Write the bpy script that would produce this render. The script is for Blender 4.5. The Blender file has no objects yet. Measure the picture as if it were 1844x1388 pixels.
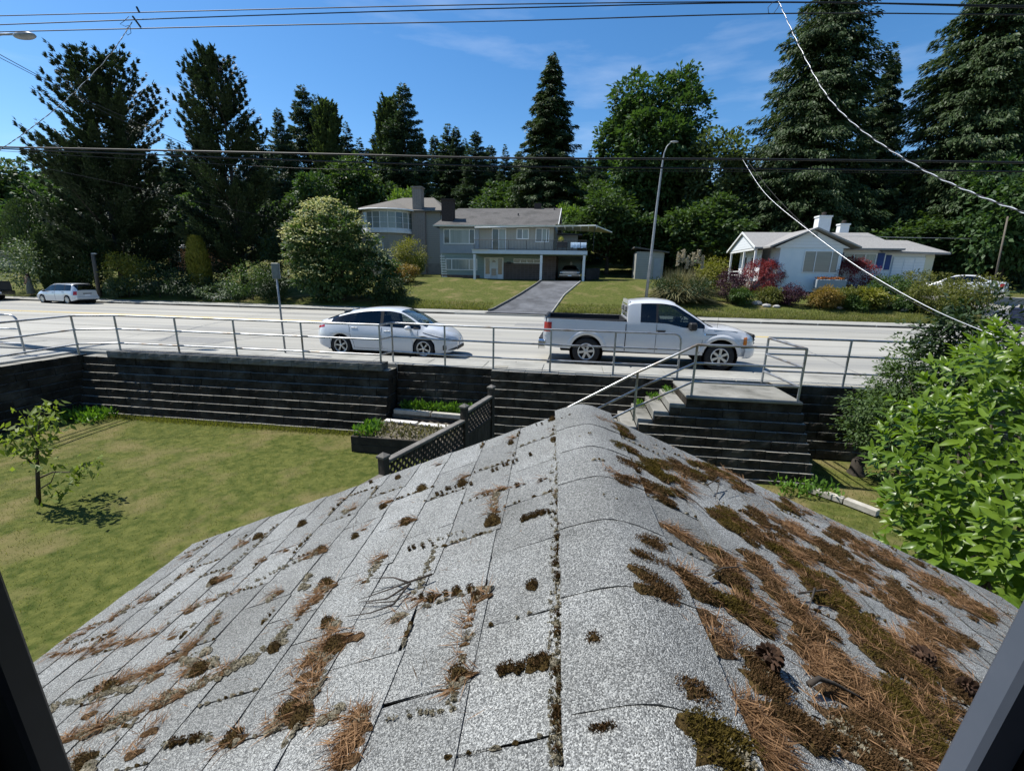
import bpy, math, random
import numpy as np
from mathutils import Vector, Matrix
sc = bpy.context.scene
R = math.radians
# ------------------------------------------------------------------ camera
FPX, CXP, CYP = 790.0, 922.0, 694.0            # focal length and centre in photograph pixels
PITCH, YAW, ROLL, EYE = R(13.9), R(8.0), R(1.1), 2.34
fw = np.array([-math.sin(YAW)*math.cos(PITCH), math.cos(YAW)*math.cos(PITCH), -math.sin(PITCH)])
r0 = np.array([math.cos(YAW), math.sin(YAW), 0.0]); u0 = np.cross(r0, fw)
RV = r0*math.cos(ROLL)+u0*math.sin(ROLL); UV = u0*math.cos(ROLL)-r0*math.sin(ROLL)
EYEP = np.array([0, 0, EYE])
cam = bpy.data.cameras.new('camera'); camo = bpy.data.objects.new('camera', cam)
sc.collection.objects.link(camo); sc.camera = camo
cam.sensor_width = 36; cam.lens = FPX/1844*36; cam.clip_start = .02; cam.clip_end = 3000
camo.matrix_world = Matrix(((RV[0], UV[0], -fw[0], 0), (RV[1], UV[1], -fw[1], 0), (RV[2], UV[2], -fw[2], EYE), (0, 0, 0, 1)))
def ray(x, y): return fw+RV*((x-CXP)/FPX)-UV*((y-CYP)/FPX)
def atz(x, y, z):
    d = ray(x, y); return EYEP+d*((z-EYE)/d[2])
def aty(x, y, Y):
    d = ray(x, y); return EYEP+d*(Y/d[1])
# ------------------------------------------------------------------ world, sun, exposure
SUN = Vector((-.52, .10, .85)).normalized()
w = bpy.data.worlds.new('World'); sc.world = w; w.use_nodes = True
nt = w.node_tree; nt.nodes.clear()
wo = nt.nodes.new('ShaderNodeOutputWorld'); bg = nt.nodes.new('ShaderNodeBackground'); bg.inputs[1].default_value = .105
sky = nt.nodes.new('ShaderNodeTexSky'); sky.sky_type = 'NISHITA'; sky.sun_disc = False
sky.sun_elevation = math.asin(SUN.z); sky.sun_rotation = math.atan2(SUN.x, SUN.y)
sky.altitude = 100; sky.air_density = 1.0; sky.dust_density = .3; sky.ozone_density = 3.0
# thin cirrus wisps over the whole sky
tc = nt.nodes.new('ShaderNodeTexCoord'); mp = nt.nodes.new('ShaderNodeMapping'); nz = nt.nodes.new('ShaderNodeTexNoise')
mp.inputs['Scale'].default_value = (2.2, 1.6, 11); mp.inputs['Rotation'].default_value = (.12, -.10, .3)
nz.inputs['Scale'].default_value = 1.3; nz.inputs['Detail'].default_value = 7; nz.inputs['Roughness'].default_value = .55
cr = nt.nodes.new('ShaderNodeValToRGB'); cr.color_ramp.elements[0].position = .53; cr.color_ramp.elements[1].position = .92
cr.color_ramp.elements[1].color = (.35, .35, .35, 1)
mx = nt.nodes.new('ShaderNodeMixRGB'); mx.inputs[2].default_value = (7.0, 7.6, 8.4, 1)
hs = nt.nodes.new('ShaderNodeHueSaturation'); hs.inputs['Saturation'].default_value = 1.28; hs.inputs['Value'].default_value = 1.0
L = nt.links.new
L(tc.outputs['Generated'], mp.inputs[0]); L(mp.outputs[0], nz.inputs[0]); L(nz.outputs[0], cr.inputs[0])
L(cr.outputs[0], mx.inputs[0]); L(sky.outputs[0], hs.inputs['Color']); L(hs.outputs[0], mx.inputs[1]); L(mx.outputs[0], bg.inputs[0]); L(bg.outputs[0], wo.inputs[0])
sl = bpy.data.lights.new('sun', 'SUN'); sl.energy = 5.0; sl.angle = R(.53); sl.color = (1, .965, .90)
so = bpy.data.objects.new('sun', sl); sc.collection.objects.link(so)
so.rotation_euler = SUN.to_track_quat('Z', 'Y').to_euler(); so.location = SUN*60
sc.view_settings.view_transform = 'Standard'; sc.view_settings.look = 'None'
sc.view_settings.exposure = .62; sc.view_settings.gamma = 1.0
sc.cycles.max_bounces = 8; sc.cycles.transparent_max_bounces = 12
# ------------------------------------------------------------------ helpers
COL = sc.collection
rng = np.random.default_rng(7); rnd = random.Random(7)
def link(o, parent=None):
    COL.objects.link(o)
    if parent is not None: o.parent = parent
    return o
def tag(o, label=None, cat=None, group=None, kind=None):
    if label: o['label'] = label
    if cat: o['category'] = cat
    if group: o['group'] = group
    if kind: o['kind'] = kind
    return o
def empty(name, loc=(0, 0, 0), rz=0, label=None, cat=None, group=None):
    o = bpy.data.objects.new(name, None); o.location = Vector(loc); o.rotation_euler = (0, 0, rz); o.empty_display_size = .2
    link(o); return tag(o, label, cat, group)
def copy_tree(o, parent=None):
    c = o.copy(); COL.objects.link(c); c.parent = parent
    for ch in list(o.children): copy_tree(ch, c)
    return c
class MB:
    def __init__(s): s.v = []; s.f = []
    def add(s, vs, fs):
        n = len(s.v); s.v += [tuple(map(float, p)) for p in vs]; s.f += [tuple(i+n for i in f) for f in fs]; return s
    def box(s, x0, x1, y0, y1, z0, z1):
        return s.add([(x0, y0, z0), (x1, y0, z0), (x1, y1, z0), (x0, y1, z0), (x0, y0, z1), (x1, y0, z1), (x1, y1, z1), (x0, y1, z1)],
                     [(0, 3, 2, 1), (4, 5, 6, 7), (0, 1, 5, 4), (1, 2, 6, 5), (2, 3, 7, 6), (3, 0, 4, 7)])
    def cbox(s, x0, x1, y0, y1, z0, z1, c):      # box with chamfered edges
        xs = (x0, x1); ys = (y0, y1); zs = (z0, z1); vs = []; idx = {}
        for i in (0, 1):
            for j in (0, 1):
                for k in (0, 1):
                    sx, sy, sz = (1-2*i), (1-2*j), (1-2*k); x, y, z = xs[i], ys[j], zs[k]
                    for a, p in (('x', (x, y+sy*c, z+sz*c)), ('y', (x+sx*c, y, z+sz*c)), ('z', (x+sx*c, y+sy*c, z))):
                        idx[i, j, k, a] = len(vs); vs.append(p)
        fs = []
        for i in (0, 1):
            q = [idx[i, 0, 0, 'x'], idx[i, 1, 0, 'x'], idx[i, 1, 1, 'x'], idx[i, 0, 1, 'x']]; fs.append(q if i else q[::-1])
            q = [idx[0, i, 0, 'y'], idx[1, i, 0, 'y'], idx[1, i, 1, 'y'], idx[0, i, 1, 'y']]; fs.append(q[::-1] if i else q)
            q = [idx[0, 0, i, 'z'], idx[1, 0, i, 'z'], idx[1, 1, i, 'z'], idx[0, 1, i, 'z']]; fs.append(q if i else q[::-1])
        for i in (0, 1):
            for j in (0, 1):
                fs.append([idx[i, j, 0, 'x'], idx[i, j, 1, 'x'], idx[i, j, 1, 'y'], idx[i, j, 0, 'y']])
                fs.append([idx[i, 0, j, 'x'], idx[i, 1, j, 'x'], idx[i, 1, j, 'z'], idx[i, 0, j, 'z']])
                fs.append([idx[0, i, j, 'y'], idx[1, i, j, 'y'], idx[1, i, j, 'z'], idx[0, i, j, 'z']])
                for k in (0, 1): fs.append([idx[i, j, k, 'x'], idx[i, j, k, 'y'], idx[i, j, k, 'z']])
        return s.add(vs, fs)
    def prism(s, poly, d, axis='y'):             # poly: 2D outline, d=(d0,d1) along axis
        n = len(poly); vs = []
        for t in d:
            for a, b in poly: vs.append({'x': (t, a, b), 'y': (a, t, b), 'z': (a, b, t)}[axis])
        fs = [tuple(range(n)), tuple(range(2*n-1, n-1, -1))]+[(i, (i+1) % n, n+(i+1) % n, n+i) for i in range(n)]
        return s.add(vs, fs)
    def tube(s, pts, rad, seg=8, cap=True):
        P = [Vector(p) for p in pts]; n = len(P); rs = list(rad) if hasattr(rad, '__len__') else [rad]*n; vs = []; fs = []; side = None
        for i in range(n):
            t = (P[min(i+1, n-1)]-P[max(i-1, 0)]).normalized()
            if side is None:
                side = t.cross(Vector((0, 0, 1)) if abs(t.z) < .9 else Vector((1, 0, 0))).normalized()
            side = (side-t*side.dot(t)).normalized(); up = t.cross(side)
            for k in range(seg):
                a = 2*math.pi*k/seg; vs.append(P[i]+(side*math.cos(a)+up*math.sin(a))*rs[i])
        for i in range(n-1):
            for k in range(seg): fs.append((i*seg+k, i*seg+(k+1) % seg, (i+1)*seg+(k+1) % seg, (i+1)*seg+k))
        if cap: fs += [tuple(range(seg))[::-1], tuple(range((n-1)*seg, n*seg))]
        return s.add(vs, fs)
    def lathe(s, prof, seg=24, axis='z', c=(0, 0, 0)):    # prof: (radius, height)
        vs = []; n = len(prof); fs = []
        for k in range(seg):
            a = 2*math.pi*k/seg
            for r_, h_ in prof:
                p = {'z': (r_*math.cos(a), r_*math.sin(a), h_), 'y': (r_*math.cos(a), h_, r_*math.sin(a)), 'x': (h_, r_*math.cos(a), r_*math.sin(a))}[axis]
                vs.append((p[0]+c[0], p[1]+c[1], p[2]+c[2]))
        for k in range(seg):
            for i in range(n-1): fs.append((k*n+i, ((k+1) % seg)*n+i, ((k+1) % seg)*n+i+1, k*n+i+1))
        return s.add(vs, fs)
    def ball(s, c, r_, seg=12, rings=8, jit=0):
        rx, ry, rz = r_ if hasattr(r_, '__len__') else (r_,)*3; vs = []; fs = []
        for i in range(rings+1):
            t = math.pi*i/rings
            for k in range(seg):
                a = 2*math.pi*k/seg; j = 1+jit*(rnd.random()-.5)
                vs.append((c[0]+rx*j*math.sin(t)*math.cos(a), c[1]+ry*j*math.sin(t)*math.sin(a), c[2]+rz*j*math.cos(t)))
        for i in range(rings):
            for k in range(seg): fs.append((i*seg+k, (i+1)*seg+k, (i+1)*seg+(k+1) % seg, i*seg+(k+1) % seg))
        return s.add(vs, fs)
    def mesh(s, name):
        me = bpy.data.meshes.new(name); me.from_pydata(s.v, [], s.f); me.validate(); return me
    def build(s, name, mat, parent=None, smooth=False, bevel=0, angle=None, kind=None, label=None):
        me = s.mesh(name); me.materials.append(mat)
        o = bpy.data.objects.new(name, me); link(o, parent)
        if smooth:
            for p in me.polygons: p.use_smooth = True
            if angle: me.set_sharp_from_angle(angle=R(angle))
        if bevel:
            m = o.modifiers.new('b', 'BEVEL'); m.width = bevel; m.segments = 2; m.limit_method = 'ANGLE'; m.angle_limit = R(40)
        if kind: o['kind'] = kind
        if label: o['label'] = label
        return o
def npmesh(name, V, Q, rndv=None, smooth=False):
    """mesh from numpy arrays, Q is (n,4) or (n,3)"""
    me = bpy.data.meshes.new(name); k = Q.shape[1]
    me.vertices.add(len(V)); me.vertices.foreach_set('co', np.ascontiguousarray(V, np.float32).ravel())
    me.loops.add(Q.size); me.loops.foreach_set('vertex_index', np.ascontiguousarray(Q, np.int32).ravel())
    me.polygons.add(len(Q)); me.polygons.foreach_set('loop_start', np.arange(0, Q.size, k, dtype=np.int32)); me.polygons.foreach_set('loop_total', np.full(len(Q), k, np.int32))
    if smooth: me.polygons.foreach_set('use_smooth', np.ones(len(Q), bool))
    me.update()
    if rndv is not None:
        a = me.attributes.new('rnd', 'FLOAT', 'FACE'); a.data.foreach_set('value', np.ascontiguousarray(rndv, np.float32))
    return me
def nobj(name, me, mat, parent=None):
    me.materials.append(mat); return link(bpy.data.objects.new(name, me), parent)
def norm(a): return a/np.maximum(np.linalg.norm(a, axis=-1, keepdims=True), 1e-9)
def leaf_quads(P, D, S, ln, wd, bend=.0):
    """kite leaves: base P, direction D, side S, length ln, width wd"""
    n = len(P); D = norm(D); S = norm(S-D*np.sum(S*D, 1, keepdims=True)); N = np.cross(D, S)
    ln = np.broadcast_to(np.asarray(ln, float).reshape(-1, 1), (n, 1)); wd = np.broadcast_to(np.asarray(wd, float).reshape(-1, 1), (n, 1))
    V = np.stack([P, P+D*ln*.45+S*wd*.5+N*ln*bend, P+D*ln, P+D*ln*.45-S*wd*.5+N*ln*bend], 1).reshape(-1, 3)
    return V, np.arange(4*n).reshape(n, 4)
# ------------------------------------------------------------------ materials
MATS = {}
def rgb(c): return (c[0], c[1], c[2], 1)
def M(name, c1, c2=None, scale=4, rough=.8, bump=0, bscale=None, metal=0, spec=.35, detail=5, stretch=None, lo=.35, hi=.65, c3=None, scale3=.6, coat=0, coord='pos'):
    if name in MATS: return MATS[name]
    m = bpy.data.materials.new(name); m.use_nodes = True; t = m.node_tree; b = t.nodes['Principled BSDF']; l = t.links.new
    b.inputs['Roughness'].default_value = rough; b.inputs['Metallic'].default_value = metal; b.inputs['Specular IOR Level'].default_value = spec
    b.inputs['Coat Weight'].default_value = coat; b.inputs['Coat Roughness'].default_value = .04
    b.inputs['Base Color'].default_value = rgb(c1)
    if c2 is not None or bump:
        if coord == 'pos': g = t.nodes.new('ShaderNodeNewGeometry'); vec = g.outputs['Position']
        else: g = t.nodes.new('ShaderNodeTexCoord'); vec = g.outputs['Object']
        if stretch:
            mp = t.nodes.new('ShaderNodeMapping'); mp.inputs['Scale'].default_value = stretch; l(vec, mp.inputs[0]); vec = mp.outputs[0]
    if c2 is not None:
        n = t.nodes.new('ShaderNodeTexNoise'); n.inputs['Scale'].default_value = scale; n.inputs['Detail'].default_value = detail; n.inputs['Roughness'].default_value = .62; l(vec, n.inputs[0])
        r = t.nodes.new('ShaderNodeValToRGB'); r.color_ramp.elements[0].position = lo; r.color_ramp.elements[1].position = hi
        r.color_ramp.elements[0].color = rgb(c1); r.color_ramp.elements[1].color = rgb(c2); l(n.outputs[0], r.inputs[0]); out = r.outputs[0]
        if c3 is not None:
            n3 = t.nodes.new('ShaderNodeTexNoise'); n3.inputs['Scale'].default_value = scale3; n3.inputs['Detail'].default_value = 6; n3.inputs['Roughness'].default_value = .6; l(vec, n3.inputs[0])
            r3 = t.nodes.new('ShaderNodeValToRGB'); r3.color_ramp.elements[0].position = .5; r3.color_ramp.elements[1].position = .68; l(n3.outputs[0], r3.inputs[0])
            x = t.nodes.new('ShaderNodeMixRGB'); x.inputs[2].default_value = rgb(c3); l(r3.outputs[0], x.inputs[0]); l(out, x.inputs[1]); out = x.outputs[0]
        l(out, b.inputs['Base Color'])
    if bump:
        n2 = t.nodes.new('ShaderNodeTexNoise'); n2.inputs['Scale'].default_value = bscale or scale*4; n2.inputs['Detail'].default_value = 4; l(vec, n2.inputs[0])
        bp = t.nodes.new('ShaderNodeBump'); bp.inputs['Strength'].default_value = bump; bp.inputs['Distance'].default_value = .02; l(n2.outputs[0], bp.inputs['Height']); l(bp.outputs[0], b.inputs['Normal'])
    MATS[name] = m; return m
def FOL(name, c1, c2, trans=.28, rough=.55, spec=.25, pscale=.5, tcol=None):
    """leaf material: colour by leaf, a little by place, some light through the leaf"""
    if name in MATS: return MATS[name]
    m = bpy.data.materials.new(name); m.use_nodes = True; t = m.node_tree; b = t.nodes['Principled BSDF']; l = t.links.new
    b.inputs['Roughness'].default_value = rough; b.inputs['Specular IOR Level'].default_value = spec
    a = t.nodes.new('ShaderNodeAttribute'); a.attribute_name = 'rnd'
    g = t.nodes.new('ShaderNodeNewGeometry'); n = t.nodes.new('ShaderNodeTexNoise'); n.inputs['Scale'].default_value = pscale; n.inputs['Detail'].default_value = 3; l(g.outputs['Position'], n.inputs[0])
    ad = t.nodes.new('ShaderNodeMath'); ad.operation = 'MULTIPLY_ADD'; ad.inputs[1].default_value = .6; l(a.outputs['Fac'], ad.inputs[0])
    mu = t.nodes.new('ShaderNodeMath'); mu.operation = 'MULTIPLY'; mu.inputs[1].default_value = .5; l(n.outputs[0], mu.inputs[0]); l(mu.outputs[0], ad.inputs[2])
    x = t.nodes.new('ShaderNodeMixRGB'); x.inputs[1].default_value = rgb(c1); x.inputs[2].default_value = rgb(c2); l(ad.outputs[0], x.inputs[0])
    l(x.outputs[0], b.inputs['Base Color'])
    tr = t.nodes.new('ShaderNodeBsdfTranslucent'); tx = t.nodes.new('ShaderNodeMixRGB'); tx.blend_type = 'MULTIPLY'; tx.inputs[0].default_value = 1; tx.inputs[2].default_value = rgb(tcol or (1.5, 1.6, .6)); l(x.outputs[0], tx.inputs[1]); l(tx.outputs[0], tr.inputs[0])
    ms = t.nodes.new('ShaderNodeMixShader'); ms.inputs[0].default_value = trans; o = t.nodes['Material Output']
    l(b.outputs[0], ms.inputs[1]); l(tr.outputs[0], ms.inputs[2]); l(ms.outputs[0], o.inputs[0])
    MATS[name] = m; return m
def GLASS(name, tint=(.55, .62, .6), mixv=.75, rough=.02):
    """window glass one can see through: tinted transparency under a mirror reflection"""
    if name in MATS: return MATS[name]
    m = bpy.data.materials.new(name); m.use_nodes = True; t = m.node_tree; t.nodes.remove(t.nodes['Principled BSDF']); l = t.links.new
    tr = t.nodes.new('ShaderNodeBsdfTransparent'); tr.inputs[0].default_value = rgb(tint)
    gl = t.nodes.new('ShaderNodeBsdfGlossy'); gl.inputs['Roughness'].default_value = rough; gl.inputs[0].default_value = (.9, .95, 1, 1)
    fr = t.nodes.new('ShaderNodeFresnel'); fr.inputs[0].default_value = 1.52
    ms = t.nodes.new('ShaderNodeMixShader'); l(fr.outputs[0], ms.inputs[0]); l(tr.outputs[0], ms.inputs[1]); l(gl.outputs[0], ms.inputs[2]); l(ms.outputs[0], t.nodes['Material Output'].inputs[0])
    MATS[name] = m; return m
def STRIPE(name, c1, c2, period=.2, axis='Z', width=.12, rough=.7, bump=.4):
    """boards or courses too far away to build: shallow joints along one axis"""
    if name in MATS: return MATS[name]
    m = bpy.data.materials.new(name); m.use_nodes = True; t = m.node_tree; b = t.nodes['Principled BSDF']; l = t.links.new
    b.inputs['Roughness'].default_value = rough
    g = t.nodes.new('ShaderNodeNewGeometry'); sx = t.nodes.new('ShaderNodeSeparateXYZ'); l(g.outputs['Position'], sx.inputs[0])
    d = t.nodes.new('ShaderNodeMath'); d.operation = 'DIVIDE'; d.inputs[1].default_value = period; l(sx.outputs[axis], d.inputs[0])
    f = t.nodes.new('ShaderNodeMath'); f.operation = 'FRACT'; l(d.outputs[0], f.inputs[0])
    r = t.nodes.new('ShaderNodeValToRGB'); e = r.color_ramp.elements; e[0].position = 0; e[0].color = (0, 0, 0, 1); e[1].position = width; e[1].color = (1, 1, 1, 1); l(f.outputs[0], r.inputs[0])
    n = t.nodes.new('ShaderNodeTexNoise'); n.inputs['Scale'].default_value = 1.2; n.inputs['Detail'].default_value = 6; l(g.outputs['Position'], n.inputs[0])
    x = t.nodes.new('ShaderNodeMixRGB'); x.inputs[1].default_value = rgb(c1); x.inputs[2].default_value = rgb(c2); l(n.outputs[0], x.inputs[0])
    y = t.nodes.new('ShaderNodeMixRGB'); y.blend_type = 'MULTIPLY'; y.inputs[0].default_value = .45; l(x.outputs[0], y.inputs[1]); l(r.outputs[0], y.inputs[2]); l(y.outputs[0], b.inputs['Base Color'])
    bp = t.nodes.new('ShaderNodeBump'); bp.inputs['Strength'].default_value = bump; bp.inputs['Distance'].default_value = .03; l(f.outputs[0], bp.inputs['Height']); l(bp.outputs[0], b.inputs['Normal'])
    MATS[name] = m; return m
# ================================================================== the setting
m_asph = M('driveway_asphalt', (.055, .057, .062), (.12, .125, .135), scale=.9, rough=.9, bump=.3, bscale=60, detail=8)
m_conc = M('sidewalk_concrete', (.25, .245, .218), (.33, .325, .295), scale=2.2, rough=.9, bump=.15, bscale=80, c3=(.19, .186, .165), scale3=1.1, detail=8)
m_road = M('road_concrete', (.25, .242, .212), (.35, .34, .302), scale=.5, stretch=(.12, 1.6, 1), rough=.85, bump=.1, bscale=70, detail=9, c3=(.20, .198, .186), scale3=.35)
m_yel = M('yellow_paint', (.62, .45, .13), (.46, .38, .20), scale=5, rough=.7)
m_grassl = M('lawn_grass', (.040, .056, .010), (.104, .110, .028), scale=7, rough=.95, bump=.8, bscale=45, detail=9, c3=(.145, .122, .052), scale3=.9, spec=.1)
m_earth = M('bare_earth', (.06, .05, .035), (.10, .085, .06), scale=3, rough=1, bump=.5)
LAWN = -1.5
YWALL = 10.12
def smooth(a, b, x):
    t = min(1, max(0, (x-a)/(b-a))); return t*t*(3-2*t)
def ground_z(X, Y):
    if Y < 10.79: return LAWN+.03*math.sin(X*.9)*math.cos(Y*.8)*smooth(10, 8, Y)
    if Y < 29.0: return -.10
    z = np.interp(Y, [29.0, 39.3, 43, 50, 75, 110, 200, 420, 900], [.14, 2.02, 2.2, 2.45, 6.5, 12, 22, 34, 45])
    return float(z)+.05*math.sin(X*.35)*smooth(29, 33, Y)
xs = np.unique(np.concatenate([np.linspace(-900, -60, 15), np.arange(-60, 60, 1.5), np.linspace(60, 900, 15)]))
ys = np.unique(np.concatenate([np.linspace(-60, 0, 7), np.arange(0, 10, .8), [10.4, 10.78, 10.80, 28.98, 29.0], np.arange(29.5, 60, 1.0), np.linspace(60, 160, 21), np.linspace(180, 900, 14)]))
V = np.array([(x, y, ground_z(x, y)) for y in ys for x in xs]); nx = len(xs)
Q = np.array([(j*nx+i, j*nx+i+1, (j+1)*nx+i+1, (j+1)*nx+i) for j in range(len(ys)-1) for i in range(nx-1)])
tag(nobj('ground', npmesh('ground', V, Q, smooth=True), m_grassl), kind='structure')
def slab(name, x0, x1, y0, y1, z0, z1, mat, c=.015):
    b = MB(); b.cbox(x0, x1, y0, y1, z0, z1, c); return tag(b.build(name, mat), kind='structure')
slab('road', -300, 300, 11.60, 27.0, -.3, 0, m_road)
# near and far pavements: kerb stones and flags as pieces
kerb_m = MB().cbox(-1.49, 1.49, -.08, .08, -.25, .12, .02).mesh('kerb_stone'); kerb_m.materials.append(m_conc)
flag_m = MB().cbox(-.744, .744, -.46, .46, .03, .12, .008).mesh('paving_slab'); flag_m.materials.append(m_conc)
fl2_m = MB().cbox(-1.494, 1.494, -.92, .92, -.22, .125, .008).mesh('paving_slab_wide'); fl2_m.materials.append(m_conc)
def pieces(root, me, pts, name, rz=0):
    for p in pts:
        o = bpy.data.objects.new(name, me); o.location = p; o.rotation_euler = (0, 0, rz); link(o, root)
near_pv = tag(empty('pavement'), kind='structure')
slab('pavement_bed', -120, 120, 10.53, 11.58, -.3, .098, m_conc)
slab('pavement_bed', -160, 160, 27.0, 28.95, -.3, .10, m_conc)
pieces(near_pv, kerb_m, [(-30+3*i, 11.52, .002) for i in range(20)], 'kerb_stone')
pieces(near_pv, flag_m, [(-24+1.5*i, 10.985, .0) for i in range(32)], 'paving_slab')
far_pv = tag(empty('pavement'), kind='structure')
pieces(far_pv, kerb_m, [(-54+3*i, 27.08, .0) for i in range(32) if not -6.2 < -54+3*i < -1.0], 'kerb_stone')
pieces(far_pv, fl2_m, [(-54+3*i, 28.10, .0) for i in range(32)], 'paving_slab')
for dy in (-.12, .12):
    tag(MB().box(-200, 200, 20.45+dy-.075, 20.45+dy+.075, .002, .006).build('road_marking', m_yel), kind='structure')
# dark tar seams and a patched strip on the road
m_tar = M('tar', (.13, .13, .125), (.2, .2, .19), scale=3, rough=.8)
for (y0, y1, x0, x1) in ((16.0, 16.05, -60, 60), (23.8, 23.84, -60, 60), (12.55, 12.58, -40, -6)):
    tag(MB().box(x0, x1, y0, y1, .001, .0045).build('road_seam', m_tar), kind='structure')
rc = random.Random(5)
for (x0, y0, x1, y1) in ((-22, 13.6, -9, 15.2), (-16, 17.2, -3, 18.0), (-8, 22.0, 6, 23.1), (3, 15.0, 15, 16.6), (6, 18.2, 19, 17.5), (-30, 18.5, -20, 20.0), (-12, 12.6, -10.5, 19.0), (7.5, 12.2, 8.6, 19.6), (12, 21.5, 24, 22.8)):
    n = 30; vs = []
    for i in range(n+1):
        t = i/n; x = x0+(x1-x0)*t; y = y0+(y1-y0)*t+rc.uniform(-.09, .09); wd = .012+.016*rc.random(); dx, dy = x1-x0, y1-y0; q = math.hypot(dx, dy); vs += [(x-dy/q*wd, y+dx/q*wd, .003), (x+dy/q*wd, y-dx/q*wd, .003)]
    tag(MB().add(vs, [(2*i, 2*i+1, 2*i+3, 2*i+2) for i in range(n)]).build('road_crack', m_tar), kind='structure')
m_patch = M('asphalt_patch', (.17, .168, .16), (.23, .228, .215), scale=5, rough=.9, bump=.1)
for (x0, x1, y0, y1) in ((-14.5, -11.8, 13.0, 14.1), (9.5, 13.5, 12.4, 13.3), (-3.0, -1.4, 21.6, 22.9)): tag(MB().box(x0, x1, y0, y1, -.01, .0025).build('road_patch', m_patch), kind='structure')
m_manh = M('cast_iron', (.07, .065, .06), (.12, .11, .10), scale=9, rough=.7)
for x_, y_, lb_ in ((-9.6, 23.6, 'round manhole cover on the far lane left of the driveway'), (15.2, 18.6, 'round manhole cover on the road right of the pickup')): o = MB().lathe([(.001, .012), (.30, .012), (.31, .006), (.34, .006), (.345, .001)], 24).build('manhole_cover', m_manh); o.location = (x_, y_, 0); tag(o, lb_, 'manhole')
# driveway up to the carport
dl = [(-5.65, 27.1), (-5.35, 29.2), (-4.2, 34), (-3.35, 38.0), (-3.1, 39.6)]; dr = [(-1.7, 27.1), (-1.55, 29.2), (-1.0, 34), (-.1, 38.0), (.45, 40.4)]
vs = []; fs = []
N = 24
for i in range(N+1):
    t = i/N
    def lerp(pl):
        yy = pl[0][1]+(pl[-1][1]-pl[0][1])*t; return np.interp(yy, [p[1] for p in pl], [p[0] for p in pl]), yy
    (xa, ya), (xb, yb) = lerp(dl), lerp(dr)
    for k in range(7):
        x = xa+(xb-xa)*k/6; y = ya+(yb-ya)*k/6
        z = (ground_z(x, y) if y > 29 else .135+(y-27)*.003)+.03
        vs.append((x, y, z))
for i in range(N):
    for k in range(6): fs.append((i*7+k, i*7+k+1, (i+1)*7+k+1, (i+1)*7+k))
tag(MB().add(vs, fs).build('driveway', m_asph, smooth=True), kind='structure')
m_edge = M('driveway_edging', (.10, .095, .085), (.17, .16, .14), scale=6, rough=.9, bump=.3)
e = MB(); pts = [(vs[i*7][0]-.06, vs[i*7][1], vs[i*7][2]+.05) for i in range(2, N+1)]; e.tube(pts, .085, 6)
tag(e.build('driveway_edging', m_edge), 'dark kerb edging along the left of the sloping driveway', 'kerb')
e = MB(); pts = [(vs[i*7+6][0]+.05, vs[i*7+6][1], vs[i*7+6][2]+.0) for i in range(2, N-1)]; e.tube(pts, .07, 6)
tag(e.build('driveway_edging', m_conc), 'pale concrete edging along the right of the sloping driveway', 'kerb')
# second driveway at the far right, beside the white house
vs = []; fs = []
for i in range(13):
    t = i/12; y = 27.1+t*17; x = 23.3+t*6.5+t*t*1.5
    for k in (0, 1, 2): xx = x+k*1.6; vs.append((xx, y, (ground_z(xx, y) if y > 29 else .14)+.035))
for i in range(12):
    for k in (0, 1): fs.append((i*3+k, i*3+k+1, (i+1)*3+k+1, (i+1)*3+k))
tag(MB().add(vs, fs).build('driveway', M('gravel_drive', (.20, .195, .185), (.27, .26, .245), scale=3, rough=.95, bump=.3)), kind='structure')
# ================================================================== retaining walls of stained concrete block
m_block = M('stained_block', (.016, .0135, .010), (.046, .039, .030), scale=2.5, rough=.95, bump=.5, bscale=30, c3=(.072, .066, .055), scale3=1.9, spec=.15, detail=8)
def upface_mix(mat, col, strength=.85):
    """lighter grey on up-facing block tops: sunlight on the ledges put into the colour"""
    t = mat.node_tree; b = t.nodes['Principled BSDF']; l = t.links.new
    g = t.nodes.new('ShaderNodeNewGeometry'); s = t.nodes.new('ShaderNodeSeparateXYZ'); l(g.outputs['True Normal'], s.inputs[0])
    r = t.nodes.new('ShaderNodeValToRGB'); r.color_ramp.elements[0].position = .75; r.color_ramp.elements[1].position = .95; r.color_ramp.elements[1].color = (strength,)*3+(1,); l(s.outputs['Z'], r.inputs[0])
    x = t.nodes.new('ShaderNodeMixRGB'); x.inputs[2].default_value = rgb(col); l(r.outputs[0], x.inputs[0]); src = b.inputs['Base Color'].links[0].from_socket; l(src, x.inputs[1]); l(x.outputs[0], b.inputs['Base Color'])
upface_mix(m_block, (.25, .24, .205), .95)  # pale tops painted in for the sun on the ledges
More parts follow.
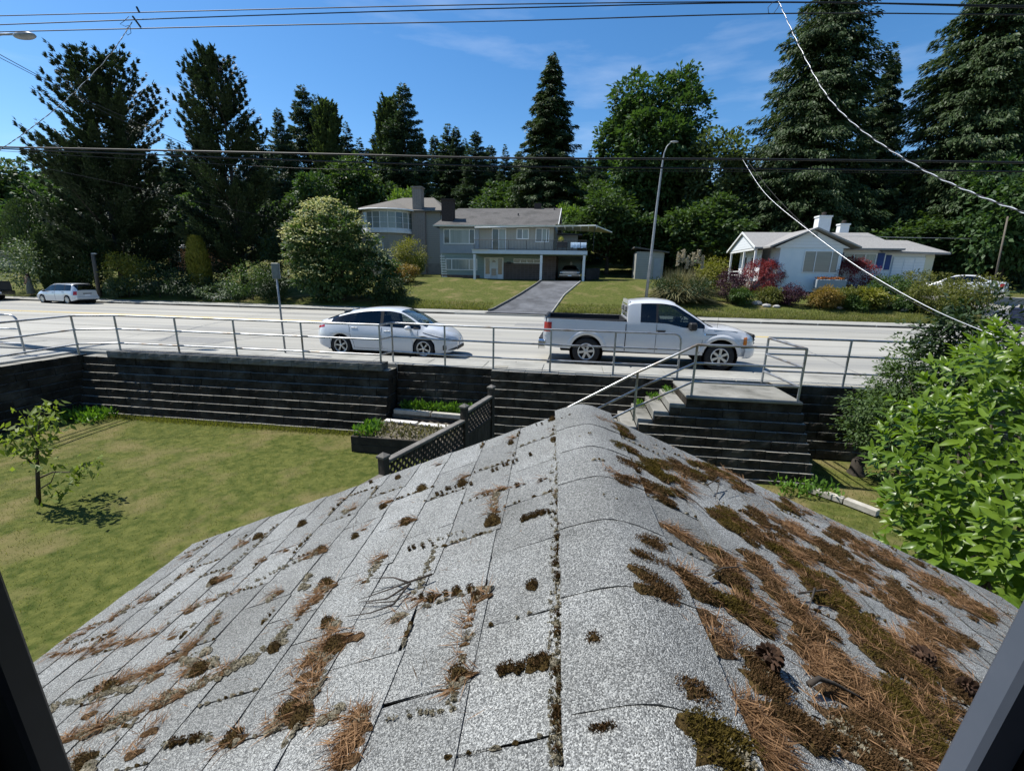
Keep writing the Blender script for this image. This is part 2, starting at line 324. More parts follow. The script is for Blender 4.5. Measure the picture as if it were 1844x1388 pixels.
def block_mesh(lx, h, d, seed, mat, rough=.010):
    """split-faced block: front (-y) face is a broken grid, the rest a box; origin at its top front edge centre"""
    r = random.Random(seed); nx_, nz_ = 4, 3; vs = []; fs = []
    for j in range(nz_+1):
        for i in range(nx_+1):
            edge = i in (0, nx_) or j in (0, nz_)
            vs.append((-lx/2+lx*i/nx_, (.006 if edge else 0)+r.uniform(-1, 1)*rough*(.35 if edge else 1), -h+h*j/nz_))
    n = len(vs); w_ = nx_+1
    for j in range(nz_):
        for i in range(nx_): fs.append((j*w_+i, j*w_+i+1, (j+1)*w_+i+1, (j+1)*w_+i))
    vs += [(-lx/2, d, -h), (lx/2, d, -h), (lx/2, d, 0), (-lx/2, d, 0)]
    top = [nz_*w_+i for i in range(nx_+1)]; bot = [i for i in range(nx_+1)]; lf = [j*w_ for j in range(nz_+1)]; rt = [j*w_+nx_ for j in range(nz_+1)]
    fs += [tuple(top)+(n+2, n+3), tuple(bot[::-1])+(n, n+1), tuple(lf[::-1])+(n, n+3)[::1], tuple(rt)+(n+2, n+1), (n+1, n, n+3, n+2)]
    me = MB().add(vs, fs).mesh('block'); me.materials.append(mat); return me
BLK = {}
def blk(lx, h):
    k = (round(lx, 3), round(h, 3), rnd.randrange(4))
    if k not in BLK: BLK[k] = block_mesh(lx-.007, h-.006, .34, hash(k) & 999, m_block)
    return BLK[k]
def block_wall(label, p0, p1, ztop, course, n, batter, cap=.0, ext=(0, 0), steps=None, name='retaining_wall', root=None, bl=.405):
    """p0->p1 runs so that the outside is on the right hand (facing -y when running +x)"""
    p0 = Vector((*p0, 0)); p1 = Vector((*p1, 0)); d = (p1-p0).normalized(); out = Vector((d.y, -d.x, 0)); rz = math.atan2(d.y, d.x)
    root = root or empty(name, (p0.x, p0.y, LAWN), 0, label, 'wall'); base = root.matrix_world.translation if False else Vector(root.location)
    z = ztop; Lh = (p1-p0).length
    for k in range(n):
        h = cap if (k == 0 and cap) else course
        a = -(ext[0]*k if k else 0); b = Lh+ext[1]*k
        if steps: a = max(a, steps(k))
        u = a+(bl*.5 if k % 2 else bl); last = a
        while last < b-.01:
            e = min(u, b)
            if b-e < .1: e = b
            lx = round((e-last)/.02)*.02 if e-last > .06 else e-last
            lx = e-last
            o = bpy.data.objects.new('block', blk(lx, h)); c = p0+d*((last+e)/2)+out*(batter*k+rnd.uniform(-.010, .010))
            o.location = Vector((c.x, c.y, z+rnd.uniform(-.006, .004)))-base; o.rotation_euler = (0, rnd.uniform(-.006, .006), rz+rnd.uniform(-.012, .012)); link(o, root)
            last = e; u = e+bl
        z -= h
    return root
m_cap = M('wall_cap', (.10, .098, .09), (.17, .165, .15), scale=3, rough=.95, bump=.3, c3=(.04, .04, .035), scale3=1.8)
def wall_core(root, x0, x1, y0, y1, z1, mat=None):
    b = MB().box(x0, x1, y0, y1, LAWN-.3, z1); b.v = [(v[0]-root.location.x, v[1]-root.location.y, v[2]-root.location.z) for v in b.v]
    return b.build('core', mat or m_block, root)
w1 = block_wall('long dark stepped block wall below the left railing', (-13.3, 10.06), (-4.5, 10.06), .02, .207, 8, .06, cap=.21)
cap_me = block_mesh(.592, .17, .42, 5, m_cap, .012)
for i in range(13):
    o = bpy.data.objects.new('cap_stone', cap_me); o.location = Vector((-12.15+.6*i, 9.985, .20))-Vector(w1.location); link(o, w1)
wall_core(w1, -13.2, -4.52, 10.10, 10.5, .0)
w1e = block_wall('', (-4.5, 10.06), (-4.47, 10.75), .02, .207, 8, 0.0, cap=.21, root=w1)
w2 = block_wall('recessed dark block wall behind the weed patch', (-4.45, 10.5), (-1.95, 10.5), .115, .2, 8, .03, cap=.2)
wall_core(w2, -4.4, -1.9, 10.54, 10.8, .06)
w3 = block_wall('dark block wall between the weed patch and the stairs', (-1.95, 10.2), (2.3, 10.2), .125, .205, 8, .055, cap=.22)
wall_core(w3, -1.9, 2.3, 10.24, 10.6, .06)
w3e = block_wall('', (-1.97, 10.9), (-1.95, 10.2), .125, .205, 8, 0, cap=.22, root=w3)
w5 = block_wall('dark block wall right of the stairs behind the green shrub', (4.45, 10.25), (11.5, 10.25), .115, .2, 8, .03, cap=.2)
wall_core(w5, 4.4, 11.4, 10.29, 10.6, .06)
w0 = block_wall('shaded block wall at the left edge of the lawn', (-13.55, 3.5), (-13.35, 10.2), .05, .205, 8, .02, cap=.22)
wall_core(w0, -13.95, -13.6, 3.2, 10.3, .0)
slab('pavement_bed', -30, -13.72, 2.5, 10.2, -.3, .10, m_conc); slab('pavement_bed', -30, -12.5, 10.42, 10.54, -.3, .10, m_conc)
# ------------------------------------------------------------------ stairs down from the pavement
m_step = M('step_concrete', (.16, .155, .135), (.25, .245, .22), scale=3, rough=.95, bump=.3, c3=(.09, .088, .075), scale3=1.5)
st = empty('staircase', (2.28, 8.85, LAWN), 0, 'concrete stairs with block sides going down to the lawn from a landing', 'stairs')
def lo(b, root):
    b.v = [(v[0]-root.location.x, v[1]-root.location.y, v[2]-root.location.z) for v in b.v]; return b
RISE, RUN = .183, .30
lo(MB().cbox(2.28, 4.42, 8.83, 10.24, .045, .102, .012), st).build('landing', m_step, st)
for k in range(1, 9):
    x1 = 2.28-RUN*(k-1); lo(MB().cbox(x1-RUN, x1-.004, 8.845, 10.10, .10-RISE*k-.18, .10-RISE*k, .012), st).build('step', m_step, st)
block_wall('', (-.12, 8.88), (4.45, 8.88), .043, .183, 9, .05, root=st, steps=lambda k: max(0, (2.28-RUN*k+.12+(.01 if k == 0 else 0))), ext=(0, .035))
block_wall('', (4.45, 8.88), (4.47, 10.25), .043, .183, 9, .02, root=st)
lo(MB().box(2.3, 4.3, 9.25, 10.2, LAWN-.2, .03), st).build('core', m_block, st)
# ------------------------------------------------------------------ galvanised pipe railings
m_galv = M('galvanised_pipe', (.30, .31, .32), (.42, .43, .44), scale=9, rough=.42, metal=.75, c3=(.22, .17, .12), scale3=2.5)
def railing(label, pts, tops, zf=.11, rails=(1.02, .66, .28), rise=None, bend_end=None, bend_start=None, posts=None):
    """pts: post feet (x,y,z); three rails follow the posts"""
    root = empty('railing', pts[0], 0, label, 'railing'); b0 = Vector(pts[0])
    P = [Vector(p)-b0 for p in pts]
    for i, p in enumerate(P):
        if posts and i not in posts: continue
        top = rails[0]-(.16 if (bend_end and i == len(P)-1) or (bend_start and i == 0) else 0)
        MB().tube([p, p+Vector((0, 0, top))], .024, 10).build('post', m_galv, root, smooth=True, angle=60)
    for j, h in enumerate(rails):
        line = [p+Vector((0, 0, h)) for p in P]
        if j == 0 and bend_end:
            a, b = line[-2], line[-1]; d = (b-a).normalized(); line = line[:-1]+[b-d*.16]+[b-d*.16+d*.16*math.sin(t)+Vector((0, 0, -.16*(1-math.cos(t)))) for t in np.linspace(.2, math.pi/2, 6)]
        if j == 0 and bend_start:
            a, b = line[1], line[0]; d = (b-a).normalized(); line = [b-d*.16+d*.16*math.sin(t)+Vector((0, 0, -.16*(1-math.cos(t)))) for t in np.linspace(math.pi/2, .2, 6)]+[b-d*.16]+line[1:]
        MB().tube(line, .022 if j else .025, 10).build('rail', m_galv, root, smooth=True, angle=60)
    return root
railing('long pipe railing on the left wall, in front of the white hatchback', [(-12.75, 7.6, .1), (-13.0, 9.75, .12), (-12.2, 10.17, .12), (-10.4, 10.18, .12), (-8.7, 10.18, .12), (-6.82, 10.18, .12), (-4.74, 10.18, .12), (-4.66, 10.74, .12), (-3.2, 10.55, .12), (-1.95, 10.48, .12), (-.55, 10.46, .12), (.95, 10.46, .12), (2.42, 10.46, .12)], None, bend_end=True)
railing('short pipe railing with a bent end at the left edge of the photo', [(-17.5, 8.9, .12), (-15.9, 9.2, .12), (-14.35, 9.5, .12)], None, bend_end=True)
def up(p, z): return (p[0], p[1], p[2]+z)
railing('pipe railing right of the stair landing, running behind the shrub', [(4.25, 10.38, .12), (5.95, 10.42, .12), (7.7, 10.42, .12), (9.5, 10.42, .12)], None)
railing('pipe handrail round the landing and down the stairs, nearest the roof', [(-.15, 8.93, .1-RISE*8.1), (1.30, 8.93, .1-RISE*3.27), (2.38, 8.93, .10), (4.36, 8.93, .10), (4.22, 10.30, .12)], None, posts=[1, 2, 3])
# ------------------------------------------------------------------ lattice-topped fence beside the porch roof
m_fence = M('weathered_fence', (.030, .025, .020), (.065, .055, .045), scale=5, stretch=(1, 1, .3), rough=.9, bump=.4, bscale=40)
m_fcap = M('fence_cap_wood', (.10, .095, .085), (.17, .16, .145), scale=8, rough=.9)
fA, fB, fC = Vector((-2.14, 4.52, 0)), Vector((-1.60, 6.22, 0)), Vector((-1.38, 7.25, 0))
fen = empty('lattice_fence', (fA.x, fA.y, LAWN), 0, 'dark wooden fence with lattice top beside the porch roof', 'fence')
def fence_panel(a, b, zt, root):
    d = (b-a); L_ = d.length; d.normalize(); rz = math.atan2(d.y, d.x); org = Vector((a.x, a.y, 0))-Vector((root.location.x, root.location.y, 0))
    def put(mb, name, mat, **k):
        o = mb.build(name, mat, root, **k); o.location = (org.x, org.y, -root.location.z); o.rotation_euler = (0, 0, rz); return o
    put(MB().cbox(.04, L_-.04, -.045, .045, zt-.04, zt, .006), 'top_rail', m_fcap)
    put(MB().cbox(.045, L_-.045, -.03, .03, zt-.42, zt-.38, .004), 'rail', m_fence)
    y0, y1 = zt-.38, zt-.04; H_ = y1-y0; step = .105
    for s in (-1, 1):
        x = -H_
        while x < L_:
            xa, xb = (x, x+H_) if s > 0 else (x+H_, x); za, zb = y0, y1      # a 45 degree slat from bottom to top
            lo_, hi_ = .04, L_-.04
            def clip(xa, za, xb, zb):
                if xa > xb: xa, za, xb, zb = xb, zb, xa, za
                if xb <= lo_ or xa >= hi_: return None
                if xa < lo_: za += (zb-za)*(lo_-xa)/(xb-xa); xa = lo_
                if xb > hi_: zb = za+(zb-za)*(hi_-xa)/(xb-xa); xb = hi_
                return xa, za, xb, zb
            c = clip(xa, za, xb, zb)
            if c and c[2]-c[0] > .03:
                xa, za, xb, zb = c; dx, dz = xb-xa, zb-za; n_ = math.hypot(dx, dz); ox, oz = -dz/n_*.018, dx/n_*.018; y_ = (-.012, -.001) if s > 0 else (.001, .012)
                put(MB().prism([(xa-ox, za-oz), (xb-ox, zb-oz), (xb+ox, zb+oz), (xa+ox, za+oz)], y_), 'slat', m_fence)
            x += step
    nb = int(L_/.145); bw = (L_-.08)/nb
    for i in range(nb): put(MB().cbox(.04+bw*i+.004, .04+bw*(i+1)-.004, -.012, .012, LAWN+.05, zt-.43-rnd.uniform(0, .01), .003), 'board', m_fence)
fence_panel(fA, fB, .22, fen); fence_panel(fB, fC, .34, fen); fence_panel(Vector((-2.42, 3.62, 0)), fA, .06, fen)
for p, zt in ((fA, .32), (fB, .46), (fC, .52), (Vector((-2.42, 3.62, 0)), .15)):
    q = p-Vector((fen.location.x, fen.location.y, 0))
    o = MB().cbox(-.047, .047, -.047, .047, LAWN+.0-fen.location.z, zt-.06-fen.location.z, .004).build('post', m_fence, fen); o.location = (q.x, q.y, 0); o.rotation_euler = (0, 0, 1.27)
    c = MB().cbox(-.06, .06, -.06, .06, -.06, -.03, .004); c.add([(-.058, -.058, -.031), (.058, -.058, -.031), (.058, .058, -.031), (-.058, .058, -.031), (0, 0, .01)], [(0, 1, 4), (1, 2, 4), (2, 3, 4), (3, 0, 4)])
    o = c.build('post_cap', m_fcap, fen); o.location = (q.x, q.y, zt-fen.location.z); o.rotation_euler = (0, 0, 1.27)
# ------------------------------------------------------------------ raised bed, timbers
m_bed = M('bed_planks', (.022, .018, .014), (.045, .038, .03), scale=4, rough=.9, bump=.4)
m_soil = M('bed_soil', (.075, .065, .05), (.16, .14, .11), scale=9, rough=1, bump=.9, bscale=35)
bx = empty('raised_bed', (-3.5, 9.2, LAWN), 0, 'dark plank raised garden bed full of dry weeds below the wall', 'planter')
for i in range(2):
    z0 = .02+i*.185
    MB().cbox(-1.25, 1.05, -.72, -.68, z0, z0+.18, .006).build('plank', m_bed, bx); MB().cbox(-1.25, 1.05, .68, .72, z0, z0+.18, .006).build('plank', m_bed, bx)
    MB().cbox(-1.25, -1.21, -.675, .675, z0, z0+.18, .006).build('plank', m_bed, bx); MB().cbox(1.01, 1.05, -.675, .675, z0, z0+.18, .006).build('plank', m_bed, bx)
sv = []; n1, n2 = 23, 14
for j in range(n2):
    for i in range(n1): sv.append((-1.2+2.2*i/(n1-1), -.67+1.34*j/(n2-1), .33+rnd.uniform(-.02, .03)))
MB().add(sv, [(j*n1+i, j*n1+i+1, (j+1)*n1+i+1, (j+1)*n1+i) for j in range(n2-1) for i in range(n1-1)]).build('soil', m_soil, bx, smooth=True)
m_wt = M('whitewashed_timber', (.50, .48, .44), (.66, .64, .60), scale=7, rough=.85, bump=.2); m_tm = M('pale_timber', (.30, .28, .24), (.42, .40, .35), scale=6, rough=.9, bump=.2)
def timber(name, a, b, w_, h_, mat, label, cat):
    a = Vector(a); b = Vector(b); d = b-a; o = MB().cbox(0, d.length, -w_/2, w_/2, 0, h_, .008).build(name, mat); o.location = a
    o.rotation_euler = d.to_track_quat('X', 'Z').to_euler(); return tag(o, label, cat)
timber('board', (-4.45, 9.62, -1.13), (-3.62, 9.56, -1.13), .16, .05, m_wt, 'left of two white boards lying on the raised bed', 'board')
timber('board', (-3.55, 9.54, -1.13), (-2.75, 9.44, -1.13), .16, .045, m_wt, 'right of two white boards lying on the raised bed', 'board')
timber('timber_edging', (-4.38, 10.03, -1.04), (-3.42, 9.98, -1.04), .12, .11, m_tm, 'left pale timber edging in front of the weed patch', 'timber')
timber('timber_edging', (-3.38, 9.97, -1.04), (-2.45, 9.90, -1.04), .12, .11, m_tm, 'right pale timber edging in front of the weed patch', 'timber')
tag(MB().cbox(-4.42, -2.0, 9.96, 10.36, LAWN, -1.04, .02).build('soil_terrace', m_soil), kind='structure')
timber('log', tuple(atz(1455, 884, LAWN)), tuple(atz(1518, 905, LAWN)), .13, .10, m_tm, 'left weathered timber lying on the grass by the laurel', 'timber')
timber('log', tuple(atz(1521, 906, LAWN)), tuple(atz(1580, 929, LAWN)), .13, .11, m_tm, 'right weathered timber lying on the grass, end under the laurel', 'timber')
sp = atz(1542, 853, LAWN); s_ = MB(); s_.lathe([(.17, 0), (.13, .08), (.11, .30), (.09, .34), (0, .33)], 11); s_.v = [(x*(1+.15*math.sin(x*40)), y, z) for x, y, z in s_.v]
o = s_.build('tree_stump', m_bed, smooth=True, angle=40); o.location = sp; tag(o, 'small dark tree stump on the grass by the laurel', 'stump')
# ================================================================== our own house: the porch roof below the window
HA = R(3.2)
home = empty('house', (0, 0, 0), HA, 'foreground house with a grey mossy shingle porch roof under the open window', 'house')
AX, AZ, SLP, YF, YB = .209, 1.64, .424, 2.393, .28         # ridge x, ridge z, slope, front gable y, back y
EL, ER = -2.30, 2.62
hx = Vector((math.cos(HA), math.sin(HA), 0)); hy = Vector((-math.sin(HA), math.cos(HA), 0))
def on_roof(px, py):
    """point of the roof plane seen at a photograph pixel, in house coordinates"""
    d = ray(px, py); dx = d[0]*hx.x+d[1]*hx.y; dy = d[0]*hy.x+d[1]*hy.y; dz = d[2]; best = None
    for s in (1, -1):     # left plane z = AZ - SLP*(AX-x); right z = AZ - SLP*(x-AX)
        den = dz-s*SLP*dx
        if abs(den) < 1e-6: continue
        t = (AZ-s*SLP*AX-EYE)/den
        if t <= 0: continue
        x = dx*t
        if (s > 0 and x <= AX+1e-6) or (s < 0 and x >= AX-1e-6):
            if best is None or t < best[0]: best = (t, x, dy*t)
    return (best[1], best[2]) if best else None
def rz_(x): return AZ-SLP*abs(x-AX)
m_shin = bpy.data.materials.new('grey_shingle'); m_shin.use_nodes = True
def build_shingle_mat():
    t = m_shin.node_tree; b = t.nodes['Principled BSDF']; l = t.links.new; b.inputs['Roughness'].default_value = .95; b.inputs['Specular IOR Level'].default_value = .15
    g = t.nodes.new('ShaderNodeNewGeometry')
    v = t.nodes.new('ShaderNodeTexVoronoi'); v.inputs['Scale'].default_value = 430; l(g.outputs['Position'], v.inputs[0])   # 3 mm granules
    s = t.nodes.new('ShaderNodeSeparateColor'); l(v.outputs['Color'], s.inputs[0])
    r = t.nodes.new('ShaderNodeValToRGB'); e = r.color_ramp.elements; e[0].position = .0; e[0].color = (.075, .078, .08, 1); e[1].position = 1; e[1].color = (.46, .47, .465, 1)
    m1 = e.new(.30); m1.color = (.125, .13, .132, 1); m2 = e.new(.62); m2.color = (.235, .243, .245, 1); m3 = e.new(.85); m3.color = (.34, .35, .35, 1)
    l(s.outputs[0], r.inputs[0])
    n = t.nodes.new('ShaderNodeTexNoise'); n.inputs['Scale'].default_value = 3.2; n.inputs['Detail'].default_value = 7; n.inputs['Roughness'].default_value = .65; l(g.outputs['Position'], n.inputs[0])
    r2 = t.nodes.new('ShaderNodeValToRGB'); r2.color_ramp.elements[0].position = .3; r2.color_ramp.elements[0].color = (.80, .80, .785, 1); r2.color_ramp.elements[1].position = .7; r2.color_ramp.elements[1].color = (1.12, 1.13, 1.13, 1); l(n.outputs[0], r2.inputs[0])
    x = t.nodes.new('ShaderNodeMixRGB'); x.blend_type = 'MULTIPLY'; x.inputs[0].default_value = 1; l(r.outputs[0], x.inputs[1]); l(r2.outputs[0], x.inputs[2])
    oi = t.nodes.new('ShaderNodeObjectInfo'); mr = t.nodes.new('ShaderNodeMapRange'); mr.inputs[3].default_value = .80; mr.inputs[4].default_value = 1.10; l(oi.outputs['Random'], mr.inputs[0])
    y = t.nodes.new('ShaderNodeMixRGB'); y.blend_type = 'MULTIPLY'; y.inputs[0].default_value = 1; l(x.outputs[0], y.inputs[1]); l(mr.outputs[0], y.inputs[2])
    # algae darkening with patches of its own
    n4 = t.nodes.new('ShaderNodeTexNoise'); n4.inputs['Scale'].default_value = 1.1; n4.inputs['Detail'].default_value = 5; l(g.outputs['Position'], n4.inputs[0])
    r4 = t.nodes.new('ShaderNodeValToRGB'); r4.color_ramp.elements[0].position = .48; r4.color_ramp.elements[1].position = .72; r4.color_ramp.elements[1].color = (.32, .32, .32, 1); l(n4.outputs[0], r4.inputs[0])
    z = t.nodes.new('ShaderNodeMixRGB'); z.inputs[2].default_value = (.085, .085, .075, 1); l(r4.outputs[0], z.inputs[0]); l(y.outputs[0], z.inputs[1]); l(z.outputs[0], b.inputs['Base Color'])
    bp = t.nodes.new('ShaderNodeBump'); bp.inputs['Strength'].default_value = .9; bp.inputs['Distance'].default_value = .0025; l(v.outputs['Distance'], bp.inputs['Height']); bp.invert = True; l(bp.outputs[0], b.inputs['Normal'])
build_shingle_mat()
m_felt = M('roof_felt', (.035, .034, .03), (.06, .058, .05), scale=20, rough=1)
m_fascia = M('painted_fascia', (.22, .22, .21), (.30, .30, .28), scale=4, rough=.7)
th = .006
roof = MB()
for s, xe in ((-1, EL), (1, ER)):
    pass
poly = [(EL, rz_(EL)-.012), (AX-.12, rz_(AX-.12)-.012), (AX, AZ-.035), (AX+.12, rz_(AX+.12)-.012), (ER, rz_(ER)-.012), (ER, rz_(ER)-.05), (AX, AZ-.05), (EL, rz_(EL)-.05)]
roof.prism(poly, (YB, YF-.01), 'y')
roofo = roof.build('roof', m_felt, home)
# shingles, .30 x .216 with interlocking half stagger, each tilted so its lower edge stands proud
EXPO, TAB = .2165/math.sqrt(1+SLP*SLP)*1.0, .30
def shingle_mesh(seed, ragged=.007):
    r = random.Random(seed); nx_, ny_ = 5, 4; lx, ly = TAB-.0045, .232; vs = []; fs = []
    for top in (1, 0):
        for j in range(ny_+1):
            for i in range(nx_+1):
                x = -lx/2+lx*i/nx_; y = -ly+ly*j/ny_            # y: down slope negative
                if j == 0: y += r.uniform(-ragged, ragged)
                if i in (0, nx_): x += r.uniform(-.002, .002)
                lift = (.0034+r.uniform(-.001, .0022)*(1 if j == 0 else .3))*(1-j/ny_)+.0015
                vs.append((x, y, lift if top else lift-.005))
    w_ = nx_+1; n = w_*(ny_+1)
    for j in range(ny_):
        for i in range(nx_):
            a = j*w_+i; fs.append((a, a+1, a+w_+1, a+w_)); fs.append((n+a, n+a+w_, n+a+w_+1, n+a+1))
    for i in range(nx_): fs.append((n+i, n+i+1, i+1, i))
    for j in range(ny_): fs.append((n+j*w_+w_, n+j*w_, j*w_, j*w_+w_)); fs.append((n+j*w_+nx_, n+(j+1)*w_+nx_, (j+1)*w_+nx_, j*w_+nx_))
    me = MB().add(vs, fs).mesh('shingle'); me.materials.append(m_shin); return me
SH = [shingle_mesh(i) for i in range(8)]
pitch = math.atan(SLP); EDGES = []
for s in (-1, 1):
    xe = EL if s < 0 else ER; nrow = int(abs(xe-AX)/EXPO)+1
    for k in range(nrow):
        xl = AX+s*(.165+EXPO*(k))       # lower edge of this row
        if abs(xl-AX) > abs(xe-AX)+.03: xl = xe+s*.02
        off = .15 if k % 2 else 0.0
        y = .75+off-TAB*3
        while y < YF+TAB/2:
            y0, y1 = max(y, YB), min(y+TAB, YF+.012)
            if y1-y0 > .04:
                o = bpy.data.objects.new('shingle', rnd.choice(SH)); zz = rz_(xl)
                alt = rnd.choice((-.010, -.005, 0, .005, .009)); ky = .66 if k == 0 else 1
                # local x axis along ridge (house y), local y up the slope
                up = Vector((-s*math.cos(pitch), 0, math.sin(pitch))); ax = Vector((0, 1, 0)) if s < 0 else Vector((0, -1, 0)); nz_ = ax.cross(up)
                m = Matrix((ax, up, nz_)).transposed().to_4x4()
                base = Vector((xl, (y0+y1)/2, zz))+up*(.226*ky+(alt if k else 0))
                m.translation = base; m = m @ Matrix.Diagonal(((y1-y0)/TAB, ky, 1, 1)) @ Matrix.Rotation(rnd.uniform(-.014, .014), 4, 'Z')
                o.matrix_local = m; link(o, roofo); o.matrix_parent_inverse = Matrix()
                o.matrix_basis = m; EDGES.append((xl-s*((alt if k else 0)*.92), y0, y1, s, k))
            y += TAB
# ridge caps bent over the ridge
def cap_mesh(seed):
    r = random.Random(seed); n = 12; half = .172; vs = []; fs = []; rows = 4; ly = .36
    for top in (1, 0):
        for j in range(rows+1):
            for i in range(n+1):
                u = -half+2*half*i/n; x = u*math.cos(pitch); z = -SLP*(math.sqrt(x*x+.06*.06)-.036)
                z += .003+.004*(1-j/rows)+r.uniform(-.0012, .0012)
                vs.append((x+(r.uniform(-.003, .003) if i in (0, n) else 0), ly*j/rows-.02, z if top else z-.004))
    w_ = n+1; t = w_*(rows+1)
    for j in range(rows):
        for i in range(n): a = j*w_+i; fs.append((a, a+1, a+w_+1, a+w_)); fs.append((t+a, t+a+w_, t+a+w_+1, t+a+1))
        fs.append((t+j*w_+w_, t+j*w_, j*w_, j*w_+w_)); fs.append((t+j*w_+n, t+(j+1)*w_+n, (j+1)*w_+n, j*w_+n))
    for i in range(n): fs.append((t+i, t+i+1, i+1, i)); fs.append((rows*w_+i, rows*w_+i+1, t+rows*w_+i+1, t+rows*w_+i))
    me = MB().add(vs, fs).mesh('ridge_cap'); me.materials.append(m_shin)
    for p in me.polygons: p.use_smooth = True
    me.set_sharp_from_angle(angle=R(35)); return me
CP = [cap_mesh(i) for i in range(4)]
y = .32
while y < YF-.1:
    o = bpy.data.objects.new('ridge_cap', rnd.choice(CP)); o.location = (AX, y+.02, AZ+.001); o.rotation_euler = (0, 0, rnd.uniform(-.008, .008)); link(o, roofo); y += .297
# gable wall, barge boards, side walls, the wall with the window we look out of
MB().prism([(EL+.3, rz_(EL+.3)-.06), (AX, AZ-.06), (ER-.3, rz_(ER-.3)-.06), (ER-.3, LAWN), (EL+.3, LAWN)], (YF-.42, YF-.32), 'y').build('wall', STRIPE('porch_siding', (.42, .43, .42), (.5, .5, .48), .18), home)
MB().box(EL+.3, EL+.42, -.1, YF-.425, LAWN, rz_(EL+.42)-.07).build('wall', MATS['porch_siding'], home); MB().box(ER-.42, ER-.3, -.1, YF-.425, LAWN, rz_(ER-.42)-.07).build('wall', MATS['porch_siding'], home)
for s, xe in ((-1, EL), (1, ER)):
    MB().prism([(AX, AZ-.03), (xe, rz_(xe)-.03), (xe, rz_(xe)-.17), (AX, AZ-.17)], (YF-.02, YF-.045), 'y').build('barge_board', m_fascia, home)
    MB().box(min(xe, xe-s*.02), max(xe, xe-s*.02), YB, YF-.05, rz_(xe)-.16, rz_(xe)-.03).build('fascia', m_fascia, home)
MB().box(-6.0, 6.0, -9.0, -.5, LAWN, 5.3).build('wall', MATS['porch_siding'], home); MB().prism([(-6.7, 5.25), (0, 8.0), (6.7, 5.25), (6.7, 5.1), (0, 7.85), (-6.7, 5.1)], (-9.5, -.1), 'y').build('main_roof', m_felt, home); MB().prism([(-6.0, 5.3), (0, 7.8), (6.0, 5.3)], (-.62, -.5), 'y').build('gable', MATS['porch_siding'], home); MB().box(-2.0, 2.2, -.5, .22, LAWN, 1.74).build('wall', MATS['porch_siding'], home)
m_dark = M('black_gasket', (.006, .006, .007), (.010, .010, .012), scale=20, rough=.5); m_vin = M('grey_vinyl', (.062, .075, .10), (.072, .085, .112), scale=12, rough=.35); m_rev = M('window_reveal', (.16, .18, .165), (.19, .21, .195), scale=8, rough=.6)
wn = MB(); wn.box(-.52, .36, .10, .27, 1.80, 1.84); wo_ = wn.build('window', m_vin, home)
for (a_, b_, c_, d_, nm_, mt_) in ((-.62, -.535, .315, .345, 'jamb', m_dark), (-.69, -.572, -.5, .312, 'reveal', m_rev)):
    q_ = MB().cbox(a_, b_, c_, d_, 1.6, 3.6, .004); q_.v = [(x-(z-1.79)*.06, y, z) for x, y, z in q_.v]; q_.build(nm_, mt_, wo_)
for (a_, b_, c_, d_, nm_, mt_) in ((.378, .412, .325, .350, 'jamb', m_vin), (.4125, .50, -.5, .348, 'reveal', m_dark)):
    q_ = MB().cbox(a_, b_, c_, d_, 1.6, 3.6, .004); q_.v = [(x+(z-1.908)*.12, y, z) for x, y, z in q_.v]; q_.build(nm_, mt_, wo_)
MB().box(-.80, .70, .26, .35, 3.6, 3.7).build('head', m_vin, wo_)
# ================================================================== vehicles
def pchip(x, pts):
    xs = np.array([p[0] for p in pts], float); ys = np.array([p[1] for p in pts], float); h = np.diff(xs); d = np.diff(ys)/h; n = len(xs); m = np.zeros(n)
    for i in range(1, n-1):
        if d[i-1]*d[i] > 0: w1_ = 2*h[i]+h[i-1]; w2_ = h[i]+2*h[i-1]; m[i] = (w1_+w2_)/(w1_/d[i-1]+w2_/d[i])
    m[0] = d[0]; m[-1] = d[-1]
    x = np.clip(np.asarray(x, float), xs[0], xs[-1]); k = np.clip(np.searchsorted(xs, x)-1, 0, n-2); t = (x-xs[k])/h[k]
    return (2*t**3-3*t**2+1)*ys[k]+(t**3-2*t**2+t)*h[k]*m[k]+(-2*t**3+3*t**2)*ys[k+1]+(t**3-t**2)*h[k]*m[k+1]
def PAINT(name, c, flake=.0):
    return M(name, c, tuple(min(1, v*1.03) for v in c), scale=3, rough=.32, spec=.5, coat=.8, metal=flake)
m_white = PAINT('white_car_paint', (.52, .54, .56)); m_pearl = PAINT('white_truck_paint', (.54, .55, .565)); m_silver = PAINT('silver_paint', (.50, .53, .56), .25); m_dkp = PAINT('dark_grey_paint', (.035, .037, .042)); m_slv2 = PAINT('pale_silver_paint', (.62, .64, .67), .15); m_maroon = PAINT('dark_classic_paint', (.035, .030, .034))
m_glass = GLASS('car_glass', (.36, .42, .42)); m_tint = GLASS('tinted_glass', (.06, .07, .075)); m_tyre = M('tyre_rubber', (.012, .012, .013), (.022, .022, .022), scale=20, rough=.85)
m_rim = M('alloy', (.48, .48, .47), (.56, .56, .55), scale=9, rough=.35, metal=.7); m_blk = M('black_plastic', (.012, .012, .013), (.02, .02, .021), scale=30, rough=.6); m_int = M('car_interior', (.03, .03, .032), (.05, .05, .052), scale=9, rough=.9)
m_seat = M('seat_cloth', (.10, .10, .10), (.14, .14, .135), scale=20, rough=.95); m_red = M('red_lens', (.35, .012, .012), rough=.15, spec=.6); m_amb = M('amber_lens', (.55, .16, .02), rough=.15, spec=.6); m_lens = M('clear_lens', (.45, .46, .46), (.62, .63, .63), scale=25, rough=.12, spec=.7); m_chr = M('chrome', (.72, .72, .73), rough=.12, metal=1)
m_liner = M('wheel_well', (.006, .006, .006), (.012, .012, .012), scale=8, rough=1); m_plate = M('number_plate', (.72, .74, .76), rough=.5)
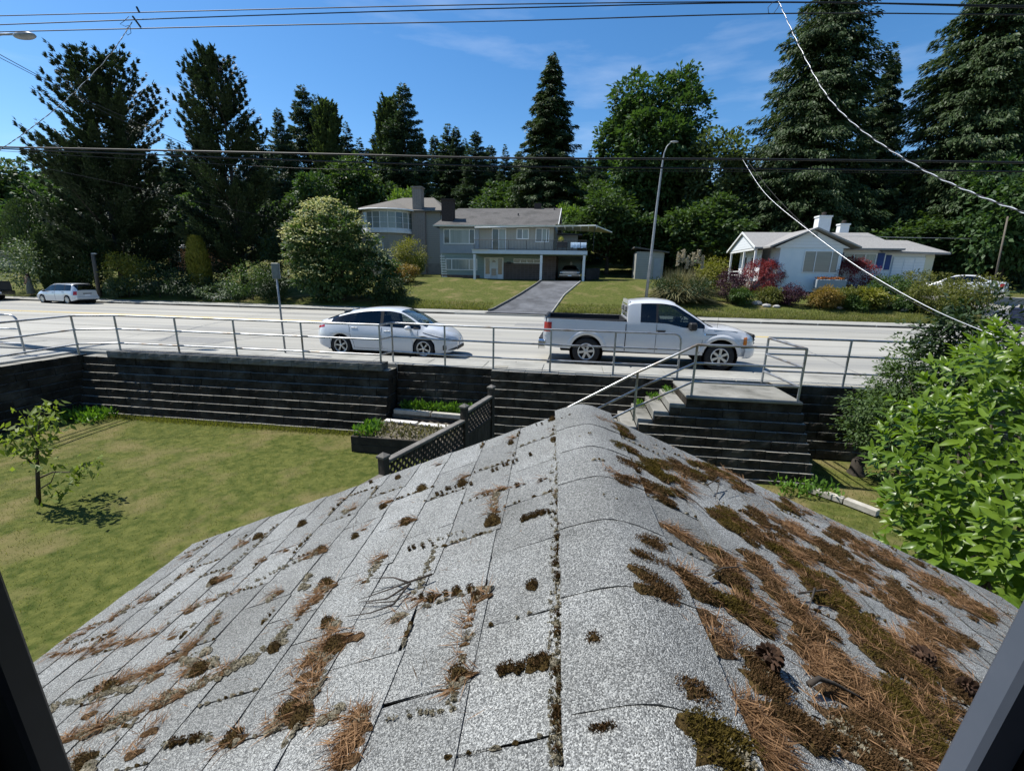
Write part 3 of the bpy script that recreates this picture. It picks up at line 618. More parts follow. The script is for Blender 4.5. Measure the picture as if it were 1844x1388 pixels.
class Car:
    """lofted body. u runs from the rear bumper (0) to the front (L); the car's own x axis is u - L/2, y to the left, z up"""
    def __init__(s, L_, zlow, zsh, wsh, zbelt, wbelt, zcant, wcant, ztop, wheels, ra, zw, n=110, extra=()):
        s.L, s.wh, s.ra, s.zw = L_, wheels, ra, zw; s.t = dict(zlow=zlow, zsh=zsh, wsh=wsh, zbelt=zbelt, wbelt=wbelt, zcant=zcant, wcant=wcant, ztop=ztop)
        us = list(np.linspace(0, L_, n))+list(extra)
        for w_ in wheels: us += list(w_+ra*np.cos(np.linspace(0, math.pi, 19)))
        us = sorted(set(round(float(u), 4) for u in us if 0 <= u <= L_)); keep = [us[0]]
        for u in us[1:]:
            if u-keep[-1] > .006 or u in extra:
                if u-keep[-1] < .006: keep.pop()
                keep.append(u)
        s.us = np.array(keep); s.rings = np.array([s.ring(u) for u in s.us])
    def g(s, k, u): return float(pchip(u, s.t[k]))
    def low(s, u):
        z = s.g('zlow', u)
        for w_ in s.wh:
            if abs(u-w_) < s.ra: z = max(z, s.zw+math.sqrt(s.ra**2-(u-w_)**2))
        return z
    def ring(s, u):
        zl, zs, ws, zb, wb, zc, wc, zt = s.low(u), s.g('zsh', u), s.g('wsh', u), s.g('zbelt', u), s.g('wbelt', u), s.g('zcant', u), s.g('wcant', u), s.g('ztop', u)
        zs = max(zs, zl+.03); zb = max(zb, zs+.02); zc = max(zc, zb+.004); zt = max(zt, zc+.002)
        return [(ws*.955, zl), (ws*.985, zl+(zs-zl)*.3), (ws*.998, zl+(zs-zl)*.65), (ws, zs), (wb+(ws-wb)*.35, zs+(zb-zs)*.65), (wb, zb), (wc, zc), (wc*.90, zc+(zt-zc)*.45), (wc*.66, zc+(zt-zc)*.82), (wc*.33, zc+(zt-zc)*.97), (0, zt)]
    def pt(s, u, z):
        """surface half width at height z"""
        r = s.ring(u); zz = [p[1] for p in r[:7]]; return float(np.interp(z, zz, [p[0] for p in r[:7]]))
    def body(s, root, cls, mats):
        """cls(u, j) -> part name; j is the strip between ring points j and j+1"""
        R_ = s.rings; parts = {}
        nr = R_.shape[1]
        for i in range(len(s.us)-1):
            um = (s.us[i]+s.us[i+1])/2
            for j in range(nr-1):
                k = cls(um, j)
                if k is None: continue
                for sg in (1, -1):
                    q = [(s.us[i]-s.L/2, sg*R_[i, j, 0], R_[i, j, 1]), (s.us[i+1]-s.L/2, sg*R_[i+1, j, 0], R_[i+1, j, 1]), (s.us[i+1]-s.L/2, sg*R_[i+1, j+1, 0], R_[i+1, j+1, 1]), (s.us[i]-s.L/2, sg*R_[i, j+1, 0], R_[i, j+1, 1])]
                    if sg > 0: q = q[::-1]
                    parts.setdefault(k if k == 'body' or 'wind' in k and 'side' not in k or k == 'cowl' else k+('/r' if sg > 0 else '/l'), []).append(q)
        for e, rev in ((0, False), (-1, True)):
            ps = [(s.us[e]-s.L/2, p[0], p[1]) for p in R_[e]]+[(s.us[e]-s.L/2, -p[0], p[1]) for p in R_[e][-2::-1]]
            parts.setdefault('body', []).append(ps[::-1] if rev else ps)
        for k, qs in parts.items():
            mp_ = {}; vs = []; fs = []
            for q in qs:
                f = []
                for p in q:
                    key = tuple(round(c, 4) for c in p)
                    if key not in mp_: mp_[key] = len(vs); vs.append(key)
                    if not f or f[-1] != mp_[key]: f.append(mp_[key])
                if len(set(f)) >= 3: fs.append(tuple(dict.fromkeys(f)))
            MB().add(vs, fs).build(k.split('/')[0].split(':')[0], mats[k.split('/')[0]], root, smooth=True, angle=32)
    def patch(s, root, name, mat, u0, u1, flo, fhi, off=.006, n=10, m=4, side=(1, -1)):
        for sg in side:
            vs = []; fs = []
            for i in range(n+1):
                u = u0+(u1-u0)*i/n; a, b = flo(i/n), fhi(i/n)
                for j in range(m+1):
                    z = a+(b-a)*j/m; vs.append((u-s.L/2, sg*(s.pt(u, z)+off), z))
            for i in range(n):
                for j in range(m): q = (i*(m+1)+j, (i+1)*(m+1)+j, (i+1)*(m+1)+j+1, i*(m+1)+j+1); fs.append(q if sg < 0 else q[::-1])
            MB().add(vs, fs).build(name, mat, root, smooth=True)
    def seam(s, root, line, rad=.006, name='door_seam'):
        for sg in (1, -1): MB().tube([(u-s.L/2, sg*(s.pt(u, z)+.001), z) for u, z in line], rad, 5).build(name, m_blk, root)
    def line(s, u, z0, z1, n=8): return [(u, z0+(z1-z0)*i/n) for i in range(n+1)]
WH = {}
def wheel_meshes(rt, rr, w_, spokes, kind):
    k = (rt, rr, w_, spokes, kind)
    if k in WH: return WH[k]
    t = MB(); t.lathe([(rr-.01, -w_/2+.01), (rr+.01, -w_/2), (rt-.035, -w_/2), (rt-.008, -w_/2+.02), (rt, -w_/2+.05), (rt, w_/2-.05), (rt-.008, w_/2-.02), (rt-.035, w_/2), (rr+.01, w_/2), (rr-.01, w_/2-.01)], 36, 'y')
    for a in range(36):
        pass
    r_ = MB(); yo = w_/2
    r_.lathe([(rr+.012, yo-.006), (rr-.004, yo+.004), (rr-.022, yo-.004), (rr-.024, yo-.06)], 36, 'y')
    for i in range(spokes):
        a = 2*math.pi*i/spokes
        offs = ((-.11, .11) if kind == 'pair' else (0,))
        for da in offs:
            aa = a+da; wd0, wd1 = (.022, .017) if kind == 'pair' else (.055, .075)
            d = np.array([math.cos(aa), math.sin(aa)]); n_ = np.array([-d[1], d[0]]); p0 = d*.03; p1 = d*(rr-.012)
            ring = []
            for p, wd, y in ((p0, wd0, yo-.006), (p1, wd1, yo-.004)):
                for sx, dy in ((-1, -.03), (-1, 0), (1, 0), (1, -.03)): ring.append((p[0]+n_[0]*wd*sx*.5, y+dy, p[1]+n_[1]*wd*sx*.5))
            r_.add(ring, [(0, 1, 5, 4), (1, 2, 6, 5), (2, 3, 7, 6)])
    r_.lathe([(.001, yo+.004), (.032, yo+.004), (.045, yo-.002), (.05, yo-.03)], 16, 'y')
    b_ = MB(); b_.lathe([(.001, yo-.05), (rr-.02, yo-.05), (rr-.018, -yo+.02), (.001, -yo+.02)], 24, 'y')
    ms = []
    for mb, nm, mt in ((t, 'tyre', m_tyre), (r_, 'rim', m_rim), (b_, 'brake_disc', m_liner)):
        me = mb.mesh(nm); me.materials.append(mt)
        for p in me.polygons: p.use_smooth = True
        me.set_sharp_from_angle(angle=R(40)); ms.append((nm, me))
    WH[k] = ms; return ms
def add_wheels(root, car, rt, rr, w_, track, spokes, kind):
    ms = wheel_meshes(rt, rr, w_, spokes, kind)
    for u in car.wh:
        for sg in (1, -1):
            e = bpy.data.objects.new('wheel', ms[0][1]); e.location = (u-car.L/2, sg*(track-w_/2), rt); e.rotation_euler = (0, rnd.uniform(0, 3), 0 if sg > 0 else math.pi); link(e, root)
            for nm, me in ms[1:]: o = bpy.data.objects.new(nm, me); link(o, e)
    for u in car.wh:
        for sg in (1, -1):
            wl = MB(); wl.lathe([(.02, sg*.45), (car.ra+.015, sg*.45), (car.ra+.015, sg*(track-.03))], 28, 'y', (u-car.L/2, 0, car.zw)); wl.build('wheel_well', m_liner, root)
def interior(root, car, u0, u1, wseat, zfl, zs, rows):
    MB().box(u0-car.L/2, u1-car.L/2, -wseat, wseat, zfl, zfl+.05).build('floor', m_int, root)
    for u in rows:
        for sg in (1, -1):
            b = MB(); y = sg*wseat*.5; x = u-car.L/2
            b.cbox(x, x+.5, y-.25, y+.25, zs-.14, zs, .04); b.prism([(x-.02, zs-.1), (x+.10, zs-.06), (x-.10, zs+.55), (x-.20, zs+.53)], (y-.24, y+.24)); b.cbox(x-.24, x-.14, y-.13, y+.13, zs+.57, zs+.74, .03)
            b.build('seat', m_seat, root)
def steering(root, x, y, z):
    b = MB(); pts = [(x+.06*math.sin(a), y+.18*math.cos(a), z+.17*math.sin(a)) for a in np.linspace(0, 2*math.pi, 17)]; b.tube(pts, .016, 6, cap=False); b.build('steering_wheel', m_blk, root, smooth=True)
def mirror(root, x, y, z, mat, s=(.09, .11, .075)):
    for sg in (1, -1):
        b = MB(); b.ball((x, sg*(y+.11), z), s, 12, 8); b.box(x-.02, x+.05, min(sg*(y-.03), sg*(y+.08)), max(sg*(y-.03), sg*(y+.08)), z-.05, z-.02); b.build('mirror', mat, root, smooth=True, angle=50)
def under(root, car, u0, u1, w_, z0, z1): MB().cbox(u0-car.L/2, u1-car.L/2, -w_, w_, z0, z1, .03).build('underbody', m_liner, root)
# ------------------------------------------------------------------ white hatchback
def hatchback(loc, rz, label):
    c = Car(4.54, zlow=[(0, .36), (.25, .27), (.5, .21), (4.0, .19), (4.35, .2), (4.54, .28)],
            zsh=[(0, .62), (.4, .70), (1.5, .72), (3.4, .70), (4.1, .62), (4.54, .46)],
            wsh=[(0, .60), (.12, .74), (.4, .845), (1.0, .88), (3.6, .88), (4.05, .84), (4.3, .72), (4.46, .52), (4.54, .36)],
            zbelt=[(0, .86), (.3, .99), (.8, 1.01), (1.6, .965), (2.6, .92), (3.4, .885), (3.75, .87), (4.1, .80), (4.4, .66), (4.54, .54)],
            wbelt=[(0, .50), (.3, .70), (.8, .765), (1.6, .80), (3.2, .80), (3.6, .77), (4.1, .68), (4.4, .5), (4.54, .30)],
            zcant=[(0, .90), (.18, 1.045), (.35, 1.06), (.8, 1.18), (1.3, 1.295), (1.9, 1.37), (2.4, 1.385), (2.8, 1.34), (3.15, 1.19), (3.45, 1.0), (3.62, .90), (3.85, .878), (4.1, .815), (4.4, .675), (4.54, .55)],
            wcant=[(0, .46), (.3, .58), (.8, .60), (1.6, .62), (2.5, .63), (3.0, .66), (3.6, .74), (3.9, .70), (4.1, .64), (4.4, .45), (4.54, .26)],
            ztop=[(0, .93), (.12, 1.04), (.3, 1.10), (.8, 1.275), (1.3, 1.395), (1.9, 1.465), (2.4, 1.475), (2.75, 1.43), (3.1, 1.29), (3.4, 1.13), (3.68, .985), (3.85, .95), (4.1, .875), (4.4, .71), (4.54, .58)],
            wheels=(.90, 3.60), ra=.355, zw=.315, extra=(.36, .56, 2.20, 2.30, 3.50, 2.82, 3.66, 1.12, .30))
    r = empty('parked_car', loc, rz, label, 'car')
    def cls(u, j):
        if j == 5 and .56 < u < 3.50 and not 2.20 < u < 2.30: return 'side_window:t' if u < 2.20 else 'side_window'
        if j == 5 and 2.20 < u < 2.30: return 'pillar'
        if j >= 7 and 2.82 < u < 3.66: return 'windscreen'
        if j >= 7 and .36 < u < 1.12: return 'rear_window'
        if j == 6 and .36 < u < .75: return 'rear_window'
        return 'body'
    c.body(r, cls, {'body': m_white, 'side_window': m_glass, 'side_window:t': m_tint, 'pillar': m_blk, 'windscreen': m_glass, 'rear_window': m_tint})
    under(r, c, .35, 4.25, .70, .16, .42); add_wheels(r, c, .315, .215, .20, .865, 5, 'pair'); interior(r, c, .7, 3.5, .68, .35, .62, (2.05, 1.1)); steering(r, 3.0-c.L/2+.02, -.0-.36 if False else .36, .88)
    MB().prism([(3.05-2.27, .55), (3.6-2.27, .55), (3.62-2.27, .86), (3.1-2.27, .90)], (-.70, .70)).build('dashboard', m_int, r)
    c.seam(r, c.line(3.42, .30, .86)); c.seam(r, c.line(2.26, .26, .90)); c.seam(r, [(1.25, .62), (1.22, .75), (1.20, .88), (1.15, .98)]); c.seam(r, [(1.25, .62), (1.33, .45), (1.36, .27)]); c.seam(r, [(1.36, .265), (2.0, .26), (3.42, .29)], .005)
    for u, z in ((2.45, .80), (1.38, .87)):
        for sg in (1, -1):
            y = c.pt(u, z); MB().cbox(u-.11-c.L/2, u+.09-c.L/2, sg*y-.02, sg*y+.02, z-.016, z+.016, .008).build('door_handle', m_white, r)
            MB().ball((u-c.L/2, sg*y, z-.005), (.055, .008, .035), 10, 6).build('handle_recess', m_blk, r)
    mirror(r, 3.15-c.L/2, .83, .93, m_white, (.10, .11, .07))
    c.patch(r, 'headlight', m_lens, 3.62, 4.36, lambda t: .79-.20*t, lambda t: .80+.05*math.sin(t*3.1)-.165*t); c.patch(r, 'headlight_trim', m_blk, 3.58, 4.40, lambda t: .785-.215*t, lambda t: .80-.205*t, .009)
    c.patch(r, 'tail_light', m_red, .02, .34, lambda t: .80+.06*t, lambda t: .86+.07*t); c.patch(r, 'fog_lamp', m_blk, 4.19, 4.29, lambda t: .27+.02*t, lambda t: .46-.10*abs(t-.5), .008)
    c.patch(r, 'mirror_base', m_blk, 3.28, 3.47, lambda t: .885, lambda t: .965-.06*t, .006)
    MB().prism([(4.53-2.27, .25), (4.557-2.27, .27), (4.557-2.27, .36), (4.53-2.27, .36)], (-.36, .36)).build('grille', m_blk, r); c.patch(r, 'grille', m_blk, 4.33, 4.53, lambda t: .27, lambda t: .28+.07*t, .010)
    MB().lathe([(.001, .02), (.045, .018), (.055, 0)], 18, 'x', (4.54-2.27, 0, .515)).build('badge', m_chr, r)
    MB().prism([(4.545-2.27, .38), (4.558-2.27, .38), (4.558-2.27, .48), (4.545-2.27, .48)], (-.15, .15)).build('number_plate', m_plate, r)
    f = MB(); f.add([(.92-2.27, -.02, 1.29), (.92-2.27, .02, 1.29), (1.12-2.27, 0, 1.33), (.93-2.27, 0, 1.385)], [(0, 1, 3), (1, 2, 3), (2, 0, 3), (0, 2, 1)]); f.v = [(x, y, z) for x, y, z in f.v]; f.build('aerial', m_white, r)
    return r
hatchback((-5.48, 12.72, .004), 0, 'white hatchback parked at the kerb behind the railing').scale = (.93, .95, .95)
# ------------------------------------------------------------------ pickup
def pickup(loc, rz, label, paint, detail=True):
    Lp = 5.89; CAB = 2.36
    c = Car(Lp, zlow=[(0, .52), (.22, .50), (.6, .47), (2.3, .44), (4.2, .42), (5.5, .42), (5.7, .40), (5.89, .45)],
            zsh=[(0, .90), (.3, .92), (4.6, .92), (5.6, .90), (5.89, .78)],
            wsh=[(0, .90), (.1, .96), (.25, .985), (5.1, .985), (5.5, .96), (5.72, .88), (5.83, .74), (5.89, .62)],
            zbelt=[(0, 1.28), (.15, 1.30), (2.3, 1.27), (2.4, 1.27), (3.4, 1.255), (3.7, 1.20), (3.95, 1.155), (4.4, 1.15), (4.75, 1.135), (5.3, 1.10), (5.6, 1.04), (5.8, .95), (5.89, .88)],
            wbelt=[(0, .87), (.15, .945), (2.3, .95), (4.2, .95), (4.7, .93), (5.3, .88), (5.6, .82), (5.8, .68), (5.89, .56)],
            zcant=[(0, 1.285), (.15, 1.33), (2.3, 1.30), (2.36, 1.30), (2.37, 1.70), (2.6, 1.765), (3.2, 1.785), (3.6, 1.74), (3.95, 1.565), (4.3, 1.35), (4.62, 1.16), (4.8, 1.145), (5.3, 1.11), (5.6, 1.05), (5.89, .89)],
            wcant=[(0, .86), (.15, .93), (2.3, .93), (2.37, .80), (3.4, .78), (3.9, .80), (4.6, .90), (5.0, .86), (5.3, .82), (5.6, .74), (5.89, .5)],
            ztop=[(0, 1.29), (.15, 1.335), (2.36, 1.305), (2.37, 1.76), (2.6, 1.86), (3.1, 1.90), (3.5, 1.875), (3.75, 1.79), (4.1, 1.58), (4.45, 1.36), (4.7, 1.21), (4.85, 1.20), (5.3, 1.175), (5.6, 1.10), (5.8, 1.0), (5.89, .92)],
            wheels=(1.26, 4.94), ra=.47, zw=.41, extra=(2.36, 2.37, 2.72, 3.14, 3.20, 3.55, 4.46, 4.56, 4.72, .15, .2))
    r = empty('pickup_truck', loc, rz, label, 'pickup')
    def cls(u, j):
        if u < 2.36 and j >= 6: return None                     # the bed is open
        if 2.36 < u < 2.37 and j >= 6: return None
        if j == 5 and u < 2.36: return 'bed_rail'
        if j == 5 and 2.72 < u < 3.14: return 'side_window:t'
        if j == 5 and 3.14 < u < 3.20: return 'pillar'
        if j == 5 and 3.20 < u < 4.46: return 'side_window'
        if j >= 7 and 3.66 < u < 4.56: return 'windscreen'
        if j >= 7 and 4.56 < u < 4.72: return 'cowl'
        return 'body'
    c.body(r, cls, {'body': paint, 'bed_rail': m_blk, 'side_window': m_glass, 'side_window:t': m_tint, 'pillar': m_blk, 'windscreen': m_glass, 'cowl': m_blk})
    x = lambda u: u-Lp/2
    # the bed: floor, inner sides, head board, tailgate
    b = MB(); b.box(x(.12), x(2.33), -.80, .80, .80, .85)
    for sg in (1, -1): b.box(x(.06), x(2.34), min(sg*.80, sg*.925), max(sg*.80, sg*.925), .80, 1.315)
    b.box(x(2.30), x(2.335), -.92, .92, .80, 1.33); b.build('bed', m_blk, r)
    MB().cbox(x(.02), x(.09), -.80, .80, .62, 1.335, .02).build('tailgate', paint, r); MB().cbox(x(.015), x(.095), -.80, .80, 1.335, 1.36, .008).build('tailgate_cap', m_blk, r)
    # cab back wall with its window
    zz = [(.78, 1.30), (.80, 1.66), (.70, 1.84), (.4, 1.87), (0, 1.88), (-.4, 1.87), (-.7, 1.84), (-.8, 1.66), (-.78, 1.30)]
    b = MB(); b.prism([(-.80, .82), (.80, .82), (.80, 1.36), (-.80, 1.36)], (x(2.355), x(2.40)), 'x'); b.prism([(-.80, 1.36), (-.66, 1.36), (-.62, 1.74), (-.74, 1.74)], (x(2.36), x(2.40)), 'x'); b.prism([(.66, 1.36), (.80, 1.36), (.74, 1.74), (.62, 1.74)], (x(2.36), x(2.40)), 'x'); b.prism([(-.74, 1.74), (.74, 1.74), (.66, 1.85), (-.66, 1.85)], (x(2.37), x(2.42)), 'x'); b.build('cab_rear', paint, r)
    MB().prism([(-.66, 1.36), (.66, 1.36), (.62, 1.74), (-.62, 1.74)], (x(2.368), x(2.375)), 'x').build('rear_window', m_glass, r)
    under(r, c, .5, 5.5, .72, .36, .78); add_wheels(r, c, .395, .235, .245, .955, 6, 'wide'); interior(r, c, 2.5, 4.6, .74, .62, .95, (3.35, 2.55)); steering(r, x(4.1), .40, 1.18)
    MB().prism([(x(4.15), .8), (x(4.7), .8), (x(4.68), 1.12), (x(4.2), 1.16)], (-.78, .78)).build('dashboard', m_int, r)
    MB().cbox(x(.12), x(1.0), .3, .42, .45, .6, .02).build('hitch_frame', m_liner, r)
    # bumpers
    b = MB(); b.prism([(-.94, .50), (-.88, .42), (.88, .42), (.94, .50), (.94, .66), (.9, .70), (-.9, .70), (-.94, .66)], (x(-.13), x(.06)), 'x'); b.build('rear_bumper', m_chr, r, bevel=.02)
    b = MB(); b.cbox(x(-.14), x(0), -.7, .7, .69, .715, .005); b.build('bumper_step', m_blk, r)
    b = MB()
    pl = [(5.55, .985), (5.74, .92), (5.88, .74), (5.955, .45), (5.97, 0)]
    vs = []; fs = []
    prof = [(-.0, .66), (.02, .60), (.0, .44), (-.06, .38)]
    full = pl+[(u, -w_) for u, w_ in pl[-2::-1]]
    for u, w_ in full:
        for dx, z in prof: vs.append((x(u)+dx, w_*(1+dx*.15), z))
    for i in range(len(full)-1):
        for j in range(3): fs.append((i*4+j, i*4+j+1, (i+1)*4+j+1, (i+1)*4+j))
    b.add(vs, fs); b.build('front_bumper', paint, r, smooth=True, angle=50)
    c.patch(r, 'bumper_strip', m_blk, 5.44, 5.88, lambda t: .655, lambda t: .685, .012)
    b = MB(); b.cbox(x(5.84), x(5.93), -.56, .56, .70, 1.0, .02); b.build('grille', m_blk, r)
    for z in (.76, .85, .94): MB().cbox(x(5.92), x(5.945), -.56, .56, z-.018, z+.018, .006).build('grille_bar', m_chr, r)
    c.patch(r, 'headlight', m_lens, 5.60, 5.86, lambda t: .72, lambda t: .965-.06*t, .010); c.patch(r, 'indicator', m_amb, 5.50, 5.60, lambda t: .73+.02*(1-t), lambda t: .94+.02*t, .010)
    c.patch(r, 'tail_light', m_red, .02, .24, lambda t: .93, lambda t: 1.20, .010); c.patch(r, 'tail_lens', m_lens, .02, .20, lambda t: .82+.03*t, lambda t: .93, .009)
    # wheel arch lips
    for w_ in c.wh:
        for sg in (1, -1):
            vs = []; fs = []; a = np.linspace(.06*math.pi, .94*math.pi, 25)
            for t in a:
                for rr_, dy in ((.455, .012), (.50, .034), (.56, .022), (.60, -.004)):
                    u = w_+rr_*math.cos(t); z = c.zw+rr_*math.sin(t); vs.append((x(u), sg*(c.pt(u, max(z, c.low(u)))+dy), z))
            for i in range(24):
                for j in range(3): q = (i*4+j, (i+1)*4+j, (i+1)*4+j+1, i*4+j+1); fs.append(q if sg > 0 else q[::-1])
            MB().add(vs, fs).build('wheel_arch', paint, r, smooth=True)
    c.seam(r, c.line(2.335, .46, 1.29), .013, 'cab_gap'); c.seam(r, c.line(3.17, .44, 1.24)); c.seam(r, [(4.42, 1.14), (4.42, .8), (4.40, .62), (4.36, .46)]); c.seam(r, [(4.70, 1.12), (5.3, 1.085), (5.62, 1.02)], .006, 'bonnet_seam')
    for sg in (1, -1):
        y = c.pt(3.27, 1.06); MB().cbox(x(3.18), x(3.42), sg*y-.03, sg*y+.03, 1.035, 1.075, .012).build('door_handle', m_blk, r); MB().cbox(x(3.20), x(3.40), sg*y-.012, sg*y+.012, 1.00, 1.033, .008).build('handle_recess', m_blk, r)
        MB().cbox(x(4.02), x(4.22), sg*1.03-.11, sg*1.03+.11, 1.10, 1.31, .035).build('mirror', m_blk, r)
        MB().tube([(x(4.82), sg*-.80 if False else -.80, 1.16), (x(4.84), -.80, 1.85)], .004, 5).build('aerial', m_blk, r) if sg > 0 else None
    # long badge on the wing, a small fuel flap dot on the bed
    for k in range(9): c.patch(r, 'badge', m_blk, 4.50+k*.032, 4.525+k*.032, lambda t: .985, lambda t: 1.012, .006, 2, 1)
    c.patch(r, 'badge', m_chr, 4.46, 4.49, lambda t: .98, lambda t: 1.017, .006, 2, 1)
    MB().prism([(x(-.135), .50), (x(-.128), .50), (x(-.128), .62), (x(-.135), .62)], (-.15, .15)).build('number_plate', m_plate, r)
    return r
pickup((1.93, 13.02, .004), 0, 'white pickup truck parked at the kerb behind the stairs', m_pearl).scale = (.948, .965, .965)
pickup((-43.6, 26.2, .004), math.pi, 'dark pickup half out of the photo at the far left kerb', m_dkp)
# ------------------------------------------------------------------ estate and saloons further off
def simple_car(name, loc, rz, label, paint, L_, kind):
    W = .86
    if kind == 'estate':
        ztop = [(0, 1.0), (.06, 1.12), (.25, 1.40), (.5, 1.475), (1.5, 1.50), (2.4, 1.47), (2.75, 1.36), (3.1, 1.16), (3.4, 1.0), (3.8, .93), (4.2, .80), (4.45, .64)]
        zcant = [(0, .99), (.06, 1.08), (.25, 1.30), (.5, 1.39), (1.5, 1.42), (2.3, 1.38), (2.7, 1.26), (3.05, 1.06), (3.3, .93), (3.8, .87), (4.45, .60)]
        win = (.42, 3.12); rear = (.05, .40); ws = (2.55, 3.36); zb = [(0, .95), (.3, .97), (1.5, .95), (3.2, .89), (3.8, .84), (4.25, .72), (4.45, .56)]
    else:
        ztop = [(0, .92), (.1, 1.0), (.55, 1.06), (.8, 1.13), (1.15, 1.32), (1.5, 1.43), (2.0, 1.46), (2.5, 1.43), (2.85, 1.30), (3.2, 1.12), (3.5, .98), (3.9, .91), (4.25, .78), (4.5, .62)]
        zcant = [(0, .91), (.1, .97), (.75, 1.0), (1.1, 1.20), (1.5, 1.34), (2.0, 1.37), (2.45, 1.33), (2.85, 1.18), (3.2, .98), (3.35, .91), (3.9, .85), (4.5, .58)]
        win = (.98, 3.15); rear = (.78, 1.30); ws = (2.62, 3.42); zb = [(0, .88), (.3, .95), (1.5, .95), (3.2, .88), (3.9, .82), (4.3, .70), (4.5, .54)]
    c = Car(L_, zlow=[(0, .34), (.3, .25), (.6, .21), (3.9, .20), (L_, .27)], zsh=[(0, .62), (.5, .70), (3.6, .68), (L_, .46)], wsh=[(0, .66), (.12, .78), (.4, .85), (3.6, .86), (4.05, .82), (4.3, .70), (L_, .45)],
            zbelt=zb, wbelt=[(0, .62), (.3, .76), (1, .80), (3.3, .79), (4.0, .68), (L_, .38)], zcant=zcant, wcant=[(0, .56), (.4, .64), (1.5, .66), (2.6, .66), (3.3, .76), (4.0, .64), (L_, .33)], ztop=ztop, wheels=(.88, 3.52), ra=.345, zw=.305, n=70, extra=win+rear+ws+(2.02, 2.10, 1.0, 1.07))
    r = empty(name, loc, rz, label, 'car')
    def cls(u, j):
        if j == 5 and win[0] < u < win[1]: return 'pillar' if 2.02 < u < 2.10 or (kind == 'estate' and 1.0 < u < 1.07) else 'side_window'
        if j >= 6 and rear[0] < u < rear[1]: return 'rear_window' if j > 6 or kind == 'estate' else 'body'
        if j >= 7 and ws[0] < u < ws[1]: return 'windscreen'
        return 'body'
    c.body(r, cls, {'body': paint, 'side_window': m_tint, 'rear_window': m_tint, 'windscreen': m_glass, 'pillar': m_blk})
    under(r, c, .35, 4.15, .70, .16, .40); add_wheels(r, c, .305, .205, .19, .85, 7, 'wide'); interior(r, c, .6, 3.3, .66, .35, .62, (2.0, 1.1))
    x = lambda u: u-L_/2
    c.patch(r, 'tail_light', m_red, .01, .20, lambda t: .66, lambda t: .93 if kind == 'estate' else .86, .008); c.patch(r, 'headlight', m_lens, 4.0, 4.38, lambda t: .62-.03*t, lambda t: .77-.08*t, .008)
    if kind == 'estate': MB().prism([(-.58, 1.0), (.58, 1.0), (.50, 1.36), (-.50, 1.36)], (x(.03)-.02, x(.03)), 'x').build('rear_window', m_tint, r).rotation_euler = (0, 0, 0)
    MB().cbox(x(-.035), x(.10), -.74, .74, .36, .56, .03).build('rear_bumper', paint, r); MB().box(x(-.012), x(0), -.28, .28, .74, .80).build('tailgate_grip', m_blk, r); MB().box(x(-.012), x(.0), -.17, .17, .60, .71).build('number_plate', m_plate, r)
    c.seam(r, c.line(3.2, .28, .88)); c.seam(r, c.line(2.06, .26, .93)); mirror(r, x(3.02), .82, .93, m_blk if kind == 'estate' else paint)
    for u, z in ((2.25, .82), (1.2, .86)):
        for sg in (1, -1): MB().cbox(x(u)-.1, x(u)+.1, sg*c.pt(u, z)-.015, sg*c.pt(u, z)+.02, z-.015, z+.015, .006).build('door_handle', m_blk if kind == 'estate' else paint, r)
    if kind == 'estate':
        for sg in (1, -1): MB().tube([(x(.5), sg*.60, 1.44), (x(.6), sg*.60, 1.49), (x(2.2), sg*.60, 1.49), (x(2.3), sg*.60, 1.44)], .015, 6).build('roof_rail', m_blk, r)
    return r
simple_car('parked_car', (-35.0, 26.3, .004), math.pi-.12, 'silver estate car parked at the far kerb on the left', m_silver, 4.45, 'estate').scale = (.9, .9, .9)
# ================================================================== houses across the road
m_trim = M('white_trim', (.62, .63, .62), (.70, .71, .70), scale=3, rough=.6); m_shing = M('far_shingles', (.068, .064, .061), (.115, .109, .103), scale=9, rough=.95, bump=.3, bscale=14, stretch=(1, 1, 3), c3=(.05, .048, .045), scale3=.7)
m_shing2 = M('brown_grey_shingles', (.11, .10, .085), (.16, .148, .13), scale=8, rough=.95, bump=.3, bscale=14, stretch=(1, 1, 3)); m_shing3 = M('light_grey_shingles', (.20, .195, .19), (.29, .285, .275), scale=10, rough=.95, bump=.3, bscale=16, stretch=(1, 1, 3))
m_pane = M('dark_pane', (.022, .03, .034), (.04, .05, .055), scale=1.2, rough=.06, spec=.8); m_curt = M('curtained_pane', (.16, .19, .18), (.27, .30, .285), scale=6, stretch=(3, 3, .05), rough=.12, spec=.6); m_blind = M('blind_pane', (.10, .115, .12), (.17, .185, .19), scale=12, stretch=(.05, .05, 4), rough=.12, spec=.6)
m_green = STRIPE('green_siding', (.185, .25, .235), (.22, .285, .265), .24); m_greyw = M('grey_blue_wall', (.235, .265, .29), (.27, .30, .32), scale=2, rough=.8); m_taupe = STRIPE('taupe_siding', (.27, .265, .225), (.31, .30, .26), .30, 'X', .06)
m_deckp = M('deck_fascia', (.45, .51, .55), (.52, .57, .60), scale=2, rough=.6); m_iron = M('black_iron', (.02, .022, .024), (.035, .036, .038), scale=9, rough=.6); m_brickd = M('dark_chimney_brick', (.028, .022, .02), (.055, .042, .038), scale=12, rough=.95, bump=.4)
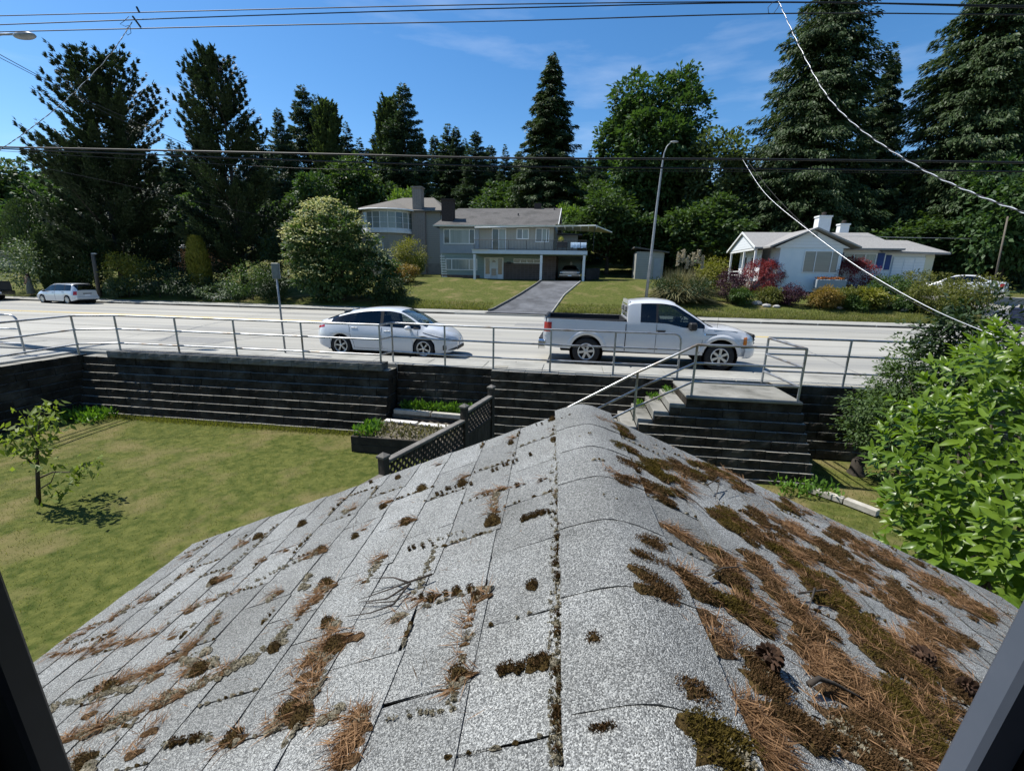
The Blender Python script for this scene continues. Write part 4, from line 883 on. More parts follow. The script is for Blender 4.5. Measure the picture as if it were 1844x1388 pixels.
def BRICK(name, c1, c2, mort, sc_, bw, bh):
    m = bpy.data.materials.new(name); m.use_nodes = True; t = m.node_tree; b = t.nodes['Principled BSDF']; l = t.links.new; b.inputs['Roughness'].default_value = .9
    g = t.nodes.new('ShaderNodeNewGeometry'); s = t.nodes.new('ShaderNodeSeparateXYZ'); l(g.outputs['Position'], s.inputs[0]); a = t.nodes.new('ShaderNodeMath'); a.operation = 'ADD'; l(s.outputs['X'], a.inputs[0]); l(s.outputs['Y'], a.inputs[1])
    c = t.nodes.new('ShaderNodeCombineXYZ'); l(a.outputs[0], c.inputs[0]); l(s.outputs['Z'], c.inputs[1]); k = t.nodes.new('ShaderNodeTexBrick'); l(c.outputs[0], k.inputs[0])
    k.inputs['Color1'].default_value = rgb(c1); k.inputs['Color2'].default_value = rgb(c2); k.inputs['Mortar'].default_value = rgb(mort); k.inputs['Scale'].default_value = sc_; k.inputs['Brick Width'].default_value = bw; k.inputs['Row Height'].default_value = bh; k.inputs['Mortar Size'].default_value = .012; k.offset = 0
    l(k.outputs[0], b.inputs['Base Color']); bp = t.nodes.new('ShaderNodeBump'); bp.inputs['Strength'].default_value = .6; bp.inputs['Distance'].default_value = .02; l(k.outputs['Fac'], bp.inputs['Height']); bp.invert = True; l(bp.outputs[0], b.inputs['Normal']); return m
m_bigb = BRICK('large_brown_brick', (.085, .062, .052), (.11, .082, .068), (.18, .15, .13), 1, .36, .19); m_smb = BRICK('small_tan_brick', (.20, .17, .15), (.25, .21, .185), (.32, .29, .26), 1, .24, .08)
class H:
    """house builder in world coordinates; meshes are stored relative to the house's base"""
    def __init__(s, name, loc, label, cat='house'): s.r = empty(name, loc, 0, label, cat); s.o = Vector(loc)
    def put(s, mb, name, mat, parent=None, **k):
        mb.v = [(v[0]-s.o.x, v[1]-s.o.y, v[2]-s.o.z) for v in mb.v]; return mb.build(name, mat, parent or s.r, **k)
    def box(s, name, mat, *a, **k): return s.put(MB().box(*a), name, mat, **k)
    def win(s, x0, x1, z0, z1, y, cuts=(), face='y', fw_=.07, pane=None, sill=True, rail=None):
        """window in a wall facing -y (or -x / +x): white frame with one pane object per light"""
        sg = -1 if face in ('y', '-x') else 1
        def bb(a0, a1, z0_, z1_, d0, d1):
            lo_, hi_ = sorted((y+sg*d0, y+sg*d1))
            return MB().box(a0, a1, lo_, hi_, z0_, z1_) if face == 'y' else MB().box(lo_, hi_, a0, a1, z0_, z1_)
        fr = MB()
        for q in ((x0, x1, z1-fw_, z1), (x0, x1, z0, z0+fw_)): b = bb(q[0], q[1], q[2], q[3], .0, .06); fr.add(b.v, b.f)
        xs_ = [x0]+list(cuts)+[x1]
        for i, xx in enumerate(xs_):
            a0 = xx if i == 0 else xx-fw_/2; a1 = a0+fw_ if i < len(xs_)-1 else xx; a0 = a1-fw_
            b = bb(a0, a1, z0+fw_, z1-fw_, .0, .055); fr.add(b.v, b.f)
        f = s.put(fr, 'window', m_trim)
        for i in range(len(xs_)-1):
            pn = pane[i % len(pane)] if isinstance(pane, (list, tuple)) else (pane or m_pane)
            s.put(bb(xs_[i]+fw_*.5, xs_[i+1]-fw_*.5, z0+fw_*.5, z1-fw_*.5, .004, .02), 'pane', pn, f)
        return f
    def roof(s, name, mat, quads, th_=.12):
        """each quad is a slope; given thickness downwards"""
        for q in quads:
            n = len(q); vs = list(q)+[(p[0], p[1], p[2]-th_) for p in q]; fs = [tuple(range(n)), tuple(range(2*n-1, n-1, -1))]+[(i, i+n, (i+1) % n+n, (i+1) % n) for i in range(n)]
            s.put(MB().add(vs, fs), name, mat)
# ------------------------------------------------------------------ split-level house with the carport (centre)
h = H('split_level_house', (-6, 45, 2.1), 'green and grey two-storey house with deck and carport at the top of the driveway')
G0, F1, EV = 2.05, 4.40, 6.84
XL, XR, YF_, YB_ = -13.0, -2.35, 42.0, 50.2
h.box('wall', m_green, XL, -9.3, YF_, YB_, G0-.4, F1-.02); h.box('wall', m_greyw, XL, -9.25, YF_-.12, YB_, F1-.02, EV)
h.box('wall', m_green, -9.3, -8.75, YF_+.0, YF_+.5, G0-.4, F1-.02); h.box('wall', m_bigb, -6.90, -3.25, YF_+.02, YF_+.5, G0-.4, 3.62); h.box('wall', m_green, -8.75, XR, YF_+.03, YF_+.5, 3.62, F1-.02); h.box('wall', m_bigb, -3.25, -2.05, YF_+.02, YF_+.5, G0-.4, F1-.02)
h.box('wall', m_taupe, -9.25, XR, YF_+.02, YB_, F1-.02, EV)
h.box('wall', m_green, -8.75, -2.3, YF_+.6, YB_, G0-.4, F1-.03)
h.box('foundation', M('foundation', (.10, .07, .055), (.15, .11, .09), scale=3, rough=.9), XL-.01, -9.2, YF_-.03, YF_, G0-.5, 2.42)
h.win(-12.62, -9.62, 5.22, 6.56, YF_-.12, (-12.02, -10.15), pane=[m_pane, m_curt, m_pane]); h.win(-12.5, -9.42, 2.86, 3.90, YF_, (-11.9, -10.2), pane=m_curt)
h.win(-8.05, -6.72, 4.45, 6.62, YF_+.02, (-7.4,), pane=[m_pane, m_curt]); h.win(-5.75, -4.62, 5.70, 6.62, YF_+.02, (-5.2,), pane=[m_blind, m_curt]); h.win(-4.0, -2.75, 5.45, 6.68, YF_+.02, (-3.4, -2.98), pane=[m_blind, m_curt, m_pane])
h.win(-5.98, -3.45, 3.56, 3.98, YF_+.02, (-5.35, -4.72, -4.1), pane=m_pane)
# entrance: door with sidelights
d = h.put(MB().box(-8.76, -6.92, YF_-.06, YF_+.02, G0, 4.05), 'door_surround', m_trim); h.box('sidelight', m_pane, -8.62, -8.24, YF_-.075, YF_-.062, 2.55, 3.95); h.box('sidelight', m_pane, -7.42, -7.05, YF_-.075, YF_-.062, 2.55, 3.95)
d = h.box('door', M('door_white', (.50, .53, .52), (.56, .58, .57), scale=3, rough=.5), -8.18, -7.46, YF_-.085, YF_-.062, G0+.02, 3.95)
h.put(MB().prism([(-8.0, 3.62), (-7.64, 3.62), (-7.68, 3.74), (-7.76, 3.81), (-7.88, 3.81), (-7.96, 3.74)], (YF_-.10, YF_-.087)), 'fanlight', m_pane, d); h.put(MB().box(-8.05, -7.6, YF_-.10, YF_-.087, 2.42, 3.05), 'lower_pane', m_blind, d); h.put(MB().ball((-7.53, YF_-.12, 3.0), .04, 8, 6), 'handle', m_chr, d)
h.box('mailbox', m_iron, -6.62, -6.22, YF_-.12, YF_+.02, 3.48, 3.68)
# roof with gable to the right
RZ, RY = 8.95, 46.2
ex0, ex1 = -13.45, -1.95
h.roof('roof', m_shing, [[(ex0, 41.35, EV), (ex1, 41.35, EV), (ex1, RY, RZ), (ex0+1.1, RY, RZ)]]); h.roof('roof', m_shing, [[(ex1, 51, EV), (ex0, 51, EV), (ex0+1.1, RY, RZ), (ex1, RY, RZ)]]); h.roof('roof', m_shing, [[(ex0, 51, EV), (ex0, 41.35, EV), (ex0+1.1, RY, RZ)]])
h.put(MB().prism([(42.02, EV), (RY, RZ-.2), (50.2, EV)], (XR-.06, XR-.01), 'x'), 'gable', m_greyw)
for y0, y1 in ((41.3, RY), (51.05, RY)): h.put(MB().prism([(y0, EV-.15), (y1, RZ-.13), (y1, RZ+.03), (y0, EV+.03)], (ex1, ex1+.05), 'x'), 'barge_board', m_trim)
h.box('gutter', M('cream_gutter', (.50, .49, .40), (.55, .54, .45), scale=3, rough=.5), ex0, ex1, 41.25, 41.35, EV-.13, EV+.0)
ch = h.put(MB().box(-12.95, -11.85, 42.4, 43.2, EV-.2, 9.15), 'chimney', m_brickd); h.put(MB().box(-13.02, -11.78, 42.33, 43.27, 9.15, 9.27), 'chimney_cap', m_brickd, ch)
for px, pz in ((-5.9, 7.95), (-7.3, 7.35), (-2.6, 8.75)): h.put(MB().tube([(px, 44.0 if pz < 8.5 else 45.7, pz-.5), (px, 44.0 if pz < 8.5 else 45.7, pz+.25)], .06, 8), 'vent_pipe', m_iron)
h.put(MB().box(-4.6, -3.9, 46.0, 46.5, 8.85, 9.4), 'vent_box', m_brickd)
# deck, posts, iron balustrade
h.box('deck', m_deckp, -9.45, .72, 40.0, YF_-.13, 4.30, 4.62); h.box('deck', m_deckp, XR+.02, .72, YF_-.125, 47.6, 4.30, 4.62)
h.box('soffit', M('green_soffit', (.13, .16, .09), (.16, .19, .11), scale=2, rough=.8), -9.3, .6, 40.15, YF_-.14, 4.24, 4.297)
for px, py in ((-9.25, 40.12), (-3.25, 40.12), (.48, 40.12), (.48, 42.3), (.48, 44.6), (.48, 47.3)): h.box('deck_post', m_trim, px-.10, px+.10, py-.10, py+.10, G0-.35, 4.235)
h.box('carport_beam', m_deckp, .38, .58, 40.23, 47.2, 4.02, 4.235)
h.box('white_plank', m_trim, -9.5, -7.9, 39.9, 40.4, 4.625, 4.66)
for a, b in (((-9.3, 40.1), (.62, 40.1)), ((.62, 40.1), (.62, 47.4))):
    a = Vector((*a, 4.62)); b = Vector((*b, 4.62)); n = int((b-a).length/.13)
    for zz in (.08, .86): h.put(MB().tube([a+Vector((0, 0, zz)), b+Vector((0, 0, zz))], .022, 5), 'handrail', m_iron)
    bal = MB()
    for i in range(n+1):
        p = a+(b-a)*i/n; bal.tube([p+Vector((0, 0, .08)), p+Vector((0, 0, .86))], .009 if i % 12 else .028, 4)
    h.put(bal, 'balusters', m_iron, kind='stuff')
# lean-to awning over the right of the deck
m_awn = M('yellowed_awning', (.36, .33, .17), (.44, .40, .22), scale=3, stretch=(6, .3, 1), rough=.6)
h.roof('awning', m_awn, [[(-2.2, 41.3, 6.95), (1.3, 41.6, 6.85), (2.9, 44.2, 6.55), (-2.2, 45.5, 6.9)]], .04)
for i in range(6): h.put(MB().box(-2.1+.7*i, -2.03+.7*i, 41.7, 44.0, 6.68, 6.78), 'rafter', m_trim)
h.put(MB().tube([(1.3, 41.55, 6.86), (2.95, 44.2, 6.55)], .06, 6), 'awning_edge', m_trim); h.put(MB().tube([(-9.5, 41.2, 6.62), (1.3, 41.55, 6.86)], .05, 6), 'awning_gutter', m_trim)
h.put(MB().tube([(1.25, 41.7, 4.62), (1.25, 41.7, 6.8)], .03, 6), 'awning_post', m_iron)
h.box('carport_wall', m_green, -2.05, .3, 47.4, 47.6, G0-.3, 4.3); h.box('carport_wall', m_bigb, -2.10, -2.04, 42.5, 47.4, G0-.3, 4.3); h.box('carport_floor', m_asph, -2.04, .45, 40.3, 47.4, G0-.3, G0+.03)
h.box('back_room', m_taupe, -2.34, -.2, 47.7, 50.2, 4.62, 6.6); h.roof('roof', m_shing, [[(-2.3, 47.2, 6.75), (.25, 47.2, 6.65), (.25, 50.6, 6.65), (-2.3, 50.6, 6.75)]], .1)
h.put(MB().ball((-.75, 47.38, 3.75), (.14, .03, .2), 10, 8), 'wall_plaque', m_trim)
# ladder of white slats at the left corner
for i in range(9): h.box('ladder_rung', m_trim, -12.98+.02*i, -12.55+.03*i, 41.72, 41.80, 4.05-.23*i, 4.12-.23*i)
h.put(MB().tube([(-12.8, 41.76, 2.0), (-12.85, 41.76, 4.3)], .02, 5), 'ladder_rail', m_trim)
# deck furniture
t_ = empty('deck_table', (.05, 41.2, 4.62), 0, 'table with a pale blue cloth on the right of the deck', 'table')
MB().box(-.75, .55, -.35, .35, .70, .74).build('top', m_trim, t_)
cl = MB(); n = 16
for i in range(n+1):
    x_ = -.8+1.4*i/n; cl.add([(x_, -.40-.03*math.sin(i*1.6), .30+.03*math.sin(i)), (x_, -.38, .748), (x_, .38, .748), (x_, .40, .35)], [])
cl.f = [(i*4+j, (i+1)*4+j, (i+1)*4+j+1, i*4+j+1) for i in range(n) for j in range(3)]; cl.build('tablecloth', M('blue_cloth', (.30, .42, .55), (.38, .50, .62), scale=8, rough=.9), t_, smooth=True)
for sx in (-.68, .48): MB().tube([(sx, 0, 0), (sx, 0, .7)], .03, 6).build('leg', m_iron, t_)
b_ = empty('barbecue', (-1.55, 41.3, 4.62), 0, 'dark barbecue with a yellow cover on the deck', 'barbecue'); MB().cbox(-.45, .5, -.25, .25, .35, .85, .05).build('cabinet', m_blk, b_); MB().ball((-.1, 0, 1.0), (.26, .22, .34), 10, 8).build('cover', M('yellow_cover', (.32, .27, .03), (.40, .33, .05), scale=6, rough=.8), b_, smooth=True)
for sx in (-.4, .44): MB().tube([(sx, 0, 0), (sx, 0, .36)], .035, 6).build('leg', m_blk, b_)
# classic car in the carport, nose towards us
def classic(loc, rz):
    L_ = 4.9
    c = Car(L_, zlow=[(0, .38), (.3, .30), (4.5, .28), (L_, .34)], zsh=[(0, .68), (1, .72), (4.0, .72), (L_, .66)], wsh=[(0, .80), (.1, .88), (.5, .93), (4.4, .93), (4.8, .90), (L_, .86)], zbelt=[(0, .88), (1, .95), (3.0, .95), (4.3, .92), (L_, .84)], wbelt=[(0, .76), (.5, .85), (4.4, .86), (L_, .82)],
            zcant=[(0, .89), (1.1, .96), (1.6, 1.28), (2.4, 1.32), (2.9, 1.22), (3.2, .98), (4.3, .93), (L_, .85)], wcant=[(0, .70), (1.1, .66), (1.6, .60), (2.8, .60), (3.3, .74), (4.4, .78), (L_, .75)], ztop=[(0, .91), (1.1, 1.0), (1.6, 1.36), (2.4, 1.41), (2.8, 1.34), (3.25, 1.04), (4.3, .98), (L_, .88)], wheels=(1.05, 3.95), ra=.36, zw=.33, n=60, extra=(1.3, 2.95, 2.75, 3.2))
    r = empty('classic_car', loc, rz, 'dark old car parked nose out in the carport', 'car')
    c.body(r, lambda u, j: 'side_window' if j == 5 and 1.3 < u < 2.95 else 'windscreen' if j >= 7 and 2.75 < u < 3.2 else 'body', {'body': m_maroon, 'side_window': m_tint, 'windscreen': m_tint})
    add_wheels(r, c, .33, .2, .18, .88, 8, 'wide'); under(r, c, .4, 4.6, .75, .2, .45)
    MB().cbox(L_/2, L_/2+.14, -.92, .92, .42, .56, .03).build('bumper', m_chr, r); MB().box(L_/2-.01, L_/2+.02, -.62, .62, .60, .80).build('grille', m_chr, r)
    for sg in (1, -1):
        for k in (0, 1): MB().ball((L_/2+.0, sg*(.68+.0*k)+sg*(.0 if k else .13), .71), (.04, .075, .075), 10, 8).build('headlight', m_lens, r, smooth=True)
    MB().box(L_/2+.14, L_/2+.15, -.16, .16, .40, .50).build('number_plate', m_plate, r)
classic((-.72, 43.3, G0+.04), -math.pi/2)
for k, (x_, y_, lb) in enumerate(((.95, 41.6, 'left of three dark wheelie bins beside the carport'), (1.35, 42.3, 'middle of three dark wheelie bins beside the carport'), (1.7, 43.0, 'right of three dark wheelie bins beside the carport'))):
    o = empty('wheelie_bin', (x_, y_, ground_z(x_, y_)), .2, lb, 'bin', 'bins beside the carport'); b = MB(); b.add([(-.22, -.25, .05), (.22, -.25, .05), (.22, .25, .05), (-.22, .25, .05), (-.28, -.32, .95), (.28, -.32, .95), (.28, .34, .95), (-.28, .34, .95)], [(0, 3, 2, 1), (0, 1, 5, 4), (1, 2, 6, 5), (2, 3, 7, 6), (3, 0, 4, 7)]); b.build('tub', m_blk, o); MB().prism([(-.36, .95), (.38, .95), (.36, 1.04), (-.30, 1.0)], (-.3, .3), 'x').build('lid', m_blk, o)
    for sg in (-1, 1): MB().lathe([(.001, -.03), (.1, -.03), (.1, .03), (.001, .03)], 12, 'x', (sg*.2, .28, .1)).build('wheel', m_tyre, o)
# ------------------------------------------------------------------ grey house with the curved bay (left of centre)
h = H('bay_window_house', (-18, 52, 2.4), 'grey house with a curved upper bay window and brick chimney left of the deck house')
gx0, gx1, gy0, gy1, gz0, gze = -24.6, -15.0, 48.6, 58, 2.3, 9.0
sid = STRIPE('grey_vinyl_siding', (.245, .238, .215), (.28, .272, .245), .2)
h.box('wall', sid, gx0, gx1, gy0, gy1, gz0-.3, gze); h.box('foundation', M('tan_render', (.20, .185, .16), (.25, .23, .20), scale=2, rough=.9), gx0-.02, gx1+.02, gy0-.02, gy1, gz0-.3, 3.6)
bc = (-21.0, 48.6); br = 2.75; NB = 11
arc = [(bc[0]+br*math.cos(a), bc[1]-br*.72*math.sin(a)) for a in np.linspace(math.pi, 0, NB)]
def arc_wall(z0, z1, k=1.0): return [((bc[0]+(x-bc[0])*k, bc[1]+(y-bc[1])*k)) for x, y in arc]
def arc_prism(z0, z1, k): return MB().prism(arc_wall(0, 0, k), (z0, z1), 'z')
h.put(arc_prism(gz0, 6.85, .93), 'wall', sid); h.put(arc_prism(6.65, 6.95, 1.06), 'bay_skirt', m_trim); h.put(arc_prism(6.95, 7.15, 1.0), 'wall', m_trim); h.put(arc_prism(8.75, 9.05, 1.0), 'wall', m_trim); h.put(arc_prism(7.15, 8.75, .93), 'bay_core', m_curt)
for i in range(NB-1):
    (xa, ya), (xb, yb) = arc[i], arc[i+1]; dx, dy = xb-xa, yb-ya
    q = MB().add([(xa, ya, 7.15), (xb, yb, 7.15), (xb, yb, 8.75), (xa, ya, 8.75), (xa+.0, ya+.03, 7.15), (xb, yb+.03, 7.15), (xb, yb+.03, 8.75), (xa, ya+.03, 8.75)], [(0, 1, 2, 3), (7, 6, 5, 4)]); pn = h.put(q, 'window_pane', m_curt if i not in (2, 7) else m_pane)
    for zz in (7.69, 8.22): h.put(MB().tube([(xa, ya-.01, zz), (xb, yb-.01, zz)], .016, 4), 'glazing_bar', m_trim, pn)
    h.put(MB().tube([(xa, ya, 7.15), (xa, ya, 8.75)], .05, 6), 'mullion', m_trim)
h.win(-22.2, -20.8, 4.1, 5.6, bc[1]-br*.66, (-21.5,), pane=m_curt)
oz, oy = 9.05, 47.6
h.roof('roof', m_shing2, [[(gx0-.7, 48.0, oz), (gx1+.7, 48.0, oz), (gx1-2.2, 53.3, 11.15), (gx0+3.6, 53.3, 11.15)]]); h.roof('roof', m_shing2, [[(gx1+.7, 48.0, oz), (gx1+.7, 58.6, oz), (gx1-2.2, 53.3, 11.15)]]); h.roof('roof', m_shing2, [[(gx0-.7, 58.6, oz), (gx0-.7, 48.0, oz), (gx0+3.6, 53.3, 11.15)]])
ea = arc_wall(0, 0, 1.2)
for i in range(NB-1): h.roof('bay_roof', m_shing2, [[(ea[i][0], ea[i][1], oz-.02), (ea[i+1][0], ea[i+1][1], oz-.02), (bc[0], 50.2, 10.35)]], .1)
h.put(MB().tube([(x, y, oz-.06) for x, y in ea], .09, 6), 'gutter', m_trim)
h.box('chimney_breast', m_smb, gx1-1.75 if False else -18.05, -16.6, 48.2, 48.62, gz0-.2, 9.0); ch = h.box('chimney', m_smb, -17.95, -16.95, 48.3, 49.2, 8.9, 11.35); h.put(MB().box(-18.05, -16.85, 48.2, 49.3, 11.35, 11.47), 'chimney_cap', m_smb, ch)
h.win(48.9, 49.8, 7.3, 8.6, gx1, face='x'); h.win(50.2, 51.2, 5.6, 7.0, gx1, face='x')
# ------------------------------------------------------------------ white bungalow on the right
h = H('white_bungalow', (20, 41, 2.2), 'white bungalow with blue shutters and white chimneys on the right')
m_wsid = STRIPE('white_siding', (.60, .63, .66), (.66, .69, .71), .22, bump=.25); m_wflat = M('white_panel', (.55, .62, .66), (.60, .66, .69), scale=2, rough=.7); m_blue = M('blue_shutter', (.012, .040, .16), (.02, .052, .19), scale=5, rough=.6)
WZ, WE, WR = 2.25, 4.92, 6.30
h.box('wall', m_wsid, 15.1, 23.2, 38.6, 43.6, WZ-.4, WE); h.box('wall', m_wflat, 14.95, 19.25, 36.9, 38.6, WZ-.6, WE); h.box('wall', m_wsid, 23.2, 26.7, 38.9, 43.4, WZ-.4, WE-.25)
h.box('foundation', m_conc, 13.6, 15.1, 37.6, 43.5, WZ-.7, WZ+.12)
# left end: roof gable over the porch, lit by the sun
h.roof('roof', m_shing3, [[(13.4, 37.7, WE), (24.0, 37.9, WE), (22.9, 40.9, WR), (13.4, 40.9, WR)]]); h.roof('roof', m_shing3, [[(24.0, 44.2, WE), (13.4, 44.2, WE), (13.4, 40.9, WR), (22.9, 40.9, WR)]]); h.roof('roof', m_shing3, [[(24.0, 37.9, WE), (24.0, 44.2, WE), (22.9, 40.9, WR)]])
h.put(MB().prism([(38.05, WE-.02), (40.9, WR-.18), (43.8, WE-.02)], (13.52, 13.6), 'x'), 'gable', m_wsid)
for y0 in (37.65, 44.25): h.put(MB().prism([(y0, WE-.13), (40.9, WR-.12), (40.9, WR+.03), (y0, WE+.03)], (13.36, 13.4), 'x'), 'barge_board', m_trim)
# front wing gable
h.roof('roof', m_shing3, [[(14.0, 36.4, WE-.0), (17.05, 36.4, WR-.05), (17.05, 40.8, WR-.05), (14.0, 38.2, WE)]]); h.roof('roof', m_shing3, [[(17.05, 36.4, WR-.05), (20.2, 36.4, WE-.0), (20.2, 38.2, WE), (17.05, 40.8, WR-.05)]])
h.put(MB().prism([(14.5, WE-.1), (17.05, WR-.22), (19.7, WE-.1)], (36.86, 36.9), 'y'), 'gable', m_wsid)
h.put(MB().prism([(17.0, 5.62), (17.28, 5.62), (17.28, 5.90), (17.0, 5.90)], (36.8, 36.86)), 'gable_vent', m_greyw)
h.win(16.65, 19.05, 3.05, 4.62, 36.9, (17.45, 18.55), pane=m_blind, fw_=.05)
h.win(15.05, 15.9, 3.2, 4.55, 38.4, (15.45,), pane=m_pane)
h.win(20.25, 22.55, 3.65, 4.58, 38.6, (20.98, 21.75), pane=[m_curt, m_blind, m_curt])
for x0 in (19.72, 22.62): h.box('shutter', m_blue, x0, x0+.46, 38.53, 38.595, 3.5, 4.62)
h.box('shutter', m_blue, 23.35, 23.75, 38.83, 38.895, 3.4, 4.5)
h.roof('roof', m_shing3, [[(22.7, 38.3, WE-.15), (27.35, 38.3, WE-.25), (26.0, 41.1, 5.75), (22.9, 41.1, 5.80)]]); h.roof('roof', m_shing3, [[(27.35, 38.3, WE-.25), (27.35, 44, WE-.25), (26.0, 41.1, 5.75)]]); h.roof('roof', m_shing3, [[(27.35, 44, WE-.25), (22.7, 44, WE-.15), (22.9, 41.1, 5.80), (26.0, 41.1, 5.75)]])
g_ = h.box('garage_door', m_wflat, 23.9, 26.1, 38.83, 38.895, WZ-.2, 4.35)
for i in (0, 1, 2): h.put(MB().box(23.9+.73*i+.03, 23.9+.73*(i+1)-.03, 38.81, 38.828, 2.3, 4.3), 'panel', m_wsid, g_)
h.box('wall', M('cream_wall', (.50, .49, .36), (.55, .53, .40), scale=2, rough=.8), 26.1, 26.7, 38.85, 38.9, WZ-.2, 4.5)
for cx, cy, w_, z1 in ((18.6, 39.2, .44, 7.35), (21.35, 41.6, .34, 7.05)):
    ch = h.box('chimney', M('white_painted_brick', (.66, .67, .68), (.72, .73, .73), scale=5, rough=.8), cx-w_, cx+w_, cy-w_*.8, cy+w_*.8, 5.2, z1-.12); h.put(MB().box(cx-w_-.05, cx+w_+.05, cy-w_*.8-.05, cy+w_*.8+.05, z1-.12, z1), 'chimney_cap', m_trim, ch); h.put(MB().lathe([(.16, 0), (.16, .22), (.12, .26)], 10, 'z', (cx, cy, z1)), 'chimney_pot', m_brickd, ch)
# porch at the left end: posts, lattice trellis, lit wall and window
h.box('wall', m_wsid, 14.3, 14.36, 38.65, 43.4, WZ, WE-.15)
h.win(39.4, 40.6, 3.1, 4.3, 14.3, (40.0,), face='-x', pane=m_pane); h.win(41.4, 42.4, 2.4, 4.4, 14.3, face='-x', pane=m_pane)
for py in (38.0, 40.4, 43.6): h.box('porch_post', m_trim, 13.55, 13.69, py-.07, py+.07, WZ-.3, WE-.12)
h.box('porch_beam', m_trim, 13.52, 13.72, 37.9, 43.8, WE-.2, WE-.06)
for zz in (2.55, 2.85, 3.15): h.box('porch_rail', m_trim, 13.58, 13.66, 38.08, 43.5, zz-.03, zz+.03)
fb = empty('flower_box', (18.35, 36.1, 1.95), 0, 'grey planter of orange flowers under the bungalow window', 'planter'); MB().cbox(-1.0, 1.0, -.25, .25, 0, .62, .03).build('box', m_greyw, fb)
# ------------------------------------------------------------------ sedan by the bungalow, shed, far houses
simple_car('parked_car', (27.0, 36.3, 1.62), math.pi*.74, 'pale silver sedan parked up the drive right of the bungalow', m_slv2, 4.5, 'sedan')
slab('parking_pad', 24.6, 30.5, 34.6, 38.8, .8, 1.60, M('pad', (.2, .195, .18), (.26, .25, .235), scale=3, rough=.95))
h = H('garden_shed', (6.8, 47, 2.2), 'pale wooden garden shed behind the lamp post'); ss = STRIPE('shed_boards', (.25, .26, .25), (.30, .31, .29), .22)
h.box('wall', ss, 5.6, 8.2, 46, 48.5, 2.0, 4.95); h.roof('roof', m_shing, [[(5.3, 45.7, 5.4), (8.6, 45.7, 4.95), (8.6, 48.8, 4.95), (5.3, 48.8, 5.4)]], .12); h.box('door', m_greyw, 7.3, 8.0, 45.95, 45.995, 2.2, 4.3)
h = H('white_cottage', (-41, 75, 9), 'white house gable glimpsed through the trees above the dogwood'); a0 = aty(527, 368, 72); a1 = aty(549, 350, 72); h.box('wall', m_wsid, a0[0], a1[0], 72, 76, 6, a1[2]); h.roof('roof', m_shing2, [[(a0[0]-.4, 71.6, a1[2]), (a1[0]+.4, 71.6, a1[2]), (a1[0]+.4, 74, a1[2]+1.0), (a0[0]-.4, 74, a1[2]+1.0)]], .15)
for k in (.3, .7): xx = a0[0]+(a1[0]-a0[0])*k; h.put(MB().tube([(xx, 73, a1[2]+.3), (xx, 73, a1[2]+1.5)], .16, 8), 'flue', m_trim)
h.win(a0[0]+.4, a1[0]-.4, a1[2]-1.6, a1[2]-.5, 72, ((a0[0]+a1[0])/2,))
h = H('modern_house', (-13.0, 84, 9), 'white flat-roofed modern house on the hill behind the deck house roof'); b0 = aty(868, 388, 80); b1 = aty(906, 368, 80); h.box('wall', m_wflat, b0[0], b1[0], 80, 88, 5, b1[2]); h.roof('roof', M('dark_roof', (.05, .05, .052), (.07, .07, .072), scale=3, rough=.8), [[(b0[0]-1.2, 79, b1[2]-.2), (b1[0]+.6, 79, b1[2]+.5), (b1[0]+.6, 89, b1[2]+.5), (b0[0]-1.2, 89, b1[2]-.2)]], .3)
for k in (.06, .30, .54, .76): w0_ = b0[0]+(b1[0]-b0[0])*k; h.win(w0_, w0_+.75, b1[2]-1.7, b1[2]-.35, 80, fw_=.08)
h = H('low_bungalow', (-60, 46, 3), 'low dark-roofed house behind the trees at the far left'); c0 = aty(0, 440, 46); c1 = aty(45, 425, 46); h.box('wall', m_taupe, c0[0]-8, c1[0], 46, 54, 1.5, c1[2]-.3); h.roof('roof', m_shing3, [[(c0[0]-9, 45.3, c1[2]-.3), (c1[0]+.6, 45.3, c1[2]-.3), (c1[0]-1.5, 50, c1[2]+1.8), (c0[0]-9, 50, c1[2]+1.8)]]); h.win(c0[0]-1.5, c0[0]+2.2, c1[2]-1.9, c1[2]-.6, 46, (c0[0]+.3,))
h = H('orange_house', (-40, 44, 2.5), 'orange-walled house corner seen between the left trees'); d0 = aty(303, 470, 44); d1 = aty(340, 446, 44); h.box('wall', M('orange_wall', (.36, .16, .08), (.42, .20, .10), scale=2, rough=.8), d0[0], d1[0], 44, 50, 1.8, d1[2]); h.roof('roof', m_shing3, [[(d0[0]-.5, 43.4, d1[2]), (d1[0]+.5, 43.4, d1[2]), (d1[0]+.5, 47, d1[2]+.5), (d0[0]-.5, 47, d1[2]+.5)]], .14); h.win(d0[0]+.5, d0[0]+1.6, d1[2]-1.5, d1[2]-.4, 44)
# ================================================================== trees
m_bark = M('bark', (.035, .028, .022), (.075, .062, .05), scale=6, stretch=(1, 1, .2), rough=.95, bump=.6)
m_barkl = M('pale_bark', (.10, .09, .075), (.16, .15, .125), scale=6, stretch=(1, 1, .2), rough=.95, bump=.6)
f_pine = FOL('pine_needles_dark', (.012, .025, .014), (.042, .066, .030), .12); f_spruce = FOL('spruce_foliage', (.024, .048, .030), (.070, .110, .058), .18); f_cedar = FOL('cedar_foliage', (.016, .036, .015), (.062, .095, .032), .2)
f_poplar = FOL('poplar_leaves', (.032, .055, .024), (.080, .112, .046), .25); f_maple = FOL('maple_leaves', (.020, .050, .016), (.068, .120, .038), .28); f_decid = FOL('broadleaf', (.022, .048, .016), (.072, .118, .038), .28); f_lime = FOL('lime_leaves', (.07, .13, .022), (.16, .24, .05), .3); f_birch = FOL('birch_leaves', (.04, .065, .025), (.09, .12, .05), .3)
